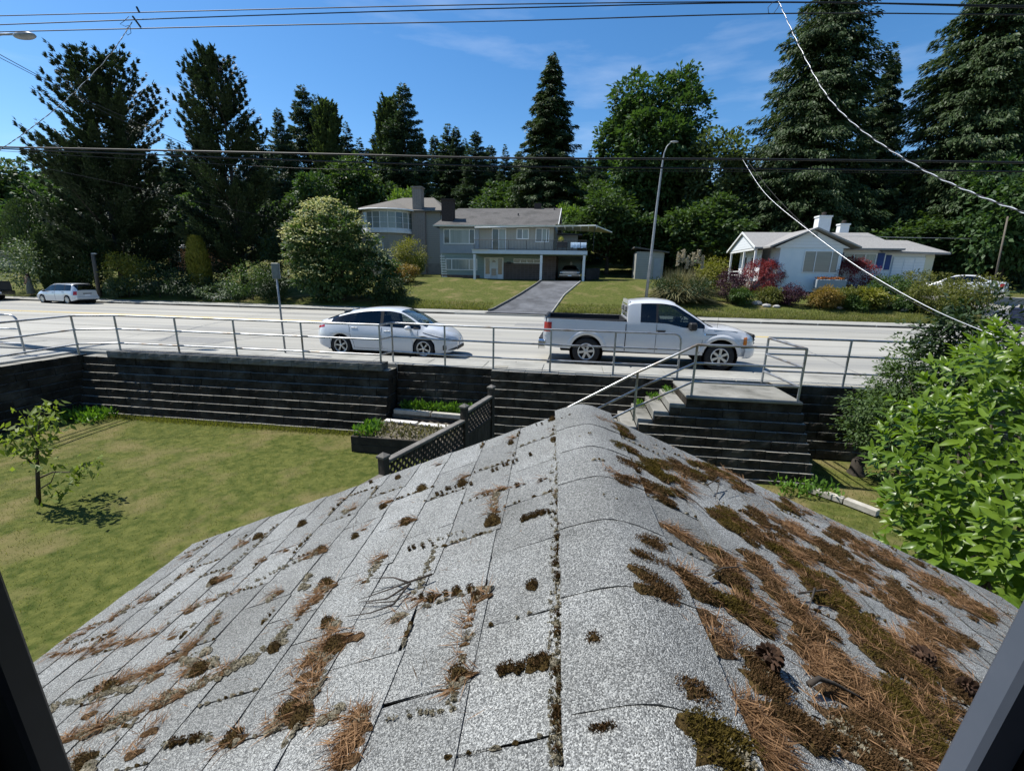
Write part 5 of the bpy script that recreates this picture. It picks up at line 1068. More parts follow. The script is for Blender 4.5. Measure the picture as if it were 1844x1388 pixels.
def crown_obj(name, P, D, S, ln, wd, mat, parent, bend=.05):
    V, Q = leaf_quads(P, D, S, ln, wd, bend); return nobj(name, npmesh(name, V, Q, rng.random(len(Q))), mat, parent)
def trunk(root, h, r_, lean=(0, 0), mat=None, seg=9, limbs=()):
    n = 9; b = MB(); pts = [(lean[0]*t*t*h+.02*h*.1*math.sin(t*7), lean[1]*t*t*h, t*h) for t in np.linspace(0, 1, n)]
    b.tube(pts, [r_*(1.25 if i == 0 else 1)*(1-i/(n-1)*.93) for i in range(n)], seg)
    for (z0, ang, ln, rr, up_) in limbs:
        p0 = np.array([0, 0, z0]); d = np.array([math.cos(ang), math.sin(ang), up_]); b.tube([p0, p0+d*ln*.5+[0, 0, .05*ln], p0+d*ln], [rr, rr*.7, rr*.25], 6)
    return b.build('trunk', mat or m_bark, root, smooth=True)
def conifer(name, h, rmax, z0, nb, leaf, density, style='spruce', mat=None, seed=1, prof=None, twin=0, rtrunk=None):
    """crown built branch by branch: each branch carries sprays of needle blades"""
    g = np.random.default_rng(seed); root = empty(name); L_ = []
    trunk(root, h*.985, rtrunk or h*.016)
    if twin: b = MB(); b.tube([(twin*.3, 0, h*.35), (twin, .3, h*.6), (twin*1.1, .3, h*.955)], [h*.01, h*.007, .03], 7); b.build('trunk', m_bark, root, smooth=True)
    t = np.sort(g.random(nb))**.9; z = z0+(h-z0)*t
    pr = prof(t) if prof else (1-t)**.85
    Lb = rmax*(pr*g.uniform(.55, 1.15, nb)+.03); az = g.uniform(0, 2*np.pi, nb); bx_ = np.zeros(nb); by_ = np.zeros(nb)
    if twin: k = (g.random(nb) < .5) & (z > h*.45); bx_ = np.where(k, twin*np.clip((z-h*.35)/(h*.3), 0, 1.1), 0); by_ = np.where(k, .3, 0)
    if style == 'pine': e0 = g.uniform(.05, .5, nb)+.5*t; k2 = .25
    elif style == 'cedar': e0 = g.uniform(-.55, .30, nb); k2 = -.16
    elif style == 'poplar': e0 = g.uniform(1.2, 2.2, nb); k2 = .4; Lb = Lb*.6
    else: e0 = -.25+.5*t+g.uniform(-.1, .1, nb); k2 = .05
    cnt = np.maximum(6, (density*Lb*(.35+.65*np.minimum(1, Lb/rmax*2))).astype(int)); idx = np.repeat(np.arange(nb), cnt); N_ = len(idx)
    s = g.random(N_)**.62; l = Lb[idx]; ca, sa = np.cos(az[idx]), np.sin(az[idx])
    lat = g.normal(0, 1, N_)*(.05+.16*l*np.sin(np.pi*np.clip(s, .08, .97)))*(.55 if style in ('pine', 'poplar') else .8)
    if style == 'pine':                                  # foliage gathered into upswept tufts
        tuft = np.floor(s*np.maximum(2, l*2.2))/np.maximum(2, l*2.2)+.3/np.maximum(2, l*2.2); s = .22+.78*np.clip(.6*tuft+.4*s, 0, 1); lat = lat*.8
    hang = np.abs(g.normal(0, 1, N_))*(.10 if style == 'spruce' else .16 if style == 'cedar' else .07)*np.minimum(1.6, .4+l*.35)
    if style == 'pine': hang = -hang*1.6
    px = bx_[idx]+ca*l*s-sa*lat; py = by_[idx]+sa*l*s+ca*lat; pz = z[idx]+e0[idx]*l*s+k2*l*s*s-hang
    D = np.stack([ca-sa*np.sign(lat)*.7*g.random(N_)+g.normal(0, .3, N_), sa+ca*np.sign(lat)*.7*g.random(N_)+g.normal(0, .3, N_), g.normal(0, .3, N_)+{'pine': .7, 'cedar': -.85, 'poplar': 1.0}.get(style, -.25)], 1)
    S = np.stack([-sa, ca, g.normal(0, .5, N_)], 1)+g.normal(0, .45, (N_, 3))
    crown_obj('crown', np.stack([px, py, pz], 1), D, S, leaf*g.uniform(.6, 1.3, N_), leaf*(.34 if style != 'poplar' else .55)*g.uniform(.7, 1.2, N_), mat or f_spruce, root)
    # bare branches
    b = MB()
    for i in range(0, nb, max(1, nb//60)):
        q = [(bx_[i]+math.cos(az[i])*Lb[i]*u, by_[i]+math.sin(az[i])*Lb[i]*u, z[i]+e0[i]*Lb[i]*u+k2*Lb[i]*u*u) for u in (0, .45, .85)]; b.tube(q, [.05*Lb[i]**.5, .03*Lb[i]**.5, .008], 4, cap=False)
    b.build('branches', m_bark, root, kind='stuff'); return root
def broadleaf(name, lobes, nclump, per, leaf, mat, seed=2, htrunk=3, rtrunk=.2, flat=.55, clump=.55, limbs=True, bark=None, wd=.62, shell=.55):
    """lobes: (x,y,z,rx,ry,rz). leaves sit in clumps near the lobes' surfaces, so gaps stay between clumps"""
    g = np.random.default_rng(seed); root = empty(name); lb = np.array(lobes, float); vol = lb[:, 3]*lb[:, 4]*lb[:, 5]; which = g.choice(len(lb), nclump, p=vol**.7/np.sum(vol**.7))
    d = norm(g.normal(0, 1, (nclump, 3))); rr = shell+(1.02-shell)*g.random((nclump, 1))**.7; c = lb[which, :3]+d*rr*lb[which, 3:]
    cr_ = clump*g.uniform(.6, 1.35, nclump)
    idx = np.repeat(np.arange(nclump), per); N_ = len(idx); q = norm(g.normal(0, 1, (N_, 3)))*(g.random((N_, 1))**.45); q[:, 2] *= flat
    P = c[idx]+q*cr_[idx, None]
    D = q*.9+d[idx]*.7+g.normal(0, .45, (N_, 3)); D[:, 2] -= .25
    up_ = np.stack([g.normal(0, .5, N_), g.normal(0, .5, N_), np.ones(N_)], 1)+d[idx]*.5; S = np.cross(up_, D)+g.normal(0, .25, (N_, 3))
    l_ = []
    if htrunk > 0:
        if limbs: l_ = [(htrunk*g.uniform(.55, 1.0), math.atan2(p[1], p[0]), math.hypot(p[0], p[1])*.85+.1, rtrunk*.45, max(.25, (p[2]-htrunk)/(math.hypot(p[0], p[1])+.2))) for p in lb[:10, :3]]
        trunk(root, htrunk*1.15, rtrunk, mat=bark, limbs=l_)
    crown_obj('crown', P, D, S, leaf*g.uniform(.6, 1.25, N_), leaf*wd*g.uniform(.7, 1.2, N_), mat, root, .06); return root
def ball_lobes(rx, ry, rz, n, seed, zc, sub=.5):
    g = np.random.default_rng(seed); out = [(0, 0, zc, rx*.72, ry*.72, rz*.75)]
    for i in range(n):
        d = norm(g.normal(0, 1, (1, 3)))[0]; k = g.uniform(.5, .72); s = sub*g.uniform(.7, 1.15); out.append((d[0]*rx*k, d[1]*ry*k, zc+d[2]*rz*k, rx*s, ry*s, rz*s))
    return out
def place(o, px, Y, scale=1, rz=0, label=None, group=None, sz=None, cat='tree', py=None, z=None):
    p = aty(px, py or 500, Y); o.location = (p[0], Y, ground_z(p[0], Y)-.05 if z is None else z); o.scale = (scale, scale, sz or scale); o.rotation_euler = (0, 0, rz); return tag(o, label, cat, group)
def toph(px, py, Y):
    p = aty(px, py, Y); return p[2]-ground_z(p[0], Y)
# the two ragged pines on the left
pf = lambda t: np.clip(np.minimum(.50+t*2.2, 1)*(1-t)**.55+.05, 0, 1)
o = conifer('pine_tree', toph(175, 92, 33), 5.0, .7, 400, .26, 140, 'pine', f_pine, 11, lambda t: (1-t)**.55*np.where(t < .15, .85, 1), twin=1.7, rtrunk=.30); place(o, 222, 33, 1, .3, 'tall dark pine with a broken double top, leftmost of the big conifers')
o = conifer('pine_tree', toph(402, 100, 35), 4.3, 1.2, 350, .26, 140, 'pine', f_pine, 12, lambda t: (1-t)**.5, twin=1.6, rtrunk=.26); place(o, 440, 35, 1, 2.5, 'tall dark pine with twin tops standing left of the dogwood')
# spruces, poplars and cedars behind the houses
A = conifer('spruce_tree', 24, 6.4, 1.5, 420, .40, 72, 'spruce', f_spruce, 21, lambda t: (1-t)**.75); B = conifer('spruce_tree', 24, 5.2, 1.5, 380, .40, 72, 'spruce', f_spruce, 22, lambda t: (1-t)**.9)
P_ = conifer('poplar_tree', 22, 4.2, 1.5, 260, .5, 90, 'poplar', f_poplar, 23, lambda t: np.sin(np.pi*np.clip(t*.8+.2, 0, 1))**.7)
used = {}
def again(o, px, py, Y, w=1, rz=0, label=None, group=None):
    c = o if id(o) not in used else copy_tree(o); used[id(o)] = 1; hh = toph(px, py, Y)/(24 if o is not P_ else 23); return place(c, px, Y, w*hh, rz, label, group, sz=hh, py=py+150)
again(A, 556, 152, 75, .95, 0, 'tall spruce with a thin tip, left of the slim poplar'); again(B, 578, 170, 78, .9, 1, 'spruce close behind the thin-tipped spruce'); again(P_, 594, 172, 72, 1, 0, 'slim poplar rising right of the two spruces over the dogwood')
again(A, 515, 195, 70, .8, 2, 'shorter spruce standing just right of the twin-topped pine'); again(B, 632, 220, 80, 1.1, 3, 'low spruce alone in the dip right of the slim poplar'); again(P_, 707, 168, 70, .95, 2, 'slim poplar leaning on the spruce above the bay-window house')
again(A, 730, 150, 69, 1.0, 4, 'tall open spruce above the bay-window house'); again(B, 808, 222, 85, 1.35, 5, 'left of a pair of narrow spruces above the dark chimney'); again(A, 823, 228, 84, .85, 1.5, 'right of a pair of narrow spruces above the dark chimney'); again(A, 857, 236, 80, 1.1, 2.2, 'bushy spruce right of the narrow pair'); again(B, 908, 260, 85, 1.0, .7, 'small spruce just left of the big lone cedar')
again(B, 330, 250, 68, 1.3, 1.1, 'spruce showing between the two dark pines'); again(A, 300, 275, 75, 1.2, .4, 'distant spruce just right of the leftmost pine')
for i, (px, py, Y, w_) in enumerate(((478, 232, 88, 1.0), (536, 246, 90, 1.1), (612, 236, 86, 1.0), (655, 248, 88, 1.2), (682, 240, 90, 1.0), (762, 250, 86, 1.1), (786, 244, 92, 1.0), (838, 250, 90, 1.1), (882, 262, 88, 1.2), (932, 272, 86, 1.1), (955, 262, 90, 1.0), (500, 262, 80, 1.1), (640, 268, 82, 1.2), (1055, 270, 84, 1.1), (1075, 290, 80, 1.0))):
    again((A, B)[i % 2], px, py, Y, w_, i*1.3, 'spruce in the dark skyline row between the pine and the lone cedar', 'skyline row of spruces')
C1 = conifer('cedar_tree', 27, 5.4, 1.0, 650, .36, 90, 'cedar', f_cedar, 31, lambda t: np.clip((1-t)**.8, 0, 1)); hh = toph(987, 93, 62)/27; place(C1, 988, 62, hh*1.38, 0, 'lone tall cedar standing behind the deck house', sz=hh, py=300)
C2 = conifer('cedar_tree', 31, 8.6, .5, 850, .42, 46, 'cedar', f_cedar, 32, lambda t: np.clip((1-t)**.60, 0, 1)); hh = toph(1472, -95, 52)/31; place(C2, 1455, 52, hh*1.02, 0, 'huge dark cedar behind the bungalow, left of two', sz=hh, py=300)
c = copy_tree(C2); hh = toph(1735, -150, 49)/31; place(c, 1742, 49, hh*1.02, 2, 'huge dark cedar at the right, cut by the top of the photo', sz=hh, py=300)
c = copy_tree(C1); hh = toph(1575, 92, 58)/27; place(c, 1572, 58, hh*.95, 1, 'narrower cedar filling the gap between the two huge ones', sz=hh, py=300)
c = copy_tree(C1); hh = toph(1870, 60, 56)/27; place(c, 1885, 56, hh*1.3, 3, 'cedar at the right edge of the photo behind the huge one', sz=hh, py=300)
# big maple, birch, darker broadleaf trees
mp_l = ball_lobes(7.2, 6.5, 9.0, 26, 41, 12.8, .30); o = broadleaf('maple_tree', mp_l, 950, 34, .52, f_maple, 41, 9, .5, clump=1.0); hh = toph(1215, 82, 58)/22.4; place(o, 1185, 58, hh*.97, 0, 'big round-topped maple behind the lamp post', sz=hh, py=300)
DEC = broadleaf('broadleaf_tree', ball_lobes(5.2, 5.0, 4.6, 16, 42, 6.0, .36), 520, 30, .45, f_decid, 42, 4, .3, clump=.85); DEC2 = broadleaf('broadleaf_tree', ball_lobes(4.4, 4.4, 3.6, 14, 43, 4.3, .38), 460, 30, .40, f_maple, 43, 3, .25, clump=.75)
BIR = broadleaf('birch_tree', ball_lobes(3.2, 3.2, 6.5, 14, 44, 8.5, .34), 330, 24, .40, f_birch, 44, 7, .18, clump=.8, bark=m_barkl)
def dec(o, px, py, Y, w, label, group=None, rz=0, ref=10.6):
    c = o if id(o) not in used else copy_tree(o); used[id(o)] = 1; hh = toph(px, py, Y)/ref; return place(c, px, Y, w, rz, label, group, sz=hh, py=py+100)
dec(BIR, 1290, 195, 53, 1.15, 'pale thin birch between the maple and the huge cedar', ref=15)
dec(DEC, 1095, 345, 52, 1.0, 'leafy tree right of the awning, below the maple'); dec(DEC, 1255, 350, 50, 1.05, 'dark leafy tree left of the bungalow', rz=2); dec(DEC2, 1170, 385, 53, 1.1, 'low leafy tree just behind the garden shed', ref=7.9); dec(DEC, 1330, 330, 54, 1.0, 'leafy tree behind the bungalow porch', rz=1)
dec(DEC, 1640, 375, 45.5, .95, 'leafy tree above the garage roof of the bungalow', rz=3); dec(DEC2, 1775, 345, 44, 1.0, 'leafy tree right of the bungalow behind the sedan', rz=1, ref=7.9); dec(DEC2, 1840, 250, 42, 1.0, 'lighter leafy tree at the right edge above the bins', rz=4, ref=7.9)
dec(DEC, 655, 285, 66, 1.3, 'dark leafy tree behind the bay-window house'); dec(DEC2, 590, 300, 62, 1.2, 'leafy tree behind the dogwood top', ref=7.9); dec(DEC, 700, 300, 70, 1.2, 'leafy tree right behind the brick chimney', rz=2)
o = copy_tree(DEC2); o.children[1].data = o.children[1].data.copy() if False else o.children[1].data
LIM = broadleaf('willow_tree', ball_lobes(2.6, 2.6, 2.3, 10, 45, 3.6, .4), 260, 22, .35, f_lime, 45, 2.5, .15, clump=.6)
COL_del = [o]+list(o.children)
for q in COL_del: bpy.data.objects.remove(q)
dec(LIM, 735, 325, 61, 1.0, 'bright lime willow above the brick chimney', ref=5.9); dec(LIM, 1025, 358, 54, .85, 'bright lime tree behind the right end of the deck house roof', rz=2, ref=5.9)
dec(DEC, 40, 290, 44, 1.1, 'broad leafy tree at the far left above the parked cars', rz=1); dec(DEC2, 95, 300, 42, 1.0, 'leafy tree against the leftmost pine', rz=2, ref=7.9); dec(DEC, -40, 310, 46, 1.1, 'leafy tree cut by the left edge of the photo', rz=5)
# forest row closing the skyline
k = 0
for px in range(-60, 1900, 62):
    Y = 96+((px*7) % 31); py = 262+((px*13) % 45); src = (A, B, DEC)[(px//62) % 3]
    c = copy_tree(src); hh = toph(px, py if src is not DEC else py+30, Y)/(24 if src is not DEC else 10.6)
    if src is DEC: hh = min(hh, 1.6)
    place(c, px, Y, max(.9, hh)*1.15, px, 'dark tree in the forest row on the hill behind the houses', 'forest row on the hill', sz=hh, py=400)
for px in range(-20, 1900, 85):
    Y = 63+((px*5) % 9); src = (DEC, DEC2)[(px//85) % 2]
    if 740 < px < 860: continue
    c = copy_tree(src); place(c, px, Y, 1.15, px*.3, 'leafy tree in the belt right behind the houses', 'tree belt behind the houses', sz=1.0)
# ================================================================== shrubs, hedges and flowers
def atg(px, py):
    """where the sight line through a pixel meets the ground"""
    Y = 29.2
    while Y < 140:
        p = aty(px, py, Y)
        if p[2] <= ground_z(p[0], Y): return p
        Y += .1
    return p
def mpp(p): return float(np.dot(np.array(p)-EYEP, fw))/FPX        # metres per photograph pixel there
f_lawnb = FOL('bush_green', (.022, .050, .012), (.070, .120, .026), .25); f_olive = FOL('bush_olive', (.055, .070, .012), (.13, .135, .028), .25); f_red = FOL('barberry_red', (.095, .014, .018), (.25, .048, .05), .25, tcol=(1.5, .7, .6)); f_purp = FOL('purple_leaf', (.028, .012, .020), (.075, .032, .045), .2, tcol=(1.4, .8, .8)); f_yel = FOL('yellow_green', (.10, .115, .016), (.21, .20, .035), .3); f_orange = FOL('orange_green', (.11, .085, .016), (.24, .15, .04), .3); f_dark = FOL('dark_evergreen', (.010, .024, .008), (.034, .060, .018), .15); f_straw = FOL('straw_grass', (.13, .125, .055), (.27, .25, .13), .25, tcol=(1.1, 1.05, .8)); f_white = FOL('white_blossom', (.48, .48, .42), (.70, .70, .64), .3, tcol=(1, 1, .9)); f_cream = FOL('cream_bracts', (.36, .38, .15), (.60, .58, .30), .3, tcol=(1, 1, .7)); f_rhodo = FOL('rhodo_leaf', (.045, .075, .030), (.125, .170, .085), .2)
f_plume = FOL('plume', (.36, .32, .22), (.48, .43, .32), .3, tcol=(1, .95, .8))
def shrub(name, px, py, w, h, mat, leaf, label, seed, n=90, per=20, lob=6, flat=.7, cat='shrub', Y=None, shell=.5, stem=True, wd=.5, clump=.30, group=None):
    p = atg(px, py) if Y is None else np.array([aty(px, py, Y)[0], Y, ground_z(aty(px, py, Y)[0], Y)]); k = mpp(p)*(1.32 if px > 1180 and Y is None else 1.18); rx, rz_s = w*k*.5, h*k*.5
    o = broadleaf(name, ball_lobes(rx*.93*(1.25 if lob < 3 else 1), rx*.88*(1.25 if lob < 3 else 1), rz_s*.93*(1.2 if lob < 3 else 1), lob, seed, rz_s*.98, .42), n, per, leaf, mat, seed, htrunk=rz_s*.8 if stem else 0, rtrunk=.05, flat=flat, clump=clump*min(rx, rz_s)+.04, limbs=False, wd=wd, shell=shell)
    o.location = (p[0], p[1]+rx*.3, ground_z(p[0], p[1])-.03 if p[1] > 29 else LAWN); return tag(o, label, cat, group)
SB = [('juniper_bush', 1228, 548, 96, 44, f_dark, .16, 'dark spreading juniper in front of the pampas grass'), ('lime_shrub', 1282, 532, 56, 52, f_yel, .16, 'light lime shrub between the pampas grass and purple maple'),
      ('rounded_bush', 1196, 500, 74, 56, f_lawnb, .16, 'rounded green bush by the shed, behind the pampas grass'), ('leafy_bush', 1292, 506, 74, 62, f_yel, .17, 'yellow-green bush against the bungalow porch'), ('leafy_bush', 1258, 500, 60, 56, f_dark, .17, 'blue-green bush between the plumes and the porch bush'),
      ('purple_maple', 1313, 545, 50, 50, f_purp, .13, 'dark purple dwarf maple left of the round red barberry'), ('red_barberry', 1373, 528, 60, 48, f_red, .12, 'round red barberry left of the bungalow picture window'), ('mounded_shrub', 1386, 550, 56, 26, f_olive, .12, 'low olive mound under the left red barberry'),
      ('purple_maple', 1424, 553, 46, 32, f_purp, .12, 'low weeping purple maple beside the rockery'), ('rounded_bush', 1473, 523, 58, 34, f_dark, .13, 'clipped dark green bush below the picture window'), ('red_barberry', 1533, 527, 74, 46, f_red, .12, 'wide red barberry below the blue shutters'),
      ('mounded_shrub', 1517, 556, 52, 34, f_olive, .13, 'olive mound below the wide red barberry'), ('flowering_shrub', 1482, 558, 50, 34, f_orange, .14, 'orange-tinted low shrub between the purple maple and olive mound'), ('fern_clump', 1572, 560, 56, 34, f_yel, .2, 'bright fern clump right of the olive mound'),
      ('leafy_bush', 1606, 540, 62, 36, f_lawnb, .14, 'green bush right of the white flowers'), ('mounded_shrub', 1682, 536, 118, 42, f_olive, .14, 'wide arching olive shrub in front of the sedan'), ('rhododendron', 1694, 570, 92, 48, f_olive, .15, 'round yellowish rhododendron near the kerb, below the wide olive shrub'),
      ('leafy_bush', 1762, 566, 84, 62, f_olive, .15, 'bush right of the round rhododendron'), ('low_shrub', 1338, 552, 40, 26, f_lawnb, .14, 'small green shrub beside the rockery stones'), ('low_shrub', 1630, 562, 44, 26, f_lawnb, .14, 'small green shrub left of the round rhododendron'), ('low_shrub', 1546, 562, 40, 22, f_lawnb, .13, 'small green shrub between the ferns and the olive mound'),
      ('leafy_bush', 737, 498, 62, 66, f_yel, .17, 'yellow-green bush in front of the brick chimney'), ('reddish_shrub', 726, 512, 52, 36, f_orange, .15, 'reddish low shrub right of the dogwood'), ('rounded_bush', 750, 497, 34, 32, f_lawnb, .13, 'small round green bush at the corner of the deck house'),
      ('twiggy_shrub', 702, 552, 66, 50, f_dark, .14, 'dark twiggy shrub under the right side of the dogwood')]
for i, a in enumerate(SB):
    if 'barberry' in a[0]: shrub(*a, seed=100+i, n=260, per=30, lob=1, shell=.72, clump=.2)
    else: shrub(*a, seed=100+i, n=190 if a[3] > 60 else 150, per=26)
# left side: hedges, cypresses, rhododendrons in the shade of the pines
LB = [('rhododendron', 38, 532, 110, 92, f_rhodo, .22, 'pale green rhododendron behind the dark pickup'), ('leafy_bush', 222, 538, 70, 78, f_yel, .18, 'yellow-green bush right of the leaning wooden pole'), ('flowering_shrub', 212, 548, 44, 32, f_rhodo, .16, 'small pale flowering shrub at the foot of the wooden pole'),
      ('clipped_hedge', 275, 545, 96, 62, f_dark, .16, 'dark hedge bush between the pole and the twin-topped pine'), ('clipped_hedge', 340, 548, 90, 46, f_dark, .15, 'low dark hedge bush at the kerb right of the dark hedge'), ('clipped_hedge', 446, 545, 84, 72, f_lawnb, .15, 'square green hedge lit on top, behind the bus sign'), ('flowering_shrub', 398, 549, 84, 32, f_rhodo, .15, 'low shrub dotted with white flowers at the kerb'),
      ('low_shrub', 488, 552, 60, 46, f_dark, .15, 'dark shrub at the kerb left of the dogwood'), ('dark_bush', 318, 515, 80, 80, f_dark, .2, 'dark tall bush below the orange house'), ('dark_bush', 180, 530, 70, 90, f_dark, .2, 'dark tall bush under the leftmost pine'), ('dark_bush', 262, 520, 80, 95, f_dark, .2, 'dark tall bush just right of the leftmost pine trunk'), ('dark_bush', 402, 520, 70, 92, f_dark, .2, 'dark tall bush left of the twin-topped pine trunk'), ('dark_bush', 500, 528, 70, 90, f_dark, .2, 'dark tall bush between the twin-topped pine and the dogwood')]
for i, a in enumerate(LB): shrub(*a, seed=160+i, n=150, per=22)
def cypress(px, py, top, w, Y, mat, label, seed):
    p = aty(px, py, Y); k = mpp(p); hh = (py-top)*k; g = np.random.default_rng(seed); n = 5200; root = empty('cypress_tree'); root.location = (p[0], Y, ground_z(p[0], Y)-.05)
    hh = aty(px, top, Y)[2]-root.location.z; t = g.random(n); rad = w*k*.5*np.clip(np.sin(np.pi*np.clip(t*.86+.10, 0, 1)), .02, 1)**.55*(.82+.2*g.random(n)); a = g.uniform(0, 2*np.pi, n); P = np.stack([rad*np.cos(a), rad*np.sin(a), t*hh], 1)
    D = np.stack([np.cos(a)*.5, np.sin(a)*.5, np.ones(n)], 1)+g.normal(0, .25, (n, 3)); S = np.stack([-np.sin(a), np.cos(a), np.zeros(n)], 1)+g.normal(0, .4, (n, 3)); trunk(root, hh*.9, .09); crown_obj('crown', P, D, S, .26*g.uniform(.6, 1.2, n), .10, mat, root); return tag(root, label, 'tree')
cypress(66, 470, 362, 74, 36, f_cedar, 'rounded dark cypress behind the pale rhododendron', 3); cypress(97, 535, 420, 26, 31, f_cedar, 'left of two slim dark cypresses by the silver estate', 4); cypress(121, 535, 416, 32, 31.5, f_cedar, 'right of two slim dark cypresses by the silver estate', 5); cypress(150, 535, 420, 40, 32, f_dark, 'broad dark cypress behind the wooden pole', 6); cypress(366, 530, 428, 34, 31, f_yel, 'golden green cypress below the twin-topped pine', 7)
for i, (px, tp) in enumerate(((556, 362), (590, 352), (640, 366))): cypress(px, 430, tp-8, 20, 45, f_dark, ('left', 'middle', 'right')[i]+' of three small dark spires behind the dogwood', 8+i)
# dogwood in flower
p = atg(618, 552); k = mpp(p); lob = [(0, 0, 2.6, 2.6, 2.3, 2.1), (-1.7, -.3, 3.8, 2.1, 1.8, 1.9), (.2, -.3, 4.4, 1.9, 1.8, 1.9), (-2.2, 0, 2.2, 2.0, 1.8, 1.6), (2.0, 0, 2.4, 1.8, 1.7, 1.6), (-.9, 0, 5.6, 1.7, 1.5, 1.3), (1.2, 0, 3.9, 1.7, 1.6, 1.4), (3.0, 0, 1.6, 1.6, 1.6, 1.3), (-.5, -.8, 1.6, 2.6, 1.6, 1.4), (-2.7, 0, 4.3, 1.4, 1.3, 1.2), (2.9, .2, 2.3, 1.2, 1.2, 1.1)]
o = broadleaf('dogwood_tree', lob, 620, 26, .26, f_decid, 51, 2.2, .16, clump=.55, flat=.35); o.location = (p[0]-.75, p[1]+1.6, ground_z(p[0], p[1]+1.6)-.2); o.scale = (1.0, 1.0, 1.03); tag(o, 'large dogwood covered in cream blossom left of the hatchback', 'tree')
g = np.random.default_rng(52); lb = np.array(lob); w_ = g.choice(len(lb), 420, p=np.array([.03, .16, .14, .07, .06, .18, .12, .03, .03, .12, .06])); d = norm(g.normal(0, 1, (420, 3))+np.array([-.55, -.25, .85])); c = lb[w_, :3]+d*lb[w_, 3:]*1.0
idx = np.repeat(np.arange(420), 11); q = norm(g.normal(0, 1, (len(idx), 3)))*g.random((len(idx), 1))**.5*np.array([.42, .42, .07]); P = c[idx]+q+[0, 0, .08]; D = q*np.array([1, 1, .2])+g.normal(0, .15, (len(idx), 3)); S = np.cross(D, [0, 0, 1.])+g.normal(0, .12, (len(idx), 3))
crown_obj('blossom', P, D, S, .17*g.uniform(.7, 1.2, len(idx)), .13, f_cream, o)
# white flower dots and rockery stones
for (px, py, lb_) in ((1580, 533, 'white flower clump below the wide red barberry'), (1612, 548, 'small white flower clump beside the ferns'), (396, 536, 'white flowers at the kerb under the twin-topped pine')):
    p = atg(px, py+10); n = 120; o = empty('flower_clump', p, 0, lb_, 'flowers'); P = rng.normal(0, .32, (n, 3))*[1, .6, .35]+[0, 0, .42]; crown_obj('blossom', P, rng.normal(0, 1, (n, 3)), rng.normal(0, 1, (n, 3)), .10, .09, f_white, o)
    n = 160; P = rng.normal(0, .3, (n, 3))*[1, .6, .3]+[0, 0, .22]; crown_obj('leaves', P, rng.normal(0, 1, (n, 3))+[0, 0, .6], rng.normal(0, 1, (n, 3)), .16, .08, f_lawnb, o)
p = np.array([18.35, 36.1, 2.57]); n = 220; P = rng.uniform(-1, 1, (n, 3))*[.95, .2, .06]; crown_obj('flowers', P+[0, 0, .68], rng.normal(0, 1, (n, 3))+[0, 0, 1], rng.normal(0, 1, (n, 3)), .14, .10, FOL('orange_flowers', (.35, .10, .03), (.5, .22, .06), .3, tcol=(1, .7, .5)), fb)
m_rock = M('garden_rock', (.24, .235, .22), (.36, .35, .33), scale=5, rough=.9, bump=.5)
for i, (px, py, r_, lb_) in enumerate(((1363, 549, .30, 'largest pale rockery stone below the left red barberry'), (1380, 553, .24, 'pale stone right of the largest rockery stone'), (1398, 554, .20, 'third rockery stone from the left'), (1347, 546, .18, 'leftmost small rockery stone'), (1512, 556, .18, 'pale stone at the foot of the olive mound'), (1627, 560, .24, 'white stone left of the round rhododendron'))):
    p = atg(px, py); b = MB(); b.ball((0, 0, r_*.35), (r_*1.2, r_*.9, r_*.6), 10, 7, .22); o = b.build('rock', m_rock, smooth=True, angle=35); o.location = p; tag(o, lb_, 'rock')
# pampas grass
p = atg(1222, 540); o = empty('pampas_grass', p, 0, 'big straw-coloured pampas grass clump beside the lamp post', 'grass clump'); o.scale = (1.12, 1.12, 1.1); n = 2600; a = rng.uniform(0, 2*np.pi, n); el = rng.uniform(.25, 1.35, n); ln = rng.uniform(1.0, 2.3, n); b0 = rng.normal(0, .35, (n, 3))*[1, 1, 0]
D1 = np.stack([np.cos(a)*np.cos(el), np.sin(a)*np.cos(el), np.sin(el)], 1); V1, Q1 = leaf_quads(b0, D1, np.stack([-np.sin(a), np.cos(a), 0*a], 1), ln, .04, 0); m1 = b0+D1*ln[:, None]*.55; D2 = D1*[1, 1, .2]-[0, 0, .35]; V2, Q2 = leaf_quads(m1, D2, np.stack([-np.sin(a), np.cos(a), 0*a], 1), ln*.7, .05, 0)
nobj('blades', npmesh('blades', np.concatenate([V1, V2]), np.concatenate([Q1, Q2+len(V1)]), rng.random(2*n)), f_straw, o)
for i in range(6):
    x0 = -.25+.3*i; b = MB(); b.tube([(x0*.3, .3, .3), (x0, .3, 2.3+.2*math.sin(i*2.1))], .012, 4); b.build('stalk', f_straw, o); n = 160; t = rng.random(n); P = np.stack([x0+rng.normal(0, .045, n), .3+rng.normal(0, .045, n), 2.1+.2*math.sin(i*2.1)+t*.8], 1); crown_obj('plume', P, rng.normal(0, .5, (n, 3))+[.2, 0, 1], rng.normal(0, 1, (n, 3)), .16, .05, f_plume, o)
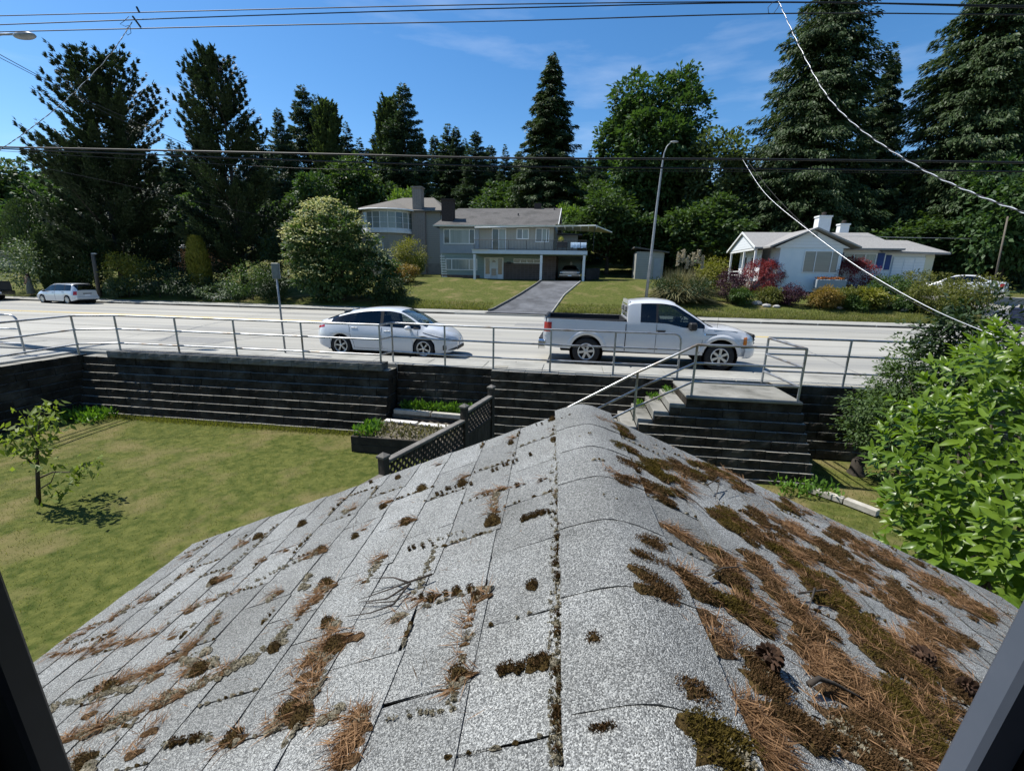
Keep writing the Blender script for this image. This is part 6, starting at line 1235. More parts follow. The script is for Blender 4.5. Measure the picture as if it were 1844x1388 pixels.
# ------------------------------------------------------------------ near vegetation
f_shrub = FOL('shrub_leaf', (.028, .058, .018), (.090, .140, .042), .32); f_laurel = FOL('laurel_leaf', (.042, .092, .010), (.150, .228, .024), .36, rough=.36, spec=.4, pscale=1.2, tcol=(1.7, 1.8, .5)); f_sap = FOL('sapling_leaf', (.075, .115, .02), (.21, .26, .06), .4); f_weed = FOL('weed_leaf', (.045, .11, .012), (.13, .24, .035), .35)
def nearbush(name, lobes, n, per, leaf, mat, label, seed, clump=.22, wd=.45, cat='shrub', flat=.6, stems=()):
    c = lobes[0]; base = Vector((c[0], c[1], LAWN)); o = broadleaf(name, [(x-base.x, y-base.y, z-base.z, a, b, d) for x, y, z, a, b, d in lobes], n, per, leaf, mat, seed, htrunk=1.0, rtrunk=.04, flat=flat, clump=clump, wd=wd, shell=.35); o.location = base; return tag(o, label, cat)
def lobe(px, py, Y, r_, k=(1, 1, 1)): p = aty(px, py, Y); return (p[0], p[1], p[2], r_*k[0], r_*k[1], r_*k[2])
nearbush('viburnum_bush', [lobe(1640, 750, 9.0, .95), lobe(1575, 735, 9.2, .55), lobe(1600, 800, 8.9, .6), lobe(1690, 700, 9.0, .9), lobe(1660, 650, 9.3, .55), lobe(1560, 780, 9.0, .42), lobe(1720, 760, 8.6, .9), lobe(1620, 690, 9.3, .5)], 620, 24, .085, f_shrub, 'green small-leaved shrub against the wall right of the stairs', 61)
nearbush('tall_dark_shrub', [lobe(1730, 640, 8.6, .62), lobe(1700, 610, 8.7, .45), lobe(1770, 600, 8.2, .7), lobe(1660, 600, 8.9, .26), lobe(1800, 660, 8.0, .8), lobe(1740, 575, 8.4, .3)], 230, 16, .12, f_dark, 'taller dark-leaved shrub rising above the railing at the right', 62, wd=.4)
# cherry laurel: big glossy leaves on upright shoots; the nearest leaves are parts, the rest one part
lau = empty('laurel_bush', (3.9, 4.2, LAWN), 0, 'bright green large-leaved laurel at the right beside the roof', 'shrub'); lo_ = Vector(lau.location)
LL = [lobe(1712, 822, 4.0, .55), lobe(1812, 742, 4.3, .75), lobe(1662, 872, 4.0, .36), lobe(1742, 942, 3.6, .60), lobe(1832, 882, 3.6, .75), lobe(1662, 952, 3.7, .34), lobe(1782, 1032, 3.3, .48), lobe(1852, 1022, 3.1, .6), lobe(1862, 662, 4.6, .5), lobe(1612, 852, 4.1, .17), lobe(1802, 712, 4.6, .55), lobe(1862, 1112, 2.9, .5)]
g = np.random.default_rng(63); lb = np.array(LL); vol = lb[:, 3]**2; leaves = []
for s in range(430):
    i = g.choice(len(lb), p=vol/vol.sum()); d = norm(g.normal(0, 1, (1, 3))+np.array([-.35, -.55, .35]))[0]; c = lb[i, :3]+d*lb[i, 3:]*g.uniform(.62, 1.02); ax = norm((d*.75+np.array([-.1, -.15, .85])+g.normal(0, .25, 3))[None])[0]
    t1 = norm(np.cross(ax, [0.3, 1, .2])[None])[0]; t2 = np.cross(ax, t1)
    for j in range(9):
        a = j*2.4+g.uniform(-.3, .3); out = t1*math.cos(a)+t2*math.sin(a); f = j/8; dirv = norm((out*(1.05-.55*f)+ax*(.35+.75*f)+g.normal(0, .12, 3)-np.array([0, 0, .10]))[None])[0]; leaves.append((c+ax*(.15*f-.07), dirv, ax, g.uniform(.095, .165)*(1-.25*f)))
def leaf_mesh(seed):
    r = random.Random(seed); n = 6; vs = []; fs = []
    for i in range(n+1):
        t = i/n; w_ = .345*math.sin(math.pi*t**.85)**.8*(1 if t < 1 else 0)+.004; z = -.22*t*t+.02*math.sin(t*9+seed); vs += [(t, -w_*.5, z+w_*.16), (t, 0, z), (t, w_*.5, z+w_*.16)]
    for i in range(n):
        for j in (0, 1): a = i*3+j; fs.append((a, a+1, a+4, a+3))
    return np.array(vs), fs
LM = []
for s in range(5):
    v, f = leaf_mesh(s); me = MB().add(v, f).mesh('leaf'); me.materials.append(f_laurel); at = me.attributes.new('rnd', 'FLOAT', 'FACE'); at.data.foreach_set('value', np.full(len(f), s/5+.1, np.float32))
    for p_ in me.polygons: p_.use_smooth = True
    LM.append((v, f, me))
def leaf_matrix(P, D, A, ln):
    x = Vector(D); z = Vector(A); y = z.cross(x).normalized(); z = x.cross(y).normalized(); m = Matrix((x*ln, y*ln, z*ln)).transposed().to_4x4(); m.translation = Vector(P); return m
order = sorted(range(len(leaves)), key=lambda i: np.dot(leaves[i][0]-EYEP, fw)); far = MB(); farr = []
for n_, i in enumerate(order):
    P, D, A_, ln = leaves[i]; m = leaf_matrix(P-np.array(lo_), D, A_, ln*1.0)
    if n_ < 300: o = bpy.data.objects.new('leaf', LM[i % 5][2]); link(o, lau); o.matrix_basis = m
    else:
        v, f, _ = LM[i % 5]; far.add([m @ Vector(p) for p in v], f); farr += [(i*.618) % 1]*len(f)
o = far.build('leaves', f_laurel, lau, smooth=True, kind='stuff'); at = o.data.attributes.new('rnd', 'FLOAT', 'FACE'); at.data.foreach_set('value', np.array(farr[:len(o.data.polygons)]+[.5]*max(0, len(o.data.polygons)-len(farr)), np.float32))
b = MB()
for i in range(16):
    q = lb[i % len(lb), :3]-np.array(lo_)+g.normal(0, .12, 3); b.tube([(g.normal(0, .1), g.normal(0, .1), 0), (q[0]*.5, q[1]*.5, q[2]*.6), tuple(q)], [.03, .02, .008], 5)
b.build('stems', m_bark, lau, smooth=True)
# sapling on the lawn
sb = atz(70, 908, LAWN); kk = mpp(sb); sap = empty('sapling_tree', sb, 0, 'young sapling with drooping leaves on the left lawn', 'tree')
def sp(px, py, dy=0): p = aty(px, py, sb[1]+dy); return np.array(p)-sb
tr = MB(); br = [([sp(70, 906), sp(68, 860), sp(67, 820), sp(70, 770), sp(76, 728)], [.035, .03, .024, .016, .006]), ([sp(67, 845), sp(45, 822), sp(22, 800), sp(4, 792, -.2)], [.018, .014, .01, .004]), ([sp(68, 862), sp(95, 850, .2), sp(125, 850, .3), sp(165, 830, .4)], [.016, .012, .009, .004]), ([sp(68, 800), sp(50, 770), sp(42, 750)], [.014, .01, .004]), ([sp(72, 880), sp(92, 868, -.2), sp(100, 848, -.2)], [.012, .008, .004])]
for q, r_ in br: tr.tube(q, r_, 6)
tr.build('trunk', m_bark, sap, smooth=True)
cl = []
for (x, y, r_, n, dy) in ((80, 735, .16, 60, 0), (88, 755, .2, 70, 0), (65, 760, .22, 70, .1), (45, 768, .17, 45, 0), (85, 780, .18, 50, 0), (42, 790, .16, 40, 0), (60, 805, .18, 40, -.1), (75, 812, .14, 28, 0), (10, 797, .16, 40, -.2), (25, 808, .12, 26, -.1), (55, 828, .14, 30, 0), (150, 845, .22, 60, .4), (135, 855, .16, 34, .3), (172, 832, .12, 26, .4), (92, 842, .10, 14, -.2), (100, 882, .16, 24, -.1), (85, 895, .14, 22, 0)): c = sp(x, y, dy); cl.append(c+rng.normal(0, 1, (n, 3))*r_*.55)
P = np.concatenate(cl); P = P[rng.random(len(P)) < .55]; n = len(P); D = rng.normal(0, .6, (n, 3))+[0, 0, -.55]; crown_obj('crown', P, D, np.cross(D, [0, 0, 1.])+rng.normal(0, .4, (n, 3)), .15*rng.uniform(.6, 1.2, n), .06, f_sap, sap, .1)
# weeds: in the bed, the patch by the wall, the steps, foot of the wall
def weeds(name, P, h_, mat, label, cat='weeds', up=.9, wd=.4):
    P = np.array(P); c = P.mean(0); n = len(P); o = empty(name, c, 0, label, cat); D = rng.normal(0, .5, (n, 3))+[0, 0, up]; crown_obj('leaves', P-c, D, rng.normal(0, 1, (n, 3)), h_*rng.uniform(.5, 1.3, n), h_*wd, mat, o); return o
U = rng.uniform
weeds('weed_patch', np.stack([U(-4.25, -2.35, 900), U(10.06, 10.42, 900), -1.04+U(0, .22, 900)], 1), .13, f_weed, 'bright green weed patch in the recess of the wall')
weeds('bed_weeds', np.stack([U(-4.7, -4.25, 220), U(8.55, 9.2, 220), -1.17+U(0, .18, 220)], 1), .16, f_weed, 'clump of green weeds in the left corner of the raised bed')
weeds('dry_weeds', np.stack([U(-4.6, -2.5, 700), U(8.55, 9.4, 700), -1.17+U(0, .10, 700)], 1), .11, FOL('dry_weed', (.09, .085, .04), (.20, .18, .10), .2), 'dry weeds across the raised bed')
for k, lb_ in ((1, 'weed tuft on the top step'), (2, 'weed tuft on the second step'), (3, 'weed tuft on the third step')): x_ = 2.28-RUN*k+.06; weeds('weed_tuft', np.stack([U(x_-.02, x_+.18, 80), U(9.72, 10.02, 80), .1-RISE*k+U(0, .10, 80)], 1), .08, f_weed, lb_)
weeds('weed_tuft', np.stack([U(3.9, 5.0, 260), U(8.0, 8.4, 260), LAWN+U(0, .22, 260)], 1), .11, f_weed, 'weeds along the right foot of the stair wall')
weeds('weed_tuft', np.stack([U(-.95, -.45, 120), U(9.2, 9.6, 120), LAWN+U(0, .35, 120)], 1), .12, f_weed, 'weeds at the foot of the wall beside the lattice fence')
weeds('weed_tuft', np.stack([U(-13.1, -12.0, 500), U(8.9, 9.6, 500), LAWN+U(0, .22, 500)], 1), .15, f_weed, 'lush grass tuft in the left corner of the lawn')
# rough blades over the near lawn
n = 46000; X = U(-13, -1.8, n); Yy = U(1.2, 9.6, n); z = np.array([ground_z(a, b_) for a, b_ in zip(X, Yy)]); D = rng.normal(0, .6, (n, 3))+[0, 0, .8]; V, Q = leaf_quads(np.stack([X, Yy, z-.005], 1), D, rng.normal(0, 1, (n, 3)), .04*rng.uniform(.5, 1.4, n), .006)
n2 = 16000; X = U(2.6, 9, n2); Yy = U(2.6, 9.9, n2); D = rng.normal(0, .6, (n2, 3))+[0, 0, .8]; V2, Q2 = leaf_quads(np.stack([X, Yy, np.full(n2, LAWN-.02)], 1), D, rng.normal(0, 1, (n2, 3)), .06*rng.uniform(.5, 1.4, n2), .009)
tag(nobj('grass', npmesh('grass', np.concatenate([V, V2]), np.concatenate([Q, Q2+len(V)]), rng.random(n+n2)), FOL('grass_blade', (.070, .090, .018), (.18, .175, .06), .4)), 'short patchy grass of the lower lawn', 'grass', kind='stuff')
n = 7000; X = U(-13.2, -4.6, n); Yy = 9.60-np.abs(rng.normal(0, .10, n)); V, Q = leaf_quads(np.stack([X, Yy, np.full(n, LAWN-.01)], 1), rng.normal(0, .4, (n, 3))+[0, 0, 1], rng.normal(0, 1, (n, 3)), .11*rng.uniform(.3, 1.4, n), .012)
tag(nobj('grass', npmesh('grass', V, Q, rng.random(n)), MATS['grass_blade']), 'ragged uncut grass along the foot of the left wall', 'grass', kind='stuff')
# taller verge grass at the far kerb
n = 26000; X = U(-14, 24, n); Yy = 29.0+rng.random(n)**2*2.2; k_ = ~((X > -5.8) & (X < -1.2)); X, Yy = X[k_], Yy[k_]; n = len(X); z = np.array([ground_z(a, b_) for a, b_ in zip(X, Yy)]); V, Q = leaf_quads(np.stack([X, Yy, z-.01], 1), rng.normal(0, .45, (n, 3))+[0, 0, 1], rng.normal(0, 1, (n, 3)), .17*rng.uniform(.4, 1.3, n), .025)
tag(nobj('grass', npmesh('grass', V, Q, rng.random(n)), MATS['grass_blade']), 'uncut grass verge along the far kerb', 'grass', kind='stuff')
# ================================================================== moss, needles, lichen and twigs on the porch roof
f_moss = FOL('moss_green', (.028, .022, .006), (.10, .074, .016), .15, rough=.9, spec=.1, pscale=9); f_mossb = FOL('moss_brown', (.032, .019, .010), (.105, .064, .030), .1, rough=.95, spec=.1, pscale=9); f_need = FOL('dead_needles', (.090, .046, .022), (.30, .18, .092), .2, rough=.7, spec=.2, pscale=20, tcol=(1.1, .8, .5)); f_lich = FOL('grey_lichen', (.12, .105, .075), (.30, .275, .21), .1, rough=.95, spec=.1, pscale=20)
m_mossm = M('moss_cushion', (.026, .018, .008), (.075, .052, .020), scale=40, rough=1, bump=.8, bscale=120, spec=.05); m_lichm = M('lichen_cushion', (.10, .09, .065), (.24, .22, .17), scale=60, rough=1, bump=.8, bscale=140, spec=.05); m_litm = M('needle_litter', (.045, .028, .015), (.12, .076, .040), scale=60, rough=1, bump=.8, bscale=150, spec=.05)
NS = 1/math.sqrt(1+SLP*SLP)
def roof_pt(x, y, hgt=0.0):
    s = 1 if x > AX else -1; return np.array([x+s*hgt*SLP*NS, y, rz_(x)+.008+hgt*NS])
W_ = lambda P: (P[..., 0:1]*np.array(hx)+P[..., 1:2]*np.array(hy)+P[..., 2:3]*np.array([0, 0, 1.]))
blades = {'moss': [], 'mossb': [], 'need': [], 'lich': []}
cush = {'moss': MB(), 'lich': MB(), 'lit': MB()}
gr = np.random.default_rng(77)
def cushion(kind, x, y, rx, ry, hh, ang=0):
    """low lumpy mound lying on the roof plane; rx across the slope, ry along the ridge"""
    b = cush[kind]; seg, rg = 10, 3; vs = []; ph = gr.uniform(0, 6, 3); ca, sa = math.cos(ang), math.sin(ang)
    for i in range(rg+1):
        t = i/rg
        for k_ in range(seg):
            a = 2*math.pi*k_/seg; rr = t*(1+.22*math.sin(3*a+ph[0])+.14*math.sin(5*a+ph[1])); u, v = rx*rr*math.cos(a), ry*rr*math.sin(a); u, v = u*ca-v*sa, u*sa+v*ca
            vs.append(roof_pt(x+u*NS, y+v, hh*(1-t**2.4)*(1+.25*math.sin(4*a+ph[2])*t)-.003*t))
    fs = [(i*seg+k_, (i+1)*seg+k_, (i+1)*seg+(k_+1) % seg, i*seg+(k_+1) % seg) for i in range(rg) for k_ in range(seg)]
    b.add(vs, fs)
def fuzz(kind, x, y, rx, ry, n, ln, wd, up=.9, hh=.01, ang=0, flat=.25):
    a = gr.uniform(0, 2*np.pi, n); r_ = np.sqrt(gr.random(n)); u, v = rx*r_*np.cos(a), ry*r_*np.sin(a); ca, sa = math.cos(ang), math.sin(ang); u, v = u*ca-v*sa, u*sa+v*ca
    P = np.array([roof_pt(x+uu*NS, y+vv, hh*(1-q*q)+.002) for uu, vv, q in zip(u, v, r_)]); s = 1 if x > AX else -1; nrm = np.array([s*SLP*NS, 0, NS])
    if kind == 'need': t1 = np.array([s*NS, 0, -SLP*NS]); th_ = gr.normal(0, .75, n)+(0 if gr.random() < .7 else 1.2); D = t1*np.cos(th_)[:, None]+np.array([0, 1, 0])*np.sin(th_)[:, None]+nrm*gr.normal(.05, .16, (n, 1))
    else: D = nrm*up+gr.normal(0, .45, (n, 3))
    blades[kind].append((P, D, np.cross(D, gr.normal(0, 1, (n, 3))), ln*gr.uniform(.5, 1.3, n), wd*gr.uniform(.7, 1.3, n)))
def clump(px, py, kind, size=1.0, stretch=1.0):
    """a clump on a joint: dark moss cushion, needles caught under it, pale lichen at its edge"""
    q = on_roof(px, py)
    if q is None: return
    x, y = q
    if not (YB+.1 < y < YF-.02) or not (EL+.05 < x < ER-.05): return
    s = size
    if kind == 'm': s *= .75; cushion('moss', x, y, .030*s, .028*s*stretch, .020*s); fuzz('mossb', x, y, .03*s, .028*s*stretch, int(230*s), .0075, .0023, hh=.019*s)
    if kind == 'n': s *= .62; cushion('lit', x, y, .036*s, .015*s*stretch, .006*s); fuzz('need', x, y, .05*s, .022*s*stretch, int(46*s), .055, .0019, hh=.010*s)
    if kind == 'l':
        s *= .72
        for _ in range(3): cushion('lich', x+gr.normal(0, .016*s), y+gr.normal(0, .014*s), .019*s, .014*s, .011*s)
        fuzz('lich', x, y, .024*s, .02*s, int(36*s), .006, .004, hh=.01*s)
    if kind == 'b': clump(px, py, 'n', s*1.1, stretch); clump(px+gr.normal(0, 5), py+gr.normal(0, 4), 'm', s*.8, stretch); clump(px-8*s, py+3, 'l', s*.8)
# clumps of the left slope, read off the photograph and laid on the roof plane
for a in [(995, 757, 'm', .9), (997, 795, 'm', .8), (920, 800, 'm', .8), (925, 790, 'n', .8), (832, 873, 'm', 1.2), (838, 860, 'n', 1.2), (760, 882, 'm', 1.3), (717, 862, 'm', .8), (790, 838, 'n', .9), (668, 870, 'm', .6), (895, 890, 'l', 1.2), (905, 883, 'n', 1.0), (888, 942, 'm', 1.5), (892, 925, 'n', 1.0), (738, 940, 'b', 1.5), (700, 905, 'n', 1.4), (690, 915, 'm', .9), (635, 918, 'n', 1.2), (620, 925, 'l', 1.2), (545, 945, 'm', 1.2), (640, 968, 'm', .8), (655, 955, 'n', .7), (466, 968, 'm', 1.3), (440, 980, 'n', 1.5), (430, 985, 'l', 1.0), (580, 995, 'b', 1.4), (555, 1005, 'n', 1.3), (690, 1005, 'n', 1.1), (515, 993, 'n', .9), (340, 1003, 'n', 1.2), (395, 1047, 'b', 1.5), (410, 1040, 'n', 1.4), (590, 1060, 'b', 1.6), (570, 1080, 'n', 1.6), (555, 1055, 'l', 1.3), (500, 1070, 'n', 1.4), (490, 1080, 'l', 1.0), (270, 1080, 'n', 1.4), (340, 1103, 'n', 1.2), (715, 1118, 'l', 1.2), (722, 1112, 'n', .9), (600, 1128, 'l', 1.5), (610, 1150, 'n', 1.9), (605, 1165, 'm', 1.5), (590, 1125, 'm', 1.0), (640, 1150, 'n', 1.5), (550, 1220, 'n', 1.5), (555, 1195, 'n', 1.4), (540, 1245, 'n', 1.4), (560, 1180, 'l', .8), (530, 1285, 'b', 1.7), (515, 1300, 'n', 1.7), (500, 1310, 'l', 1.4), (545, 1295, 'm', 1.4), (605, 1288, 'l', 1.2), (590, 1292, 'n', 1.2), (645, 1315, 'n', 1.7), (630, 1340, 'n', 1.7), (655, 1290, 'l', 1.0), (625, 1375, 'n', 1.5), (825, 1218, 'm', 1.0), (815, 1235, 'l', .9), (845, 1218, 'n', .9), (860, 1070, 'l', 1.2), (870, 1078, 'n', 1.2), (858, 1080, 'm', .8), (958, 1058, 'm', .8), (1070, 1158, 'm', .8), (425, 1335, 'b', 1.3), (350, 1190, 'l', 1.8), (365, 1205, 'b', 1.7), (385, 1195, 'l', 1.5), (340, 1210, 'n', 1.5), (450, 1190, 'l', 1.3), (505, 1160, 'l', 1.3), (495, 1170, 'm', 1.0), (265, 1225, 'l', 1.5), (280, 1220, 'n', 1.4), (205, 1235, 'b', 1.6), (225, 1225, 'n', 1.4), (315, 1255, 'l', 1.4), (160, 1290, 'n', 1.5), (130, 1130, 'n', 1.3), (140, 1120, 'm', .9), (200, 1145, 'n', 1.2), (230, 1160, 'n', 1.2), (175, 1175, 'n', 1.3), (100, 1180, 'n', 1.3), (65, 1190, 'n', 1.3), (150, 1370, 'b', 1.6), (175, 1380, 'l', 1.6), (240, 1360, 'n', 1.5), (270, 1320, 'n', 1.4), (310, 1150, 'n', 1.0), (345, 1030, 'n', 1.0), (435, 930, 'n', .8), (620, 900, 'n', .8), (555, 1040, 'l', 1.0), (475, 1010, 'n', .9), (300, 1255, 'l', 1.0), (960, 1200, 'm', .9), (980, 1196, 'm', .9), (1010, 1190, 'l', .8)]: clump(*a)
# thin fillings along the joints, as strings of lichen and needles between photograph pixels
def joint(p0, p1, mix='ln', n=10, s=.5):
    for i in range(n):
        t = (i+.5)/n; px, py = p0[0]+(p1[0]-p0[0])*t+gr.normal(0, 2), p0[1]+(p1[1]-p0[1])*t+gr.normal(0, 1.5)
        if gr.random() < .85: clump(px, py, mix[int(gr.integers(len(mix)))], s*gr.uniform(.6, 1.2))
for p0, p1, mix, n, s in [((851, 1090), (812, 1280), 'lln', 22, .55), ((1002, 770), (1003, 900), 'l', 26, .38), ((1003, 900), (1006, 1380), 'llm', 60, .42), ((995, 780), (992, 1380), 'l', 44, .26), ((895, 890), (880, 935), 'ln', 8, .6), ((785, 985), (750, 1070), 'l', 12, .5), ((695, 1000), (655, 1055), 'ln', 8, .6), ((600, 1120), (545, 1300), 'nnl', 26, .9), ((655, 1280), (620, 1385), 'nn', 14, 1.0), ((520, 1140), (440, 1195), 'll', 12, .9), ((440, 1195), (300, 1265), 'lnl', 18, .9), ((300, 1265), (110, 1340), 'nnl', 26, 1.0), ((400, 1105), (330, 1185), 'ln', 12, .8), ((330, 1185), (180, 1250), 'nln', 20, 1.0), ((590, 1060), (520, 1130), 'ln', 12, .7), ((230, 1240), (85, 1275), 'l', 14, .8), ((690, 1295), (800, 1285), 'l', 8, .35), ((745, 1085), (850, 1062), 'mn', 12, .6), ((895, 1213), (985, 1195), 'm', 10, .55), ((785, 893), (850, 870), 'm', 8, .4), ((860, 893), (990, 862), 'mn', 12, .4), ((935, 940), (990, 922), 'm', 9, .45), ((725, 992), (885, 945), 'l', 14, .3), ((730, 990), (785, 985), 'm', 6, .4), ((430, 1060), (330, 1105), 'ln', 12, .6), ((480, 965), (380, 1050), 'l', 14, .4), ((560, 1000), (440, 1060), 'l', 14, .45), ((260, 1085), (60, 1185), 'nl', 26, .8), ((300, 1140), (110, 1180), 'n', 18, .8), ((380, 1330), (290, 1345), 'lm', 10, .6), ((1060, 1325), (1110, 1315), 'm', 6, .4), ((960, 770), (1030, 750), 'm', 6, .3), ((870, 855), (960, 820), 'm', 9, .35)]: joint(p0, p1, mix, n, s)
# right slope: long drifts of moss and needles
def drift(pts, w, dens, kinds):
    for (p0, p1) in zip(pts[:-1], pts[1:]):
        n = max(2, int(math.hypot(p1[0]-p0[0], p1[1]-p0[1])/13*dens*.95))
        for i in range(n):
            t = gr.random(); px, py = p0[0]+(p1[0]-p0[0])*t+gr.normal(0, w), p0[1]+(p1[1]-p0[1])*t+gr.normal(0, w*.45); q = on_roof(px, py)
            if q is None or q[0] < AX+.03 or not (YB+.08 < q[1] < YF-.03) or q[0] > ER-.04: continue
            x, y = q; k_ = kinds[int(gr.integers(len(kinds)))]; s = gr.uniform(.5, 1.25)
            if k_ == 'g': cushion('moss', x, y, .050*s, .030*s, .009*s, gr.normal(0, .3)); fuzz('moss', x, y, .048*s, .03*s, int(330*s), .009, .0024, hh=.008*s)
            if k_ == 'b': cushion('moss', x, y, .046*s, .026*s, .008*s, gr.normal(0, .3)); fuzz('mossb', x, y, .045*s, .028*s, int(300*s), .0085, .0024, hh=.007*s)
            if k_ == 'n': s *= .75; cushion('lit', x, y, .055*s, .026*s, .0045*s, gr.normal(0, .3)); fuzz('need', x, y, .075*s, .034*s, int(60*s), .055, .0018, hh=.008*s)
            if k_ == 'l': cushion('lich', x, y, .02*s, .014*s, .012*s); fuzz('lich', x, y, .025*s, .018*s, int(30*s), .008, .005, hh=.01*s)
drift([(1075, 745), (1100, 765), (1130, 790)], 5, 2.0, 'gbn'); drift([(1100, 805), (1140, 820)], 5, 1.6, 'gb'); drift([(1110, 830), (1145, 848)], 5, 1.8, 'bb'); drift([(1105, 860), (1145, 875), (1175, 885)], 6, 2.6, 'bbn'); drift([(1170, 838), (1205, 865), (1240, 895)], 11, 3.6, 'gggn'); drift([(1215, 840), (1275, 870)], 7, 2.6, 'gnb'); drift([(1240, 830), (1310, 860), (1355, 890)], 6, 2.4, 'bng'); drift([(1185, 902), (1210, 910)], 5, 1.8, 'gb'); drift([(1200, 945), (1240, 975)], 4, 1.5, 'gn'); drift([(1290, 925), (1330, 945), (1375, 975), (1420, 1010)], 8, 3.2, 'gnb'); drift([(1350, 925), (1410, 970), (1450, 1010)], 8, 2.6, 'nnb'); drift([(1385, 890), (1440, 925)], 7, 2.4, 'ngb'); drift([(1400, 930), (1480, 1000)], 6, 2.2, 'nn'); drift([(1280, 990), (1300, 1010), (1330, 1060), (1350, 1110), (1380, 1140)], 9, 3.2, 'nnngb'); drift([(1210, 1015), (1240, 1055), (1260, 1070)], 6, 2.6, 'gbn'); drift([(1160, 980), (1190, 992)], 4, 1.8, 'b'); drift([(1190, 1070), (1215, 1082)], 7, 3.0, 'bb'); drift([(1275, 1075), (1310, 1090)], 5, 2.0, 'gb'); drift([(1350, 1000), (1390, 1060), (1430, 1105), (1470, 1140)], 9, 2.8, 'nnb')
drift([(1420, 1010), (1490, 1070), (1560, 1140), (1620, 1200)], 13, 4.2, 'gbnn'); drift([(1480, 990), (1560, 1040), (1640, 1100), (1720, 1170)], 16, 4.2, 'bnnb'); drift([(1500, 960), (1600, 1010), (1700, 1065), (1770, 1110)], 12, 3.6, 'bnn'); drift([(1440, 1150), (1520, 1230), (1600, 1310), (1680, 1380)], 18, 4.6, 'nnnb'); drift([(1560, 1130), (1640, 1220), (1700, 1320)], 16, 3.6, 'ngbn'); drift([(1600, 1250), (1660, 1330), (1700, 1380)], 10, 3.6, 'gg'); drift([(1640, 1150), (1740, 1260)], 14, 3.2, 'nnb'); drift([(1490, 1300), (1560, 1360), (1620, 1388)], 16, 3.6, 'nbbl'); drift([(1360, 1190), (1375, 1215), (1385, 1245)], 6, 2.6, 'bbl'); drift([(1420, 1290), (1460, 1340)], 8, 2.4, 'nb'); drift([(1330, 1260), (1355, 1310), (1395, 1385)], 6, 2.2, 'nn'); drift([(1285, 1330), (1330, 1385)], 12, 3.2, 'ggl'); drift([(1265, 1105), (1300, 1180)], 3, 1.0, 'n'); drift([(1700, 1060), (1790, 1120)], 8, 2.6, 'gbn'); drift([(1150, 1040), (1170, 1050)], 4, 1.4, 'b'); drift([(1150, 1000), (1165, 1010)], 4, 1.5, 'b'); drift([(1240, 1250), (1260, 1260)], 4, 1.2, 'b')
def scatter(n, x0, x1, y0, y1, bias=1.0):
    for _ in range(n):
        x = x0+(x1-x0)*gr.random()**bias; y = gr.uniform(y0, y1); fuzz('need' if gr.random() < .75 else 'mossb', x, y, .05, .04, int(gr.integers(1, 6)), gr.uniform(.02, .06) if gr.random() < .8 else .012, .0018, hh=.004)
for (xe, y0, y1, s_, k_) in EDGES:
    if gr.random() < (.55 if s_ < 0 else .35):
        a, b = sorted(gr.uniform(y0, y1, 2)); n = int((b-a)/.014)
        for i in range(n):
            y = a+(b-a)*(i+.5)/n+gr.normal(0, .004)
            if not YB+.1 < y < YF-.03 or not EL+.05 < xe < ER-.05: continue
            t = gr.random(); x = xe+s_*.004+gr.normal(0, .003)
            if t < .45: cushion('lich', x, y, .006*gr.uniform(.6, 1.4), .009*gr.uniform(.6, 1.5), .006)
            elif t < .7: cushion('moss', x, y, .006*gr.uniform(.6, 1.6), .009*gr.uniform(.6, 1.5), .007); fuzz('mossb', x, y, .008, .01, 12, .006, .002, hh=.006)
            else: fuzz('need', x+s_*.008, y, .016, .014, int(gr.integers(2, 7)), .035, .0017, hh=.007)
    if gr.random() < .4:
        n = int(gr.integers(4, 12)); yv = y1
        for i in range(n):
            x = xe-s_*.2*(i+gr.random())/n
            if YB+.1 < yv < YF-.03 and EL+.05 < x < ER-.05: cushion('lich' if gr.random() < .6 else 'moss', x, yv+gr.normal(0, .003), .008*gr.uniform(.6, 1.5), .0045*gr.uniform(.6, 1.4), .005)
scatter(1300, AX+.28, ER-.05, .4, YF-.04, .7); scatter(150, EL+.1, AX-.25, .4, YF-.04, 1.4)
def finish(name, mb, bl, mat_c, mat_b, label, cat):
    root = empty(name, (0, 0, 0), 0, label, cat); root['kind'] = 'stuff'
    del root['category']
    if mb is not None and mb.v:
        V = W_(np.array(mb.v)); b2 = MB(); b2.v = [tuple(p) for p in V]; b2.f = mb.f; b2.build('cushions', mat_c, root, smooth=True, kind='stuff')
    if bl:
        P = W_(np.concatenate([b[0] for b in bl])); D = W_(np.concatenate([b[1] for b in bl])); S = W_(np.concatenate([b[2] for b in bl])); V, Q = leaf_quads(P, D, S, np.concatenate([b[3] for b in bl]), np.concatenate([b[4] for b in bl])); o = nobj('blades', npmesh('blades', V, Q, gr.random(len(Q))), mat_b, root); o['kind'] = 'stuff'
finish('moss', cush['moss'], blades['moss'], m_mossm, f_moss, 'green moss cushions on the porch roof shingles', 'moss'); finish('moss', None, blades['mossb'], None, f_mossb, 'brown moss on the porch roof shingles', 'moss'); finish('pine_needles', cush['lit'], blades['need'], m_litm, f_need, 'drifts of dead pine needles on the porch roof', 'needles'); finish('lichen', cush['lich'], blades['lich'], m_lichm, f_lich, 'pale lichen along the shingle joints', 'lichen')
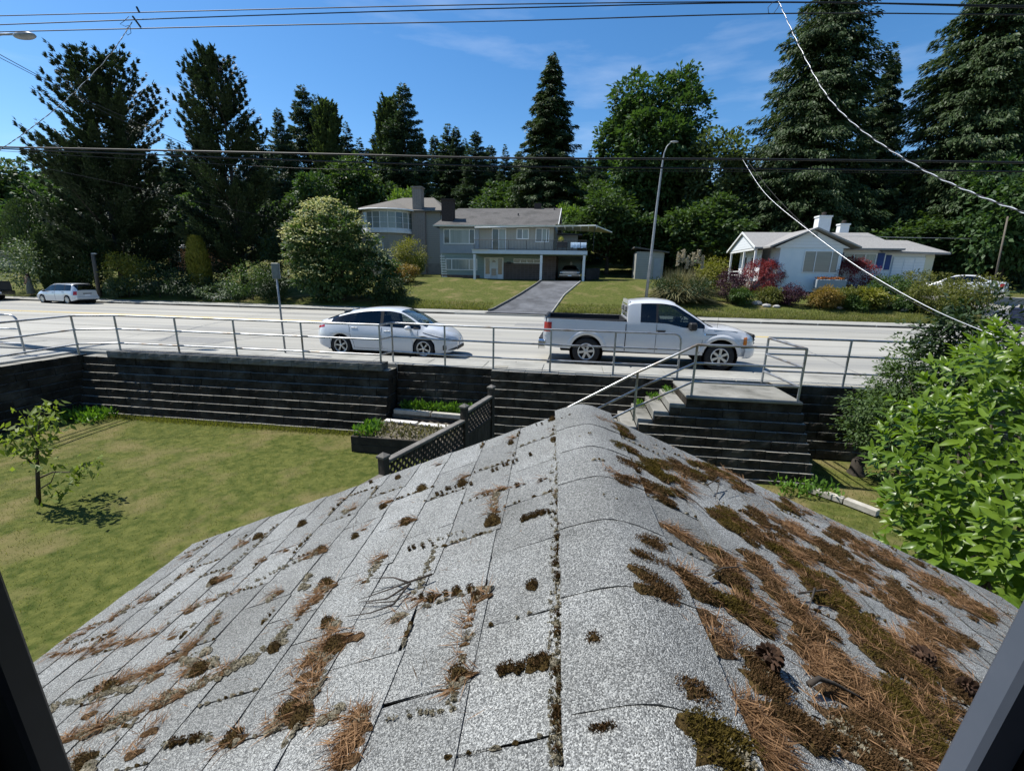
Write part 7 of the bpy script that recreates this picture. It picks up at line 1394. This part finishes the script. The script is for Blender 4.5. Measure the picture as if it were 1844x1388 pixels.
# twigs and cones
m_twig = M('dead_twig', (.022, .018, .015), (.06, .05, .042), scale=30, rough=.9)
def twig(label, paths, r_=.0032):
    b = MB()
    for path in paths:
        pts = []
        for i, (px, py, hg) in enumerate(path):
            q = on_roof(px, py); pts.append(Vector(W_(roof_pt(q[0], q[1], hg+.006)[None])[0]))
        n = len(pts); b.tube(pts, [r_*(1-.75*i/(n-1)) for i in range(n)], 6)
    o = b.build('twig', m_twig, smooth=True); return tag(o, label, 'twig')
twig('forked dead twig lying on the left slope of the roof', [[(782, 1046, .012), (740, 1062, .015), (700, 1075, .012), (648, 1088, .004)], [(740, 1062, .015), (715, 1056, .022), (675, 1058, .025)], [(745, 1062, .012), (700, 1090, .01), (650, 1092, .004)], [(740, 1066, .012), (715, 1092, .006), (662, 1094, .003)], [(735, 1070, .01), (712, 1098, .006), (670, 1112, .004), (625, 1118, .003)]], .0038)
twig('curved thick twig on the mossy right slope', [[(1448, 1246, .01), (1462, 1240, .018), (1490, 1246, .014), (1530, 1262, .008), (1560, 1275, .004)]], .007)
twig('thin curled twig near the right edge of the roof', [[(1268, 884, .02), (1290, 874, .03), (1315, 885, .02), (1300, 893, .01)], [(1290, 880, .02), (1286, 905, .0)]], .003)
twig('small bent twig across the needle drift', [[(1272, 1045, .004), (1295, 1035, .012), (1330, 1032, .012), (1345, 1040, .006)]], .003)
twig('forked twig on the moss below the small bent twig', [[(1432, 1078, .008), (1480, 1075, .018), (1490, 1078, .01)], [(1458, 1074, .02), (1452, 1105, .004)]], .0036)
twig('long thin twig running down the right slope', [[(1210, 885, .01), (1250, 915, .012), (1275, 938, .008)]], .0035)
m_cone = M('cone_scale', (.03, .016, .010), (.075, .042, .026), scale=40, rough=.9)
def cone(px, py, label):
    q = on_roof(px, py); c = W_(roof_pt(q[0], q[1], .022)[None])[0]; b = MB()
    for i in range(60):
        t = i/59; a = i*2.4; rr = .021*math.sin(math.pi*(t*.85+.12))**.8; p = np.array([(t-.5)*.06, rr*math.cos(a), rr*math.sin(a)]); d = np.array([-.3, math.cos(a), math.sin(a)])*.010; s_ = np.cross(d, [1, 0, 0]); s_ = s_/np.linalg.norm(s_)*.006; b.add([p*.5, p+d*.5+s_, p+d, p+d*.5-s_], [(0, 1, 2, 3)])
    b.ball((0, 0, 0), (.028, .013, .013), 8, 6); o = b.build('pine_cone', m_cone); o.location = c; o.rotation_euler = (.2, .3, gr.uniform(0, 3)); tag(o, label, 'cone')
cone(1732, 1252, 'dark pine cone at the right edge of the roof'); cone(1376, 1200, 'brown cone on the bare shingles of the right slope'); cone(1655, 1195, 'pine cone among the needles near the right window jamb')
# ================================================================== wires, lamps, sign, pole, person
m_wire = M('black_cable', (.008, .008, .009), (.015, .015, .016), scale=20, rough=.6); m_alw = M('aluminium_cable', (.50, .51, .52), (.62, .63, .64), scale=40, rough=.4, metal=.6); m_pole = M('wood_pole', (.085, .07, .055), (.15, .13, .105), scale=5, stretch=(1, 1, .15), rough=.95, bump=.4)
def cable(name, pts, r_, mat, label, smooth_n=24, sag=None):
    P = [Vector(p) for p in pts]; b = MB()
    if len(P) == 2:
        a, c = P; L_ = (c-a).length; P = [a+(c-a)*t-Vector((0, 0, 4*(sag or 0)*t*(1-t))) for t in np.linspace(0, 1, smooth_n)]
    else:
        xs_ = np.linspace(0, 1, len(P)); tt = np.linspace(0, 1, smooth_n); P = [Vector([float(pchip(t, list(zip(xs_, [q[k] for q in P])))) for k in range(3)]) for t in tt]
    b.tube(P, r_, 6); return tag(b.build(name, mat, smooth=True), label, 'cable')
def wy(px, py, Y=11.2): return tuple(aty(px, py, Y))
def ext(a, b, k): a, b = Vector(a), Vector(b); return tuple(a+(a-b)*k)
rows = [('power_line', [(0, 29), (922, 8), (1400, 4), (1844, 11)], .010, 'top wire of the three upper power lines'), ('power_line', [(0, 45), (500, 27), (922, 15), (1400, 5), (1844, 14)], .011, 'middle wire of the three upper power lines'), ('power_line', [(0, 58), (500, 46), (922, 38), (1400, 25), (1844, 27)], .011, 'lowest wire of the three upper power lines'),
        ('telephone_line', [(0, 265), (600, 278), (922, 285), (1340, 287), (1844, 293)], .022, 'thick upper black telephone cable over the road'), ('telephone_line', [(0, 268), (600, 291), (922, 300), (1340, 304), (1844, 309)], .017, 'second black telephone cable just under the thick one'), ('telephone_line', [(0, 272), (300, 290), (600, 305), (922, 308), (1340, 309), (1844, 314)], .006, 'thin lowest telephone wire under the two cables')]
for nm, pp, r_, lb in rows:
    P = [wy(*p) for p in pp]; P = [ext(P[0], P[1], .35)]+P+[ext(P[-1], P[-2], .8)]; cable(nm, P, r_, m_wire, lb, 40)
def twisted(pts, r_, label, n=90, mats=(m_alw, m_wire), turns=60):
    root = empty('service_cable', pts[0], 0, label, 'cable'); b0 = Vector(pts[0]); P = [Vector(p)-b0 for p in pts]; xs_ = np.linspace(0, 1, len(P)); c = [Vector([float(pchip(t, list(zip(xs_, [q[k] for q in P])))) for k in range(3)]) for t in np.linspace(0, 1, n)]
    for j, mt in enumerate(mats):
        q = []
        for i, p in enumerate(c):
            a = 2*math.pi*turns*i/n+j*math.pi; d = (c[min(i+1, n-1)]-c[max(i-1, 0)]).normalized(); s_ = d.cross(Vector((0, 0, 1))).normalized(); u_ = s_.cross(d); q.append(p+(s_*math.cos(a)+u_*math.sin(a))*r_)
        MB().tube(q, r_*.85, 5).build('strand', mt, root, smooth=True)
twisted([wy(1402, 3), aty(1440, 85, 10.0), aty(1495, 180, 8.6), aty(1580, 255, 7.0), aty(1700, 325, 5.4), aty(1844, 383, 4.2), aty(2000, 430, 3.4)], .0055, 'twisted silver service cable swooping down to the right edge', 160, turns=24)
cable('service_cable', [wy(1337, 287), aty(1375, 345, 10), aty(1450, 410, 8.6), aty(1560, 490, 7.2), aty(1690, 562, 6.0), aty(1800, 608, 5.2)], .0045, m_alw, 'thin pale cable running from the telephone line down past the bungalow', 30)
cable('service_cable', [wy(1345, 289), aty(1395, 352, 10.1), aty(1470, 425, 8.8), aty(1570, 500, 7.6), aty(1690, 570, 6.4)], .0035, m_wire, 'thin dark cable beside the pale one', 30)
twisted([wy(238, 40), aty(205, 90, 10.8), aty(130, 170, 10.2), aty(60, 228, 9.7), aty(0, 270, 9.3), aty(-80, 320, 8.8)], .006, 'twisted service cable running from the power line to the left edge', 110, turns=18)
cable('guy_wire', [aty(-20, 88, 14), aty(110, 158, 18), aty(290, 240, 24), aty(400, 290, 30)], .012, m_wire, 'upper of two wires slanting behind the leftmost pine'); cable('guy_wire', [aty(-20, 94, 14), aty(112, 163, 18), aty(285, 248, 24), aty(400, 300, 30)], .010, m_wire, 'lower of two wires slanting behind the leftmost pine')
cable('guy_wire', [aty(-10, 284, 13), aty(200, 328, 18), aty(420, 378, 25), aty(520, 398, 31)], .009, m_wire, 'wire slanting across the pines down to the dogwood')
cable('guy_wire', [aty(1480, 422, 40), aty(1640, 428, 40), aty(1844, 432, 41)], .012, m_alw, 'faint wire behind the bungalow roof')
for px, py, px2, py2, lb in ((246, 13, 251, 23, 'small dark line spacer on the top wire'), (239, 30, 253, 49, 'larger dark line spacer on the lower power lines')):
    a, c = Vector(wy(px, py)), Vector(wy(px2, py2)); tag(MB().tube([a, c], .022, 6).build('line_spacer', m_wire), lb, 'spacer')
# loop of tap wire at the service drop
tag(MB().tube([aty(*p, 11.15) for p in ((232, 30), (224, 38), (216, 44), (226, 48), (234, 46), (236, 60), (230, 64), (226, 58), (230, 50))], .006, 5).build('tap_wire', m_wire, smooth=True), 'loop of tap wire at the left service drop', 'cable'); tag(MB().tube([aty(*p, 11.15) for p in ((1402, 2), (1392, 4), (1383, 14), (1384, 24), (1392, 26), (1401, 14), (1404, 4))], .006, 5).build('tap_wire', m_wire, smooth=True), 'loop of tap wire at the right service drop', 'cable')
# street lamps
m_steel = M('galvanised_pole', (.20, .215, .23), (.28, .295, .31), scale=4, rough=.5, metal=.4)
b0 = atg(1163, 540); lp = empty('street_lamp', b0, 0, 'tall grey street lamp in front of the maple', 'street lamp')
pp = [aty(x, y, 29.6)-b0 for x, y in ((1163, 540), (1172, 465), (1183, 370), (1192, 300), (1196, 276), (1201, 264), (1209, 256))]; MB().tube(pp, [.10, .085, .07, .055, .035, .03, .025], 10).build('pole', m_steel, lp, smooth=True); q = Vector(pp[-1]); MB().ball((q.x+.16, q.y, q.z), (.24, .10, .06), 12, 8).build('lamp_head', m_steel, lp, smooth=True)
pb = Vector((-19.8, 11.35, .12)); up_ = empty('utility_pole', pb, 0, 'wooden utility pole with a street lamp arm just off the left edge', 'utility pole'); MB().tube([(0, 0, 0), (0, 0, 10.4)], [.17, .11], 12).build('pole', m_pole, up_, smooth=True); MB().box(-.06, .06, -1.2, 1.2, 9.3, 9.42).build('crossarm', m_pole, up_)
e_ = Vector(aty(30, 62, 12.2))-pb; arm = [Vector((0, 0, 7.4)), Vector((1.5, .3, 8.1)), e_-Vector((.5, 0, -.02)), e_]; MB().tube(arm, [.04, .035, .03, .03], 8).build('arm', m_steel, up_, smooth=True); b = MB(); b.ball((e_.x+.25, e_.y, e_.z-.05), (.36, .14, .09), 12, 8); b.build('lamp_head', m_steel, up_, smooth=True)
MB().lathe([(.001, 0), (.24, 0), (.26, .1), (.26, .8), (.22, .9), (.001, .92)], 14, 'z', (.38, 0, 7.9)).build('transformer', m_steel, up_, smooth=True, angle=40)
# stop sign pole seen from behind at the near kerb
s0 = Vector((-8.12, 11.30, .12)); sg_ = empty('bus_stop_sign', s0, 0, 'grey sign plate on a leaning post left of the hatchback', 'sign'); m_sgn = M('sign_back', (.10, .115, .11), (.15, .165, .16), scale=6, rough=.5, metal=.3)
MB().tube([(0, 0, 0), (-.03, 0, 2.45)], .026, 8).build('post', m_steel, sg_, smooth=True); MB().cbox(-.13, .08, -.03, .03, 2.04, 2.46, .008).build('plate', m_sgn, sg_, ); MB().cbox(-.145, .095, -.012, .012, 2.06, 2.44, .004).build('frame', m_steel, sg_)
# leaning wooden post by the estate, lamp stub on top
w0 = atg(180, 535); w_ = empty('wooden_post', w0, 0, 'leaning wooden post behind the silver estate car', 'post'); a_ = aty(167, 458, w0[1])-w0; MB().tube([(0, 0, 0), tuple(a_)], [.15, .12], 9).build('post', m_pole, w_, smooth=True); MB().cbox(a_[0]-.1, a_[0]+.35, -.06, .06, a_[2], a_[2]+.1, .02).build('cap', m_steel, w_)
l0 = atg(1155, 500); t_ = aty(1152, 420, l0[1])-l0; ll = empty('garden_lamp', l0, 0, 'slim white lamp post beside the shed', 'lamp'); MB().tube([(0, 0, 0), tuple(t_)], .035, 6).build('post', m_trim, ll); MB().cbox(t_[0]-.05, t_[0]+.3, -.08, .08, t_[2]-.05, t_[2]+.12, .02).build('head', m_trim, ll)
g0 = atg(1648, 512); gp = empty('garden_lamp', g0, 0, 'short white lamp post in front of the garage', 'lamp'); MB().tube([(0, 0, 0), (0, 0, 1.25)], .07, 8).build('post', m_trim, gp); MB().lathe([(.10, 1.25), (.13, 1.45), (.05, 1.6), (.001, 1.66)], 8).build('lantern', m_iron, gp)
p0 = atg(1786, 530); p1 = aty(1815, 390, p0[1]); rt = empty('wooden_post', p0, 0, 'thin leaning pole at the far right beside the drive', 'post'); MB().tube([(0, 0, 0), tuple(p1-p0)], [.07, .05], 7).build('post', m_pole, rt, smooth=True)
# bin at the far right kerb
r0_ = atz(1832, 588, .13); bb = empty('wheelie_bin', r0_, .3, 'dark blue wheelie bin at the far right kerb', 'bin'); m_bb = M('blue_bin', (.012, .018, .045), (.02, .028, .06), scale=8, rough=.5); b = MB(); b.add([(-.22, -.25, .05), (.22, -.25, .05), (.22, .25, .05), (-.22, .25, .05), (-.30, -.34, .95), (.30, -.34, .95), (.30, .36, .95), (-.30, .36, .95)], [(0, 3, 2, 1), (0, 1, 5, 4), (1, 2, 6, 5), (2, 3, 7, 6), (3, 0, 4, 7)]); b.build('tub', m_bb, bb); MB().prism([(-.38, .95), (.40, .95), (.38, 1.05), (-.32, 1.0)], (-.32, .32), 'x').build('lid', m_bb, bb); MB().box(-.14, .14, -.335, -.325, .72, .84).build('sticker', m_plate, bb)
for sg in (-1, 1): MB().lathe([(.001, -.03), (.1, -.03), (.1, .03), (.001, .03)], 12, 'x', (sg*.2, .28, .1)).build('wheel', m_tyre, bb)
# chain link fence posts by the shed
fp = [atg(x, y) for x, y in ((1093, 494), (1136, 497), (1180, 500))]; cf = empty('wire_fence', fp[0], 0, 'low wire fence between the carport and the shed', 'fence')
for p in fp: MB().tube([p-fp[0], p-fp[0]+np.array([0, 0, 1.15])], .03, 6).build('post', m_iron, cf)
for zz in (.1, 1.1): MB().tube([p-fp[0]+np.array([0, 0, zz]) for p in fp], .014, 5).build('rail', m_iron, cf)
# person on the far pavement
pp0 = np.array(atz(58, 534, .125)); per = empty('person', pp0, 2.0, 'person in a long grey-green dress standing on the far pavement by the silver estate', 'person')
def skin_obj(name, verts, edges, rad, mat, parent, sub=2):
    me = bpy.data.meshes.new(name); me.from_pydata(verts, edges, []); me.materials.append(mat); o = link(bpy.data.objects.new(name, me), parent); m = o.modifiers.new('s', 'SKIN'); m.use_smooth_shade = True
    for i, r_ in enumerate(rad): me.skin_vertices[0].data[i].radius = (r_ if hasattr(r_, '__len__') else (r_, r_))
    me.skin_vertices[0].data[0].use_root = True; u = o.modifiers.new('u', 'SUBSURF'); u.levels = sub; u.render_levels = sub; return o
m_skin = M('skin', (.36, .20, .14), (.42, .25, .18), scale=8, rough=.6); m_hair = M('hair', (.02, .014, .010), (.04, .028, .02), scale=30, rough=.7); m_dress = M('dress', (.13, .135, .105), (.19, .195, .155), scale=6, rough=.95); m_shoe = M('shoe', (.02, .02, .02), (.03, .03, .03), scale=9, rough=.7)
V_ = [(0, 0, .95), (0, 0, 1.12), (0, -.01, 1.32), (0, 0, 1.43), (0, .01, 1.50), (0, .02, 1.60), (0, .02, 1.69), (.17, 0, 1.38), (.24, .06, 1.12), (.12, .26, 1.20), (.05, .22, 1.40), (-.17, 0, 1.38), (-.24, .04, 1.12), (-.16, .22, .98), (-.10, .27, .95), (.09, 0, .88), (.09, .02, .48), (.09, -.02, .08), (.09, .13, .04), (-.09, 0, .88), (-.10, .03, .48), (-.10, -.01, .08), (-.10, .14, .04)]
E_ = [(0, 1), (1, 2), (2, 3), (3, 4), (4, 5), (5, 6), (2, 7), (7, 8), (8, 9), (9, 10), (2, 11), (11, 12), (12, 13), (13, 14), (0, 15), (15, 16), (16, 17), (17, 18), (0, 19), (19, 20), (20, 21), (21, 22)]
R_ = [(.15, .11), (.125, .095), (.16, .10), (.07, .06), .05, (.085, .10), (.07, .09), .06, .043, .034, .03, .06, .043, .034, .03, .085, .06, .04, .035, .085, .06, .04, .035]
skin_obj('body', V_, E_, R_, m_skin, per)
d_ = MB(); d_.lathe([(.30, .22), (.28, .45), (.24, .80), (.185, 1.02), (.165, 1.14), (.20, 1.30), (.17, 1.40), (.09, 1.45)], 18); d_.v = [(x*(1+.05*math.sin(8*math.atan2(y, x))*(1-z)), y*.78*(1+.05*math.sin(8*math.atan2(y, x))*(1-z)), z) for x, y, z in d_.v]; d_.build('dress', m_dress, per, smooth=True)
hb = MB(); hb.ball((0, -.01, 1.66), (.105, .125, .115), 12, 10); hb.ball((0, -.10, 1.50), (.09, .05, .16), 10, 8); hb.build('hair', m_hair, per, smooth=True)
for sg in (1, -1): MB().ball((sg*.095, .05, .04), (.05, .13, .045), 10, 6).build('shoe', m_shoe, per, smooth=True)
for sg in (1, -1): MB().ball((sg*.035, .108, 1.62), .012, 6, 5).build('eye', m_hair, per)
MB().ball((0, .122, 1.59), (.014, .02, .025), 6, 5).build('nose', m_skin, per); MB().ball((0, .112, 1.545), (.03, .01, .008), 6, 5).build('mouth', M('lips', (.30, .09, .08), rough=.5), per)
for k in range(5): MB().tube([(.05+(k-2)*.016, .22, 1.41), (.045+(k-2)*.018, .225, 1.45), (.04+(k-2)*.017, .215, 1.485-.008*abs(k-2))], [.009, .008, .006], 5).build('finger', m_skin, per, smooth=True)
for k in range(5): MB().tube([(-.10+(k-2)*.014, .27, .945), (-.09+(k-2)*.014, .31, .935), (-.08+(k-2)*.013, .335, .915)], [.009, .008, .006], 5).build('finger', m_skin, per, smooth=True)
